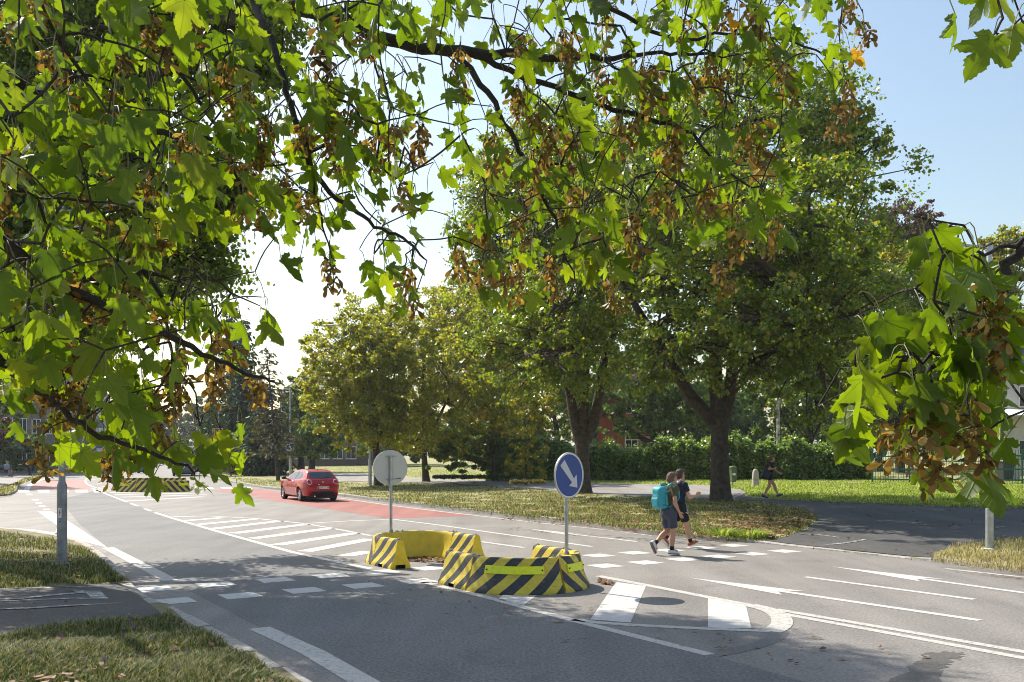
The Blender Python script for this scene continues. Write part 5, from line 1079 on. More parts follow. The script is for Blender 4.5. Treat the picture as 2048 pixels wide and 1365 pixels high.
for i in range(4): mb=MB(); mb.box((.9,-.35*(i+1),-.4),(2.6,-.35*i-.002,.85-.2*i)); mb.build('step',MT['concrete'],t)
t=thing('play_frame',(pxz(1955,62)[0],62,.6),'red playground frame on the lawn behind the fence','playground frame')
for x in (-.5,.9): mb=MB(); mb.bbox((x-.12,-.1,-.1),(x+.12,.1,1.0),.02); mb.build('post',MT['sred'],t)
mb=MB(); mb.bbox((-.38,-.08,.7),(.78,.08,.85),.02); mb.build('rail',MT['sred'],t)
# ------------------------------------------------------------------ trees
def unit(v): return v/(np.linalg.norm(v,axis=-1,keepdims=True)+1e-9)
def leaf_cards(C,size,out=None,down=.3,upn=.85,w=.42,fold=.12):
    n=len(C); t=unit(rng.normal(size=(n,3))+np.array([0,0,-down*2])+(0 if out is None else .6*out))
    nn=rng.normal(size=(n,3))*.75+np.array([0,0,upn])+(0 if out is None else .5*out); nn=unit(nn-t*(nn*t).sum(1,keepdims=True)); s=np.cross(t,nn)
    L=(size*rng.uniform(.65,1.3,n))[:,None]
    V=np.stack([C-t*L*.5,C-t*L*.1+s*L*w+nn*L*fold,C+t*L*.5,C-t*L*.1-s*L*w+nn*L*fold],1).reshape(-1,3)
    return V,np.arange(n*4).reshape(n,4)
def blob_world(b):
    px,py,d,rx,ry=b[:5]; rd=b[5] if len(b)>5 else (rx+ry)/2
    return P(px,py,d),np.array([S(rx,d),S(rd,d),S(ry,d)])
def tree(name,label,base,limbs,blobs,lmat,bmat,nleaf,size,group=None,cat='tree',clump=.5,perclump=70,trunk_r=.3,shell=.55,twigs=True,rough=.2,droop=.3,wleaf=.42,limbn=14):
    base=np.array(base,float); t=thing(name,tuple(base),label,cat,group=group); mb=MB(); B=[blob_world(b) for b in blobs]
    area=np.array([b[1].prod()**(2/3) for b in B]); w=area/area.sum(); Cs=[];Os=[]
    limbs=[[np.array(p,float) for p in l[0]] for l in limbs] if limbs else []
    for i,(c,r) in enumerate(B):
        nc=max(3,int(nleaf*w[i]/perclump)); d=unit(rng.normal(size=(nc,3))); rad=(shell+(1-shell)*rng.random(nc)**.6)*np.clip(1+rough*rng.normal(size=nc),.5,1.22); Cc=c+d*r*rad[:,None]
        Cc[:,2]=np.maximum(Cc[:,2],base[2]+.5)
        cr=clump*np.clip(r.mean()*.22,.25,1.6)
        q=Cc[:,None,:]+rng.normal(size=(nc,perclump,3))*cr*np.array([.62,.62,.42])*rng.uniform(.6,1.3,(nc,1,1)); Cs.append(q.reshape(-1,3)); Os.append(np.repeat(d,perclump,0))
        if twigs:
            # limb to the blob and twigs to some clumps
            if limbs:
                allp=np.concatenate([np.array(l) for l in limbs]); s0=allp[np.argmin(((allp-c)**2).sum(1)+ (allp[:,2]<base[2]+1.5)*50)]
            else: s0=base+np.array([0,0,max(1.2,(c[2]-r[2]-base[2])*.8)])
            mid=(s0+c)/2+rng.normal(size=3)*.1*np.linalg.norm(c-s0)+np.array([0,0,-.06*np.linalg.norm(c-s0)])
            r0=trunk_r*.38; mb.tube([s0,mid,c],[r0,r0*.7,r0*.45],7)
            for j in rng.permutation(nc)[:limbn]:
                e=Cc[j]; m=(c+e)/2+rng.normal(size=3)*.08*np.linalg.norm(e-c); u=rng.uniform(.15,1); st=(1-u)*mid+u*c if rng.random()<.6 else (1-u)*s0+u*mid
                mb.tube([st,(st+e)/2+rng.normal(size=3)*.1,e],[r0*.38,r0*.24,.015],5)
    for l in limbs:
        pass
    if limbs:
        for l,rr in zip(limbs,LR): mb.tube(smooth3(l),np.interp(np.linspace(0,1,len(smooth3(l))),np.linspace(0,1,len(rr)),rr),12)
    else:
        top=B[0][0]; q=np.array([top[0]*.3+base[0]*.7,top[1]*.3+base[1]*.7,base[2]+(top[2]-base[2])*.6]); mb.tube([base+[0,0,-.3],base+[0,0,.1],base*.6+q*.4,q,top],[trunk_r*1.5,trunk_r*1.1,trunk_r*.9,trunk_r*.7,trunk_r*.3],10)
    mb.v=[tuple(np.array(v)-base) for v in mb.v]; mb.build('trunk',bmat,t,smooth=60)
    C=np.concatenate(Cs)-base; O=np.concatenate(Os); V,Fc=leaf_cards(C,size,O,droop,w=wleaf); np_mesh('crown',V,Fc,lmat,t)
    return t
def smooth3(l):
    pl=np.array(l,float)
    for _ in range(2):
        q=[pl[0]]
        for a,b in zip(pl[:-1],pl[1:]): q+=[.75*a+.25*b,.25*a+.75*b]
        q.append(pl[-1]); pl=np.array(q)
    return [p for p in pl]
LR=[]
def limbset(base,*lims):
    """limbs given as pixel polylines at the trunk's depth with a small depth drift"""
    global LR; LR=[]; out=[]
    for pts,rad in lims:
        out.append(([ (P(p[0],p[1],p[2]) if len(p)>2 else P(p[0],p[1],base[1])) for p in pts],)); LR.append(rad)
    return out
TG=(2.6,2.35,.45)
L_maple=leaf_mat('leaf_maple_green',[(.054,.094,.018),(.086,.140,.025),(.132,.180,.033),(.20,.215,.042),(.26,.18,.06)],(2.5,2.35,.45),.52,.34,.7,[0,.38,.72,.93,1])
L_turn=leaf_mat('leaf_turning_yellow',[(.085,.125,.02),(.14,.185,.03),(.22,.25,.042),(.30,.26,.06),(.30,.17,.06)],TG,.52,.36,.6,[0,.34,.7,.93,1])
L_yel=leaf_mat('leaf_yellow_green',[(0.105,0.150,0.022),(0.195,0.225,0.030),(0.300,0.285,0.045),(0.360,0.285,0.053)],TG,.38,.45,.4)
L_dark=leaf_mat('leaf_dark_green',[(.05,.09,.026),(.078,.13,.034),(.115,.17,.042),(.16,.20,.06)],(2.2,2.3,.6),.38,.42,.5)
L_fine=leaf_mat('leaf_small_green',[(0.061,0.101,0.027),(0.095,0.149,0.034),(0.135,0.189,0.041)],TG,.4,.45,.4)
L_hedge=leaf_mat('leaf_hedge',[(.06,.11,.03),(.12,.20,.05),(.22,.31,.10),(.36,.39,.16)],(1.6,1.7,.5),.45,.26,1.0)
L_cop=leaf_mat('leaf_copper',[(0.042,0.025,0.025),(0.084,0.042,0.034),(0.140,0.070,0.042),(0.070,0.070,0.042)],(2.2,1.2,.6),.25,.45,.4)
L_need=leaf_mat('needles_dark',[(0.024,0.048,0.026),(0.039,0.069,0.033),(0.063,0.093,0.039)],(1.5,1.8,.8),.15,.6,.3)
L_needb=leaf_mat('needles_sparse',[(0.056,0.056,0.028),(0.091,0.098,0.039),(0.119,0.098,0.056)],(1.6,1.6,.7),.2,.6,.3)
L_far=leaf_mat('leaf_far',[(.035,.06,.022),(.055,.085,.03),(.08,.11,.035)],(2.0,2.2,.8),.3,.5,.4)
# --- big maple with the thick trunk, right of centre
b=gh(1442,1003,hR); D=b[1]
tree('maple_tree','large maple with a thick dark trunk forking low on the verge beside the crossing',b,
  limbset(b,([(1442,1012),(1441,985),(1440,940),(1439,880),(1440,820),(1441,790)],[.64,.42,.35,.33,.35,.33]),
    ([(1432,850),(1400,815),(1375,785),(1345,730,D-1),(1300,660,D-2),(1240,560,D-2.5)],[.27,.26,.23,.2,.14,.08]),
    ([(1438,830),(1430,760),(1432,690),(1436,560),(1450,400),(1460,260)],[.30,.27,.24,.2,.13,.06]),
    ([(1446,840),(1463,770),(1466,700),(1510,620,D+1),(1600,520,D+2),(1680,400,D+2)],[.26,.24,.22,.18,.12,.05]),
    ([(1452,800),(1520,720,D-2),(1620,640,D-3)],[.16,.12,.05])),
  [(1480,260,D,220,150),(1330,330,D-1,170,150),(1650,290,D,120,110),(1720,280,D,70,60),(1560,430,D-1,240,160),(1300,500,D-2,170,130),(1440,560,D-3,220,140),(1620,610,D-2,200,150),(1350,690,D-3,120,90),(1500,700,D-4,150,80),(1650,740,D-2,130,90),(1255,400,D,120,110),(1560,210,D+1,160,100),(1520,520,D-8,190,140),(1370,420,D-8,150,120),(1620,420,D-7,150,120),(1480,640,D-8,150,70),(1680,600,D-7,100,100)],
  L_maple,MT['bark'],105000,.145,trunk_r=.42,clump=.62,limbn=16)
# --- second maple, three-forked trunk
b=gh(1165,987,hR); D=b[1]
tree('maple_tree','maple with a trunk splitting into three stems behind the blue arrow sign',b,
  limbset(b,([(1166,994),(1165,965),(1164,920),(1164,872)],[.54,.38,.32,.34]),
    ([(1160,885),(1146,830),(1138,770),(1110,690,D-1),(1070,600,D-1)],[.26,.24,.2,.14,.06]),([(1165,880),(1167,800),(1172,720),(1160,560,D),(1130,400,D)],[.26,.24,.2,.13,.05]),([(1170,885),(1190,840),(1200,780),(1206,720),(1250,620,D+1)],[.28,.26,.22,.17,.08])),
  [(1080,400,D,150,140),(1010,450,D+1,110,120),(1150,300,D+1,150,110),(1180,470,D,160,150),(960,480,D+1,70,70),(1100,590,D-1,170,130),(1180,690,D-2,150,100),(1060,700,D-2,120,100),(1000,330,D+2,70,60),(1110,610,D-8,130,90),(1200,560,D-7,110,100),(1120,720,D-7,90,50),(1060,420,32,95,85),(1170,320,31,110,80)],
  L_maple,MT['bark'],84000,.15,trunk_r=.4,clump=.6,limbn=14)
# --- row of younger turning trees to the left
b=gh(852,964,hR); D=b[1]
tree('young_maple_tree','yellow green young maple with a short thin trunk behind the grey sign back',b,
  limbset(b,([(853,970),(850,940),(848,905),(850,860),(845,800),(850,700)],[.34,.22,.17,.16,.13,.06]),([(848,905),(870,850),(900,790)],[.13,.1,.05]),([(849,900),(815,840),(780,780)],[.12,.1,.05])),
  [(850,720,D,120,110),(790,780,D-1,100,110),(920,690,D,110,110),(890,800,D-2,130,110),(840,860,D-2,110,60),(820,660,D,80,70),(960,790,D-1,80,90),(760,860,D-3,70,50),(900,620,D+1,80,60),(960,690,D-3,70,90),(790,690,D-4,80,80),(880,740,D-6,100,80)],L_turn,MT['bark'],52000,.165,trunk_r=.18)
DL=gh(740,973,hR)[1]+.8; X=(757-CX)*DL/F; b=np.array([X,DL,float(hR(np.array([X]),np.array([DL]))[0])]); D=DL
tree('young_maple_tree','yellowing maple at the left end of the row behind the curved street lamp',b,
  limbset(b,([(757,978),(756,945),(752,900),(747,840),(737,730)],[.36,.25,.21,.18,.07]),([(754,905),(720,850),(690,800)],[.13,.1,.05]),([(753,890),(780,820),(790,740)],[.12,.09,.04])),
  [(720,720,D-1,100,100),(670,760,D,70,80),(650,700,D,50,50),(760,650,D,90,60),(690,830,D-1,80,60),(740,800,D-2.2,80,90),(700,655,D,60,40),(735,760,D-2.5,55,60),(640,780,D+1,45,60),(770,720,D-2.5,60,70),(745,850,D-2,60,40),(800,840,D-1,60,50)],L_turn,MT['bark'],46000,.155,trunk_r=.22)
b=gh(985,962,hR); D=b[1]+4; b=np.array([P(985,962,D)[0],D,float(hR(np.array([P(985,962,D)[0]]),np.array([D]))[0])])
tree('young_maple_tree','rust tinged maple between the young yellow one and the three stemmed trunk',b,[],
  [(985,640,D,110,90),(940,600,D+1,80,60),(1030,700,D,100,90),(960,740,D-1,90,80),(1010,820,D-1,90,70)],leaf_mat('leaf_rust_tinged',[(.09,.12,.022),(.16,.18,.034),(.25,.20,.05),(.26,.14,.05)],TG,.36,.42,.45),MT['bark'],30000,.19,trunk_r=.2)
b=gh(1052,968,hR); D=b[1]-2
b=np.array([P(1052,968,D)[0],D,float(hR(np.array([P(1052,968,D)[0]]),np.array([D]))[0])])
tree('yellow_shrub','tall bright yellow green shrub on the verge left of the three stemmed maple',b,[],[(1050,850,D,45,60),(1070,910,D,35,40),(1035,930,D,30,30),(1085,800,D,40,50),(1040,790,D,30,40)],L_yel,MT['bark_dark'],11000,.13,cat='shrub',trunk_r=.06,limbn=8)
b=gh(925,972,hR); D=b[1]
tree('juniper','low dark creeping juniper on the verge under the young maple',b,[],[(900,966,D,45,10,30),(955,967,D,40,10,30),(1000,972,D,25,7,20)],L_need,MT['bark_dark'],9000,.13,cat='shrub',trunk_r=.03,wleaf=.2,limbn=3,clump=.35)
b=gh(1010,985,hR); D=b[1]
tree('weed_clump','dry rust and yellow weeds on the verge beside the juniper',b,[],[(1040,977,D,26,8,14),(1075,972,D,18,11,12)],leaf_mat('leaf_weed',[(.07,.09,.02),(.13,.14,.035),(.17,.12,.06),(.22,.18,.09)],(1.8,1.8,.6),.35,.5,.3),MT['bark_dark'],2600,.10,cat='weeds',trunk_r=.015,wleaf=.25,limbn=3,clump=.4)
b=gh(1500,1079,hR); D=b[1]
for px,py,n,lb_ in ((1502,1076,420,'bright green grass tuft on the kerb at the tip of the verge'),(1440,1072,260,'smaller green grass tuft on the kerb near the walking boys')):
    b=gh(px,py,hR); q=np.zeros((n,3)); a=rng.uniform(0,6.28,n); r=np.sqrt(rng.random(n))*.32
    B=np.c_[r*np.cos(a)*1.5,r*np.sin(a)*.7,np.zeros(n)]; hgt=rng.uniform(.10,.24,n)[:,None]; d=np.c_[np.cos(a),np.sin(a),np.zeros(n)]; s=np.c_[-np.sin(a),np.cos(a),np.zeros(n)]*.008
    m1=B+d*hgt*.25+np.array([0,0,1])*hgt*.7; t_=B+d*hgt*.8+np.array([0,0,1])*hgt*.95
    V=np.stack([B-s,B+s,m1+s,m1-s,t_+s*.1,t_-s*.1],1).reshape(-1,3); k=np.arange(n)[:,None]*6
    o=np_mesh('grass_tuft',V,np.concatenate([k+np.array([[0,1,2,3]]),k+np.array([[3,2,4,5]])]),GG); o.location=b; tag(o,lb_,'grass tuft')
# --- trees behind the hedge
def back(name,label,px,D,blobs,lm,n,size,r=.3,bm='bark_dark',**kw):
    X=(px-CX)*D/F; z=float(hR(np.array([X]),np.array([D]))[0]) if px>470 else .2
    return tree(name,label,(X,D,z),[],[(b[0],b[1],D+(b[4] if len(b)>4 else 0),b[2],b[3]) for b in blobs],lm,MT[bm],n,size,trunk_r=r,**kw)
back('broadleaf_tree','dark broadleaf tree behind the hedge right of the thick trunk',1620,72,[(1620,760,110,90),(1560,820,90,60),(1690,800,90,80),(1640,680,120,80)],L_dark,26000,.28)
back('broadleaf_tree','dark leafy tree behind the hedge left of the thick trunk',1330,76,[(1228,850,32,34),(1330,800,90,70),(1270,760,90,80),(1370,740,90,80),(1300,850,80,40)],L_dark,22000,.28)
back('broadleaf_tree','tall green tree behind the right end of the hedge under the copper beech',1800,62,[(1790,620,120,110),(1720,560,80,60),(1850,720,110,110),(1760,760,110,100),(1880,600,70,80),(1820,840,110,60)],L_maple,38000,.24)
back('rowan_tree','sunlit yellow topped tree between the big maple and the copper beech',1760,66,[(1740,535,90,35),(1840,530,60,28),(1700,560,60,40)],L_yel,12000,.22,r=.18)
back('copper_beech','dark copper beech rising against the sky at the right',1800,88,[(1800,455,75,50),(1860,470,45,45),(1740,480,60,50),(1820,520,90,50),(1880,500,30,30)],L_cop,34000,.26,r=.5,rough=.3,wleaf=.3)
back('broadleaf_tree','round crowned tree behind the silver lamp head at the right edge',2010,70,[(1990,520,70,45),(2050,500,70,45),(1950,570,60,60),(2040,610,90,80),(1960,680,80,80),(2050,720,60,60)],L_turn,26000,.25)
back('broadleaf_tree','dark tree filling the gap behind the rust tinged maple',1120,84,[(1100,800,100,80),(1180,770,80,80),(1050,860,80,50),(980,860,80,50),(1130,680,110,80)],L_dark,24000,.3)
back('birch_tree','slender birch with a white trunk behind the hedge',1557,60,[(1555,720,55,60),(1560,790,40,35)],L_fine,5000,.16,r=.13,bm='birch',limbn=6)
back('bushy_shrub','dense green shrub between the young maples and the hedge',985,58,[(985,905,55,40),(1030,915,50,35),(940,900,60,40),(900,915,50,25)],L_dark,13000,.17,r=.06,cat='shrub')
back('bushy_shrub','round pale green shrub at the foot of the spruces',462,80,[(462,930,24,18),(450,918,14,12),(478,925,14,18)],L_turn,6000,.2,r=.05,cat='shrub')
for px,D,bl,lb_ in ((1000,104,[(1000,840,100,70),(930,870,80,50)],'deep dark tree behind the shrubs left of the three stemmed maple'),(1230,112,[(1230,830,110,70),(1180,880,70,30)],'deep dark tree behind the red villa side of the park'),(1440,108,[(1440,820,110,80),(1400,880,90,30),(1500,880,70,30)],'deep dark tree straight behind the thick trunk'),(1700,110,[(1690,810,120,90),(1620,870,90,40),(1780,880,90,40)],'deep dark tree behind the right half of the hedge'),(1930,98,[(1920,780,110,100),(1900,870,90,50)],'deep dark tree behind the green fence'),(800,112,[(800,860,80,60),(860,880,80,40)],'deep dark tree behind the young yellow green maple')):
    back('park_tree',lb_,px,D,bl,L_dark,22000,.45,r=.35,limbn=5,shell=.2)
# hedge along the lawn
def hedge():
    b0=gh(970,962,hR); b1=gh(1745,960,hR); v=(b1-b0)[:2]; L=np.linalg.norm(v); yaw=math.atan2(v[1],v[0]); k=b0[1]/F
    t=thing('hedge',tuple(b0),'long thick leafy hedge along the back of the lawn','hedge',yaw)
    n=95000; x=rng.uniform(0,L,n); hh=(1.98+.22*np.sin(x*.55)+.2*np.sin(x*1.7+1)+.14*np.sin(x*4.1)+.10*np.sin(x*9.7+2)); dep=1.5
    face=rng.random(n); y=np.where(face<.55,rng.normal(0,.13,n)+.12*np.sin(x*3)+.1*np.sin(x*7+2),rng.uniform(0,dep,n)); z=np.where(face<.55,rng.uniform(.02,1,n)*hh,hh+rng.normal(0,.10,n)+np.where(rng.random(n)<.06,rng.uniform(0,.45,n),0))
    lump=.16*np.sin(x*2.2+3*z)*np.sin(z*3.1+x); y=y+lump
    zz=hR(b0[0]+x*math.cos(yaw),b0[1]+x*math.sin(yaw))-b0[2]
    C=np.c_[x,y,z+zz]; O=np.where((face<.55)[:,None],np.array([[0,-.55,.9]]),np.array([[0,-.2,1.]])); V,Fc=leaf_cards(C,.15,O,.3); np_mesh('foliage',V,Fc,L_hedge,t)
    mb=MB()
    for i in range(int(L/1.2)):
        x0=.6+i*1.2; z0=float(np.interp(x0,x[np.argsort(x)],zz[np.argsort(x)])); e=[(x0+rng.normal()*.4,.6+rng.normal()*.3,z0+1.5),(x0+rng.normal()*.4,.6+rng.normal()*.3,z0+1.6)]
        for q in e: mb.tube([(x0,.6,z0-.1),(x0*.6+q[0]*.4,.6,z0+.6),q],[.05,.035,.012],5)
    mb.build('stems',MT['bark_dark'],t)
    # solid unseen boxes added inside to keep light from passing straight through
    m=MB(); nx=int(L/.8)
    for i in range(nx):
        x0=i*L/nx; x1=(i+1)*L/nx; m.box((x0,.55,-.1+.0),(x1,1.1,1.25+.12*math.sin(x0*1.7)))
    m.build('light_block_core',MT['bark_dark'],t,fix=False)
hedge()
# --- conifers
def spruce(label,px,pyb,pyt,D,rpx,lm,bm,n_wh=34,sparse=1.0,group='spruces left of the red car',name='spruce_tree',lean=0.0,bare=.0,size=.5,tk=1.0):
    X=(px-CX)*D/F; z0=float(hR(np.array([X]),np.array([D]))[0]) if px>440 else .2; Ht=H-(pyt-HY)*D/F-z0; Rm=S(rpx,D); t=thing(name,(X,D,z0),label,'tree',group=group); mb=MB()
    mb.tube([(0,0,-.3),(lean*.3,0,Ht*.35),(lean,0,Ht)],[(Rm*.09+.1)*tk,(Rm*.06+.06)*tk,.02],8); Cs=[];Ts=[]
    for i in range(n_wh):
        f=.06+bare*.3+(.93-bare*.3)*(i/n_wh); z=Ht*f; L=Rm*(1-f)**.75*(1 if f>.12 else .8); nb=max(4,int(9*sparse*(1-f)+4))
        for j in range(nb):
            a=rng.uniform(0,6.28); l=L*rng.uniform(.7,1.12)+.15; d=np.array([math.cos(a),math.sin(a),0]); tt=np.linspace(.18 if not bare else .45,1,max(4,int(l/.22)))
            pts=np.array([lean*f,0,z])+d*(l*tt)[:,None]+np.array([0,0,1])*(-.32*l*tt+.22*l*tt**2.5)[:,None]
            mb.tube([(lean*f,0,z),tuple(pts[len(pts)//2]),tuple(pts[-1])],[.035,.02,.006],4,cap=False)
            for p in pts:
                for _ in range(max(1,int(3*sparse))): Cs.append(p+rng.normal(size=3)*np.array([.12,.12,.07])); Ts.append(d*.8+np.array([0,0,-.7])+rng.normal(size=3)*.45)
    mb.build('trunk',MT[bm],t,smooth=60); C=np.array(Cs); T=unit(np.array(Ts)); n=len(C); s=unit(np.cross(T,rng.normal(size=(n,3)))); L=(size*rng.uniform(.6,1.2,n))[:,None]
    V=np.stack([C-s*.04,C+T*L*.4+s*L*.22,C+T*L,C+T*L*.4-s*L*.22],1).reshape(-1,3); np_mesh('crown',V,np.arange(4*n).reshape(n,4),lm,t); return t
spruce('tall dark spruce, left one of the tallest pair left of the red car',463,938,606,92,62,L_need,'bark_dark')
spruce('tall dark spruce, right one of the tallest pair left of the red car',488,942,630,86,62,L_need,'bark_dark')
spruce('spruce with drooping dark boughs over the blue lane sign',425,940,780,98,40,L_need,'bark_dark',26)
spruce('broad dark spruce at the right of the spruce group',528,942,760,80,58,L_need,'bark_dark',28)
spruce('thin half bare larch with a leaning trunk in front of the spruces',557,958,690,66,66,L_needb,'bark',30,.45,None,'larch_tree',-.9,.5,.35,.5)
back('dark_yew_tree','dark evergreen with a thick trunk left of the yellowing maple',602,88,[(600,830,45,60),(620,880,50,40),(580,860,40,50),(640,840,40,45),(610,780,40,40)],L_dark,16000,.24,r=.35)
back('dark_yew_tree','dark evergreen with a dark trunk right above the red car',622,78,[(640,870,50,45),(610,890,40,30),(660,850,40,50)],L_dark,12000,.22,r=.3)
# --- far end of the street and the far left
for i,(px,D,bl,lb_) in enumerate(((300,215,[(300,850,40,50),(280,880,30,35)],'hazy tree at the left end of the far tree line'),(345,235,[(345,865,38,45),(360,890,35,30)],'hazy tree behind the white truck'),(392,225,[(392,835,30,40),(400,880,32,40),(410,850,26,32)],'hazy tree behind the direction boards'),(430,240,[(432,850,28,40),(425,890,30,35)],'hazy tree behind the spruces at the end of the street'),(255,250,[(250,880,36,40)],'hazy tree beyond the cream block'))):
    back('far_tree',lb_,px,D,bl,L_far,9000,.75,r=.5,group='trees at the far end of the street',limbn=4)
back('broadleaf_tree','green tree hanging in at the left edge above the seated man',-30,62,[(-20,720,60,80),(10,790,40,50),(-40,820,60,60),(20,700,40,50)],L_fine,16000,.2,r=.25)
back('dark_shrub','dense dark shrub behind the seated man at the far left',60,86,[(40,905,40,36),(85,915,30,28),(10,900,35,40),(60,880,25,25)],L_dark,12000,.26,r=.1,cat='shrub')
back('reddish_shrub','reddish brown shrub at the left edge beside the dark one',-12,80,[(0,860,28,26),(-20,880,30,30)],L_cop,5000,.22,r=.08,cat='shrub')
for px,py,lb_ in ((100,958,'clump of tall yellow green weeds on the kerb corner at the far left'),(130,952,'clump of tall dry weeds on the far left kerb')):
    b=gh(px,py,hF); D=b[1]; tree('weed_clump',lb_,b,[],[(px,py-9,D,16,9),(px+6,py-5,D,18,6)],leaf_mat('leaf_tall_weed',[(.10,.12,.02),(.2,.2,.04),(.28,.22,.08)],TG,.35,.5,.3),MT['bark_dark'],1500,.22,cat='weeds',trunk_r=.02,wleaf=.15,limbn=3,clump=.6)
# --- fine-leaved tree leaning in over the left verge (it throws the shade on the road)
bx=(-11.6,17.2); bz=.5
LR=[[.42,.36,.3,.22,.1],[.2,.16,.1,.05],[.2,.15,.1,.04],[.18,.12,.05]]
tree('locust_tree','tall fine leaved tree leaning in over the left verge and shading the road',(bx[0],bx[1],bz),
 [([(-11.6,17.2,0),(-11.4,17.2,2),(-10.8,17.3,4.2),(-9.6,17.5,6.5),(-8.2,17.8,9.5)],),([(-10.6,17.3,4.6),(-8.8,16.8,6.4),(-6.8,16.2,8.2),(-5,15.8,9.6)],),([(-10.9,17.3,4),(-9.2,18.5,5.2),(-7.6,19.6,6.2),(-6.4,20.5,6.6)],),([(-10.3,17.4,5.2),(-9.6,15.2,6.8),(-8.6,13.6,8)],)],
 [(60,150,17,170,150),(300,90,17,160,140),(480,60,17.5,120,120),(230,330,17,190,130),(430,380,18,110,90),(80,470,17,160,110),(300,520,19,120,70),(425,520,18.5,50,65),(160,640,20,120,70),(-120,350,16,160,220),(330,590,22,70,50),(-40,650,19,140,90),(400,-120,17,150,110),(150,-150,17,220,160)],
 L_fine,MT['bark_dark'],120000,.11,trunk_r=.3,clump=1.7,perclump=110,shell=.25,rough=.15,limbn=16)
# ------------------------------------------------------------------ the two maples whose boughs hang into the picture
def sycamore_mat():
    m,nt,N,L,b=new_mat('sycamore_leaf')
    ge=N.new('ShaderNodeNewGeometry'); r=N.new('ShaderNodeValToRGB'); e=r.color_ramp.elements
    for _ in range(4): e.new(.5)
    for i,(p,c) in enumerate(((0,(.036,.066,.010)),(.3,(.050,.086,.012)),(.6,(.068,.108,.014)),(.85,(.080,.120,.016)),(.985,(.098,.128,.018)),(1,(.26,.12,.045)))): e[i].position=p; e[i].color=c4(c)
    L.new(ge.outputs['Random Per Island'],r.inputs['Fac'])
    uv=N.new('ShaderNodeUVMap'); sp=N.new('ShaderNodeSeparateXYZ'); L.new(uv.outputs['UV'],sp.inputs[0])
    def mth(op,a,bv=None,cl=False):
        n=N.new('ShaderNodeMath'); n.operation=op; n.use_clamp=cl
        for i,v in enumerate((a,bv)):
            if v is None: continue
            if isinstance(v,(int,float)): n.inputs[i].default_value=v
            else: L.new(v,n.inputs[i])
        return n.outputs[0]
    ang=mth('ABSOLUTE',mth('ARCTAN2',sp.outputs[0],sp.outputs[1])); rad=mth('SQRT',mth('ADD',mth('MULTIPLY',sp.outputs[0],sp.outputs[0]),mth('MULTIPLY',sp.outputs[1],sp.outputs[1])))
    dm=None
    for a in (0.0,.72,1.45):
        d=mth('ABSOLUTE',mth('SUBTRACT',ang,a)); dm=d if dm is None else mth('MINIMUM',dm,d)
    dist=mth('MULTIPLY',dm,rad); vein=mth('SUBTRACT',1.0,mth('DIVIDE',dist,.022),True)
    # side veins running off the main ones
    sv=mth('FRACT',mth('MULTIPLY',mth('SUBTRACT',rad,mth('MULTIPLY',dist,1.1)),7.5)); sv=mth('SUBTRACT',1.0,mth('DIVIDE',mth('ABSOLUTE',mth('SUBTRACT',sv,.5)),.07),True)
    vv=mth('MAXIMUM',mth('MULTIPLY',vein,.75),mth('MULTIPLY',sv,.28))
    tc=N.new('ShaderNodeTexCoord'); nz=N.new('ShaderNodeTexNoise'); nz.inputs['Scale'].default_value=16; nz.inputs['Detail'].default_value=5; L.new(tc.outputs['Object'],nz.inputs['Vector'])
    mr=N.new('ShaderNodeMapRange'); mr.inputs['To Min'].default_value=.8; mr.inputs['To Max'].default_value=1.2; L.new(nz.outputs['Fac'],mr.inputs['Value'])
    def mix(blend,fac,a,bb):
        n=N.new('ShaderNodeMix'); n.data_type='RGBA'; n.blend_type=blend
        for i,v in ((0,fac),(6,a),(7,bb)):
            if isinstance(v,(int,float)): n.inputs[i].default_value=v
            elif isinstance(v,tuple): n.inputs[i].default_value=v
            else: L.new(v,n.inputs[i])
        return n.outputs[2]
    base=mix('MULTIPLY',1.0,r.outputs['Color'],mr.outputs['Result'])
    bc=mix('MIX',mth('MULTIPLY',vv,.5),base,(.11,.15,.04,1)); L.new(bc,b.inputs['Base Color']); b.inputs['Roughness'].default_value=.45; b.inputs['Specular IOR Level'].default_value=.4
    tr=N.new('ShaderNodeBsdfTranslucent'); tcx=mix('MULTIPLY',1.0,base,(4.3,4.0,.4,1)); tcx=mix('MIX',mth('MULTIPLY',vv,.55),tcx,(.06,.11,.008,1)); L.new(tcx,tr.inputs['Color'])
    bp=N.new('ShaderNodeBump'); bp.inputs['Strength'].default_value=.35; bp.inputs['Distance'].default_value=.01; L.new(vv,bp.inputs['Height']); L.new(bp.outputs['Normal'],b.inputs['Normal'])
    ms=N.new('ShaderNodeMixShader'); ms.inputs[0].default_value=.5; L.new(b.outputs[0],ms.inputs[1]); L.new(tr.outputs[0],ms.inputs[2]); L.new(ms.outputs[0],N['Material Output'].inputs['Surface'])
    return m
SYC=sycamore_mat()
SEED=leaf_mat('winged_seed',[(.09,.06,.025),(.16,.11,.04),(.25,.18,.062),(.38,.29,.11)],(1.75,1.4,.5),.42,.5,.35)
HALF=[(.0,-.02),(.08,-.07),(.15,-.10),(.20,-.08),(.26,-.10),(.31,-.04),(.37,-.02),(.325,.03),(.335,.07),(.275,.085),(.235,.11),(.29,.155),(.35,.20),(.405,.215),(.435,.27),(.495,.305),(.525,.365),(.60,.425),(.515,.43),(.485,.47),(.43,.455),(.39,.49),(.34,.465),(.285,.475),(.23,.44),(.175,.415),(.19,.48),(.22,.545),(.205,.59),(.245,.65),(.205,.685),(.20,.74),(.15,.76),(.14,.82),(.10,.845),(.075,.915),(.035,.935),(0,1.03)]
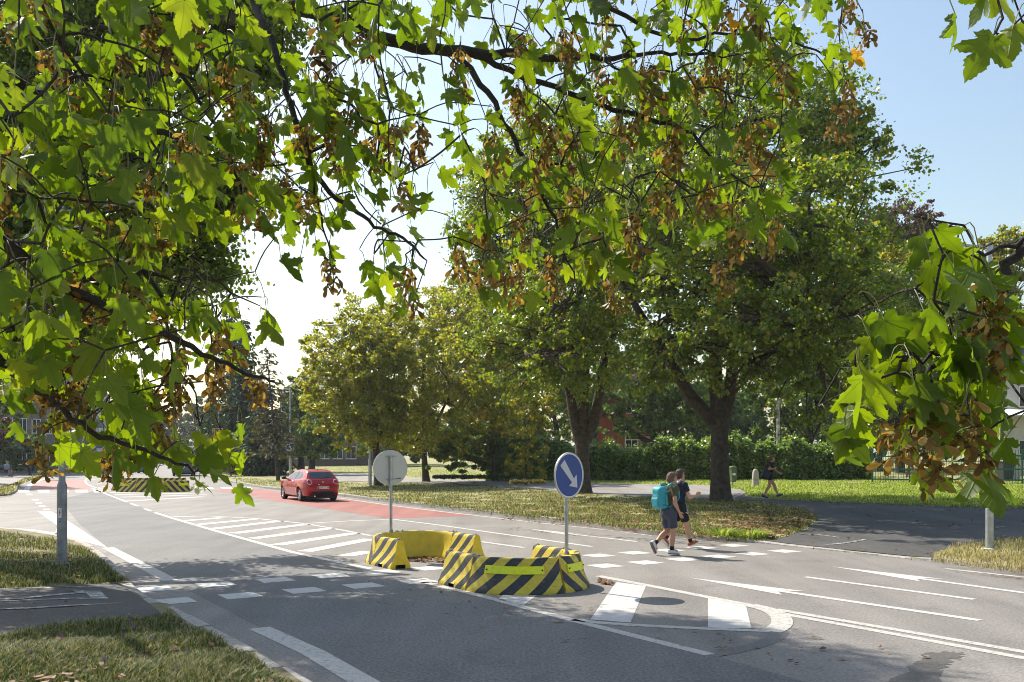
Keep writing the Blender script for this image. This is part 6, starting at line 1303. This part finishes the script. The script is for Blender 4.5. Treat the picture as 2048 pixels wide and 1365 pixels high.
def leaf_variant(i):
    r=np.random.default_rng(50+i); sx=r.uniform(.86,1.06); Rr=[(x*sx*(1+.05*r.normal()),y+.012*r.normal()) for x,y in HALF]; Lh=[(-x*sx*(1+.05*r.normal()),y+.012*r.normal()) for x,y in HALF]
    out=[(0,-.02)]+Rr[1:-1]+[(0,1.0)]+Lh[1:-1][::-1]
    inn=[(0,.12),(0,.28),(0,.44),(0,.6),(0,.76),(0,.88)]+[(s*x,y) for s in (1,-1) for x,y in ((.12,.10),(.24,.06),(.14,.22),(.28,.24),(.42,.31),(.10,.38),(.27,.37),(.10,.54),(.11,.68),(.40,.40))]
    res=delaunay_2d_cdt([Vector(p) for p in out]+[Vector(p) for p in inn],[],[list(range(len(out)))],1,1e-5)
    P2=np.array([tuple(v) for v in res[0]]); T=np.array([tuple(f) for f in res[2]],np.int32)
    x,y=P2[:,0],P2[:,1]; rad=np.hypot(x,y); ang=np.abs(np.arctan2(x,y)); 
    dv=np.minimum(np.minimum(np.abs(ang-0),np.abs(ang-.72)),np.abs(ang-1.45))*rad
    fold=r.uniform(.1,.95); droop=r.uniform(.15,1.1); tw=r.uniform(-.6,.6)
    z=-fold*np.abs(x)*1.0+.35*dv-droop*.45*np.clip(rad-.25,0,2)**2+tw*x*y*.6+.02*np.sin(9*x+i)*np.sin(8*y+2*i)
    return np.c_[x*(1-.18*fold),y,z],P2,T
LV=[leaf_variant(i) for i in range(10)]
def orient(t,n):
    t=unit(t); n=unit(n-t*(n*t).sum(-1,keepdims=True)); x=np.cross(t,n); return np.stack([x,t,n],-1)      # columns x,y,z
def leaves_mesh(name,base,tip,nrm,L,parent):
    Vs=[];Us=[];Ts=[];o=0; Rm=orient(tip,nrm); var=rng.integers(0,len(LV),len(L))
    for k in range(len(LV)):
        m=np.where(var==k)[0]
        if len(m)==0: continue
        v,p2,T=LV[k]; V=np.einsum('nij,vj->nvi',Rm[m],v)*L[m][:,None,None]+base[m][:,None,:]
        nv=len(v); Vs.append(V.reshape(-1,3)); Us.append(np.tile(p2,(len(m),1))); Ts.append((T[None]+(np.arange(len(m))*nv)[:,None,None]+o).reshape(-1,3)); o+=nv*len(m)
    return np_mesh(name,np.concatenate(Vs),np.concatenate(Ts),SYC,parent,True,None,np.concatenate(Us))
# winged-seed clusters
WING=np.array([(0,0),(.012,.10),(.05,.22),(.13,.40),(.19,.62),(.19,.82),(.12,.97),(0,1.0),(-.07,.9),(-.085,.65),(-.06,.4),(-.03,.2)])
def seed_variant(i,n=17):
    r=np.random.default_rng(80+i); mb=MB(); mb.tube([(0,0,.02),(0,.004,-.035),(.003,0,-.075),(0,0,-.115)],[.0018,.0016,.0014,.001],5,1)
    for j in range(n):
        z=-.008-.105*(j+.5)/n; a=r.uniform(0,6.28); d=np.array([math.cos(a),math.sin(a),0]); pl=r.uniform(.012,.03); c=np.array([0,0,z])+d*pl+np.array([0,0,-.006-.35*pl]); mb.tube([(0,0,z),tuple((np.array([0,0,z])+c)/2+np.array([0,0,.003])),tuple(c)],.0008,4,1,cap=False)
        ax=unit(np.array([0,0,-1.0])+.45*r.normal(size=3)); sd_=unit(np.cross(ax,r.normal(size=3))); nn=np.cross(ax,sd_)
        for s in (1,-1):
            th=R(r.uniform(16,42)); w=ax*math.cos(th)+sd_*s*math.sin(th); q=unit(np.cross(nn,w)); Lw=r.uniform(.032,.043); cup=r.uniform(-.25,.25)
            V=[c+w*Lw*y+q*s*Lw*x*1.25+nn*Lw*(cup*x+.12*math.sin(3*y)) for x,y in WING]; mb.add(V,[tuple(range(len(WING)))],0)
            k=MB(); k.lathe([(0,-.0045),(.0032,-.002),(.0036,.001),(0,.0045)],6,tuple(c+w*.003)); mb.add(k.v,k.f,0)
    me=bpy.data.meshes.new('seed_cluster'); me.from_pydata(mb.v,[],mb.f); me.polygons.foreach_set('material_index',np.array(mb.m,np.int32)); me.materials.append(SEED); me.materials.append(MT['petiole']); me.update(); return me
SV=[seed_variant(i,14+2*(i%4)) for i in range(6)]

GRID=["22122122122221110222222222100001","22112122212222112222222221100011","21122222212211111222222211100000","22222222112221101111222221100000","22222222222221111111222211000000","22222222222220112112122210000000","22122122212221121122112210000000","22211211111011111122111210000100","22211000011111111222101100000110","22222100000111010121000000000101","22222221100010000000000000000011","22222221100000000000000000000011","12222210000000000000000000000111","11221000000000000000000000000111","01222222000000000000000000000110","00000211000000000000000000000000"]
def dep(px,py):
    d=np.interp(px,[0,300,500,1000,1700],[2.15,2.55,2.85,3.2,3.45]); return d
RB={26:1,27:1,28:1}
cells=[]
for r_,row in enumerate(GRID):
    for c_,ch in enumerate(row):
        if int(ch): cells.append((c_,r_,int(ch),c_>=26 and (r_>=7 or c_>=30)))
for c_,r_,n in ((29,8,1),(30,8,1),(31,8,1),(29,9,1),(31,9,1),(27,10,1),(29,10,1),(30,10,1),(27,11,1),(28,11,1),(30,11,1),(26,12,1),(27,12,1),(28,12,1),(29,12,1),(26,13,1),(28,13,1),(27,13,1),(29,13,1)): cells.append((c_,r_,n,True))
# boughs: pixel polylines with depth, thickness in metres
BR=[('L',[(430,-70,3.3),(505,-25,3.3),(560,5,3.25),(700,45,3.2),(790,85,3.2),(880,100,3.2),(1000,110,3.2),(1100,114,3.25),(1190,119,3.3),(1290,110,3.4),(1370,106,3.5),(1450,110,3.5),(1560,125,3.5)],[.030,.028,.026,.024,.022,.020,.016,.013,.010,.007,.006,.005,.003]),
 ('L',[(905,100,3.2),(960,160,3.15),(1002,234,3.1),(1046,311,3.1),(1085,390,3.1),(1120,480,3.1),(1150,560,3.1)],[.013,.011,.009,.008,.006,.004,.002]),
 ('L',[(950,110,3.2),(1065,160,3.2),(1185,205,3.2),(1300,240,3.25),(1350,247,3.25),(1400,285,3.25),(1450,345,3.25),(1520,378,3.3)],[.012,.010,.009,.008,.007,.005,.004,.003]),
 ('L',[(500,-10,3.2),(545,90,3.0),(580,200,2.95),(610,300,2.9),(650,380,2.9),(720,430,2.9),(770,460,2.9),(825,490,2.9),(850,520,2.9)],[.014,.012,.010,.009,.008,.006,.005,.004,.002]),
 ('L',[(-80,120,2.25),(0,150,2.3),(60,185,2.35),(150,215,2.45),(230,250,2.5),(330,275,2.6),(440,275,2.7),(540,290,2.8)],[.020,.018,.016,.014,.011,.008,.005,.003]),
 ('L',[(-70,440,2.1),(20,490,2.15),(90,560,2.2),(200,605,2.25),(300,655,2.3),(400,705,2.4),(460,735,2.4),(545,765,2.45)],[.018,.016,.014,.011,.009,.007,.005,.003]),
 ('L',[(-60,660,2.05),(20,735,2.1),(60,775,2.1),(110,800,2.15),(150,845,2.15),(230,882,2.2),(330,920,2.2),(400,945,2.2)],[.013,.012,.010,.008,.007,.006,.004,.002]),
 ('L',[(1130,-60,3.5),(1240,30,3.5),(1340,85,3.5),(1480,60,3.55),(1600,90,3.55),(1690,125,3.55)],[.010,.009,.007,.005,.004,.002]),
 ('L',[(280,-60,2.8),(330,60,2.7),(360,150,2.7),(420,230,2.7),(470,330,2.7),(500,430,2.7)],[.010,.008,.006,.005,.004,.002]),
 ('L',[(610,300,2.9),(628,380,2.88),(642,440,2.86),(668,520,2.85)],[.005,.004,.003,.0015]),
 ('R',[(2150,420,1.62),(2048,492,1.6),(2012,560,1.6),(1975,640,1.58),(1920,692,1.55),(1870,727,1.55),(1850,745,1.55)],[.011,.010,.0085,.0075,.006,.005,.003]),
 ('R',[(2100,460,1.62),(2040,485,1.6),(1980,508,1.58),(1905,506,1.55)],[.005,.004,.003,.002]),
 ('R',[(1925,688,1.55),(1880,712,1.55),(1820,716,1.53),(1795,716,1.52)],[.004,.0035,.003,.002]),
 ('R',[(2160,-10,1.8),(2090,30,1.75),(2040,55,1.7),(1990,75,1.65)],[.005,.004,.003,.002])]
tl=np.array([-3.3,-1.2,float(hL(np.array([-3.3]),np.array([-1.2]))[0])]); tr_=np.array([3.0,-2.3,.3]); tr_[2]=float(hL(np.array([3.0]),np.array([-2.3]))[0])
TLm=thing('sycamore_tree',tuple(tl),'overhanging sycamore whose leafy boughs with brown seed clusters fill the upper left and centre','tree')
TRm=thing('sycamore_tree',tuple(tr_),'nearer sycamore whose single drooping bough hangs in from the right edge','tree')
def trunk(t,base,h,r,limbs):
    mb=MB(); mb.tube([(0,0,-.3),(0,0,.05),(.03,.02,.5),(.05,.05,h*.5),(0,.1,h)],[r*1.5,r*1.25,r,r*.85,r*.3],14)
    for l,rr in limbs: mb.tube(smooth3([np.array(p)-base for p in l]),np.interp(np.linspace(0,1,len(smooth3(l))),[0,1],rr),10)
    mb.build('trunk',MT['bark'],t,smooth=60)
RI=[i for i,b_ in enumerate(BR) if b_[0]=='R']
lim=[]
for i,(sd_,pts,rr) in enumerate(BR):
    if sd_=='L' and i in (0,4,5,6,7,8):
        e=P(*pts[0]); s=tl+np.array([.03,.05,min(6.5,max(1.6,e[2]*.9))]); lim.append(([s,(s+e)/2+np.array([-.1,-.1,.25]),e],(max(.06,rr[0]*2.2) if i==0 else .045,rr[0])))
trunk(TLm,tl,9.0,.24,lim)
e=P(*BR[RI[0]][1][0]); s=tr_+np.array([0,0,2.0]); e2=P(*BR[RI[3]][1][0]); e3=P(*BR[RI[1]][1][0])
trunk(TRm,tr_,8.0,.2,[([s,(s+e)/2+np.array([.2,0,.25]),e],(.045,.011)),([s+np.array([0,0,.9]),(s+e2)/2+np.array([.3,0,.7]),e2],(.03,.005)),([e,(e+e3)/2,e3],(.006,.005))])
bobj=[];samp=[];sid=[]
for i,(sd_,pts,rr) in enumerate(BR):
    t=TLm if sd_=='L' else TRm; base=tl if sd_=='L' else tr_
    w=smooth3([P(*p) for p in pts]); w=[p+rng.normal(size=3)*.004 for p in w]; r2=np.interp(np.linspace(0,1,len(w)),np.linspace(0,1,len(rr)),rr)
    samp+=w; sid+=[i]*len(w); bobj.append([t,base,w,r2,MB(),[],[]])
samp=np.array(samp); sid=np.array(sid)
isR=np.array([BR[i][0]=='R' for i in sid])
# leaves
Bs=[];Tp=[];Nm=[];Ln=[];Rt=[]
for c_,r_,n,rt in cells:
    cnt=rng.poisson(n*2.7) if not rt else max(1,rng.poisson(1.7*n))
    for _ in range(cnt):
        px=(c_+rng.random())*64-20; py=(r_+rng.random())*64-(12 if rt and r_>5 else 46)
        d=(dep(px,py)+rng.normal()*.28) if not rt else 1.58+rng.normal()*.09
        Bs.append(P(px,py,max(d,1.3))); Rt.append(rt)
        wind=np.array([.38,.05,-.85])+rng.normal(size=3)*np.array([.42,.4,.32]); Tp.append(wind)
        Nm.append(np.array([-.05,-.45,.40])+rng.normal(size=3)*np.array([.75,.6,.5])); Ln.append((.082 if not rt else .088)*rng.uniform(.62,1.22)*(1.0 if px>350 or rt else 1.02))
Bs=np.array(Bs);Tp=unit(np.array(Tp));Nm=np.array(Nm);Ln=np.array(Ln);Rt=np.array(Rt)
# stalks gather at nodes, nodes hang on twigs from the nearest bough
top=Bs-Tp*.03+np.array([0,0,1])*(rng.uniform(.02,.09,len(Bs))*np.where(Rt,.45,1))[:,None]+rng.normal(size=Bs.shape)*.012
key={}
for i,p in enumerate(top): key.setdefault((bool(Rt[i]),)+tuple(np.floor(p/np.array([.07,.12,.07] if Rt[i] else [.13,.2,.13])).astype(int)),[]).append(i)
own=np.zeros(len(Bs),int)
nodes=[]   # (position, on the right-hand tree, leaf ids, seed)
for kk,ids in key.items(): nodes.append((top[ids].mean(0),kk[0],ids,None))
# seed clusters, hung where the photograph shows them
SEEDS=[(300,45,60),(215,95,80),(220,190,60),(115,95,40),(445,150,40),(640,85,95),(660,180,80),(690,45,50),(755,285,80),(840,270,90),(620,260,70),(530,260,60),(520,315,60),(465,305,60),(380,280,60),(300,350,60),(225,360,60),(170,410,80),(265,475,60),(530,430,60),(660,530,80),(825,560,100),(790,390,70),(600,400,60),(915,160,70),(990,285,95),(955,435,85),(970,535,75),(1045,440,75),(1120,85,100),(1035,180,95),(1075,225,70),(1060,325,110),(1135,385,100),(1210,495,85),(1280,455,105),(1110,550,70),(1210,150,90),(1290,150,120),(1215,5,50),(1335,280,100),(1270,250,60),(1400,375,100),(1500,265,120),(1545,460,80),(1570,150,80),(1410,130,70),(1690,185,80),(105,515,60),(235,530,55),(210,615,70),(175,580,60),(340,720,80),(330,630,60),(425,665,120),(425,745,100),(510,770,70),(345,760,60),(190,775,120),(130,785,60),(310,830,95),(85,905,75),(220,890,95),(80,750,60),(15,395,60),(30,310,60),(265,590,60),(640,230,60),(700,230,50),(480,200,45),(300,460,50),(50,560,70),(150,700,70)]
_e=[]
for c_,r_,n,rt in cells:
    if not rt and n>=2 and rng.random()<.2: _e.append(((c_+rng.random())*64,(r_+rng.random())*64-20,int(rng.uniform(45,90))))
    elif not rt and c_>=14 and rng.random()<.2: _e.append(((c_+rng.random())*64,(r_+rng.random())*64-20,int(rng.uniform(50,100))))
SEEDS+=_e
SEEDR=[(1845,825,110),(1815,865,70),(1850,905,90),(1940,810,95),(1975,590,110),(1990,690,110),(1940,865,75),(1965,655,90)]
for lst,rt in ((SEEDS,False),(SEEDR,True)):
    for px,py,ln in lst:
        d=(float(dep(px,py))-.12) if not rt else 1.5; q=P(px,py-ln*.45,d); nodes.append((q,rt,[],S(ln,d)/.135))
# twigs grow outwards: each node joins the nearest point already joined to a bough
NP=np.array([n[0] for n in nodes]); nr=np.array([n[1] for n in nodes]); N_=len(nodes); pts=np.concatenate([samp,NP]); par=np.full(len(pts),-1); bo_=np.r_[sid,np.full(N_,-1)]; ptR=np.r_[isR,nr]
best=np.full(N_,1e9); bi=np.full(N_,-1)
for i in range(N_):
    cand=np.where(isR==nr[i])[0]; dd=((samp[cand]-NP[i])**2).sum(1); j=np.argmin(dd); best[i]=dd[j]; bi[i]=cand[j]
done=np.zeros(N_,bool); order=[]
for _ in range(N_):
    i=int(np.argmin(np.where(done,1e9,best))); done[i]=True; order.append(i); par[len(samp)+i]=bi[i]; bo_[len(samp)+i]=bo_[bi[i]]
    dd=((NP-NP[i])**2).sum(1)*1.25; m=(~done)&(nr==nr[i])&(dd<best); best[m]=dd[m]; bi[m]=len(samp)+i
des=np.ones(len(pts))
for i in order[::-1]:
    p=par[len(samp)+i]
    if p>=len(samp): des[p]+=des[len(samp)+i]
for i in order:
    q=NP[i]; pi=par[len(samp)+i]; s0=pts[pi]; b=bo_[len(samp)+i]; L=np.linalg.norm(q-s0); r1=.0010+.0007*math.sqrt(des[len(samp)+i]); r0=r1 if pi<len(samp) else max(r1,.0010+.0007*math.sqrt(des[pi])*.9)
    m1=(s0+q)/2+np.array([0,0,.05*L])+rng.normal(size=3)*.06*L
    tw=smooth3([s0,m1,q])[::2]; bobj[b][4].tube(tw,np.linspace(r0,r1,len(tw)),5,0)
    _,rt,ids,sd=nodes[i]
    if sd is not None: bobj[b][5].append((q,sd))
    for k in ids:
        own[k]=b; e_=Bs[k]; mid=(q+e_)/2+np.array([0,0,.018])+rng.normal(size=3)*.006; pt=smooth3([q,mid,e_,e_+Tp[k]*Ln[k]*.05])[::2]; bobj[b][4].tube(pt,.0011 if not rt else .0010,4,1,cap=False)
for i,(t,base,w,r2,mb,seeds,_) in enumerate(bobj):
    b2=MB(); b2.tube(w,r2,10,0); 
    V0=len(b2.v); b2.v+=mb.v; b2.f+=[tuple(k+V0 for k in f) for f in mb.f]; b2.m+=mb.m
    b2.v=[tuple(np.array(v)-base) for v in b2.v]; bo=b2.build('branch',[MT['bark_near'],MT['petiole']],t,smooth=60)
    m=np.where(own==i)[0]
    if len(m): leaves_mesh('foliage',Bs[m]-base,Tp[m],Nm[m],Ln[m],bo)
    for q,sc in seeds:
        o=link(bpy.data.objects.new('seed_cluster',SV[rng.integers(0,6)]),bo); o.location=tuple(q-base); o.rotation_euler=(rng.normal()*.15,rng.normal()*.15,rng.uniform(0,6.28)); s_c=float(np.clip(sc*1.08,.7,1.7)); o.scale=(max(.95,s_c*.92),)*2+(s_c,)
# rest of the crown above the frame: shades the boughs below it
def upper(t,base,n,lo,hi):
    C=rng.uniform(lo,hi,(n,3)); ok=(C[:,2]-H>.55*np.maximum(C[:,1],0)+.25)|(C[:,1]<-.2); C=C[ok]
    leaves_mesh('crown',C-base,np.array([.2,0,-.8])+rng.normal(size=C.shape)*.5,np.array([0,-.3,.7])+rng.normal(size=C.shape)*.5,rng.uniform(.1,.17,len(C)),t)
upper(TLm,tl,1700,(-5.5,-3,3.6),(2.2,8.0,9.0)); upper(TRm,tr_,500,(1.6,-4.0,3.2),(5,1.6,7.5))

# ------------------------------------------------------------------ haze: thin even air that pales the far end of the street
hm=bpy.data.materials.new('haze_air'); hm.use_nodes=True; nt=hm.node_tree; nt.nodes.remove(nt.nodes['Principled BSDF'])
pv_=nt.nodes.new('ShaderNodeVolumePrincipled'); pv_.inputs['Color'].default_value=(.86,.92,1,1); pv_.inputs['Density'].default_value=.00028; pv_.inputs['Anisotropy'].default_value=.35
nt.links.new(pv_.outputs[0],nt.nodes['Material Output'].inputs['Volume'])
mb=MB(); mb.box((-3050,-3050,-1.4),(3050,3050,31)); tag(mb.build('haze',hm),kind='stuff')
SC.cycles.volume_bounces=0; SC.cycles.volume_max_steps=8
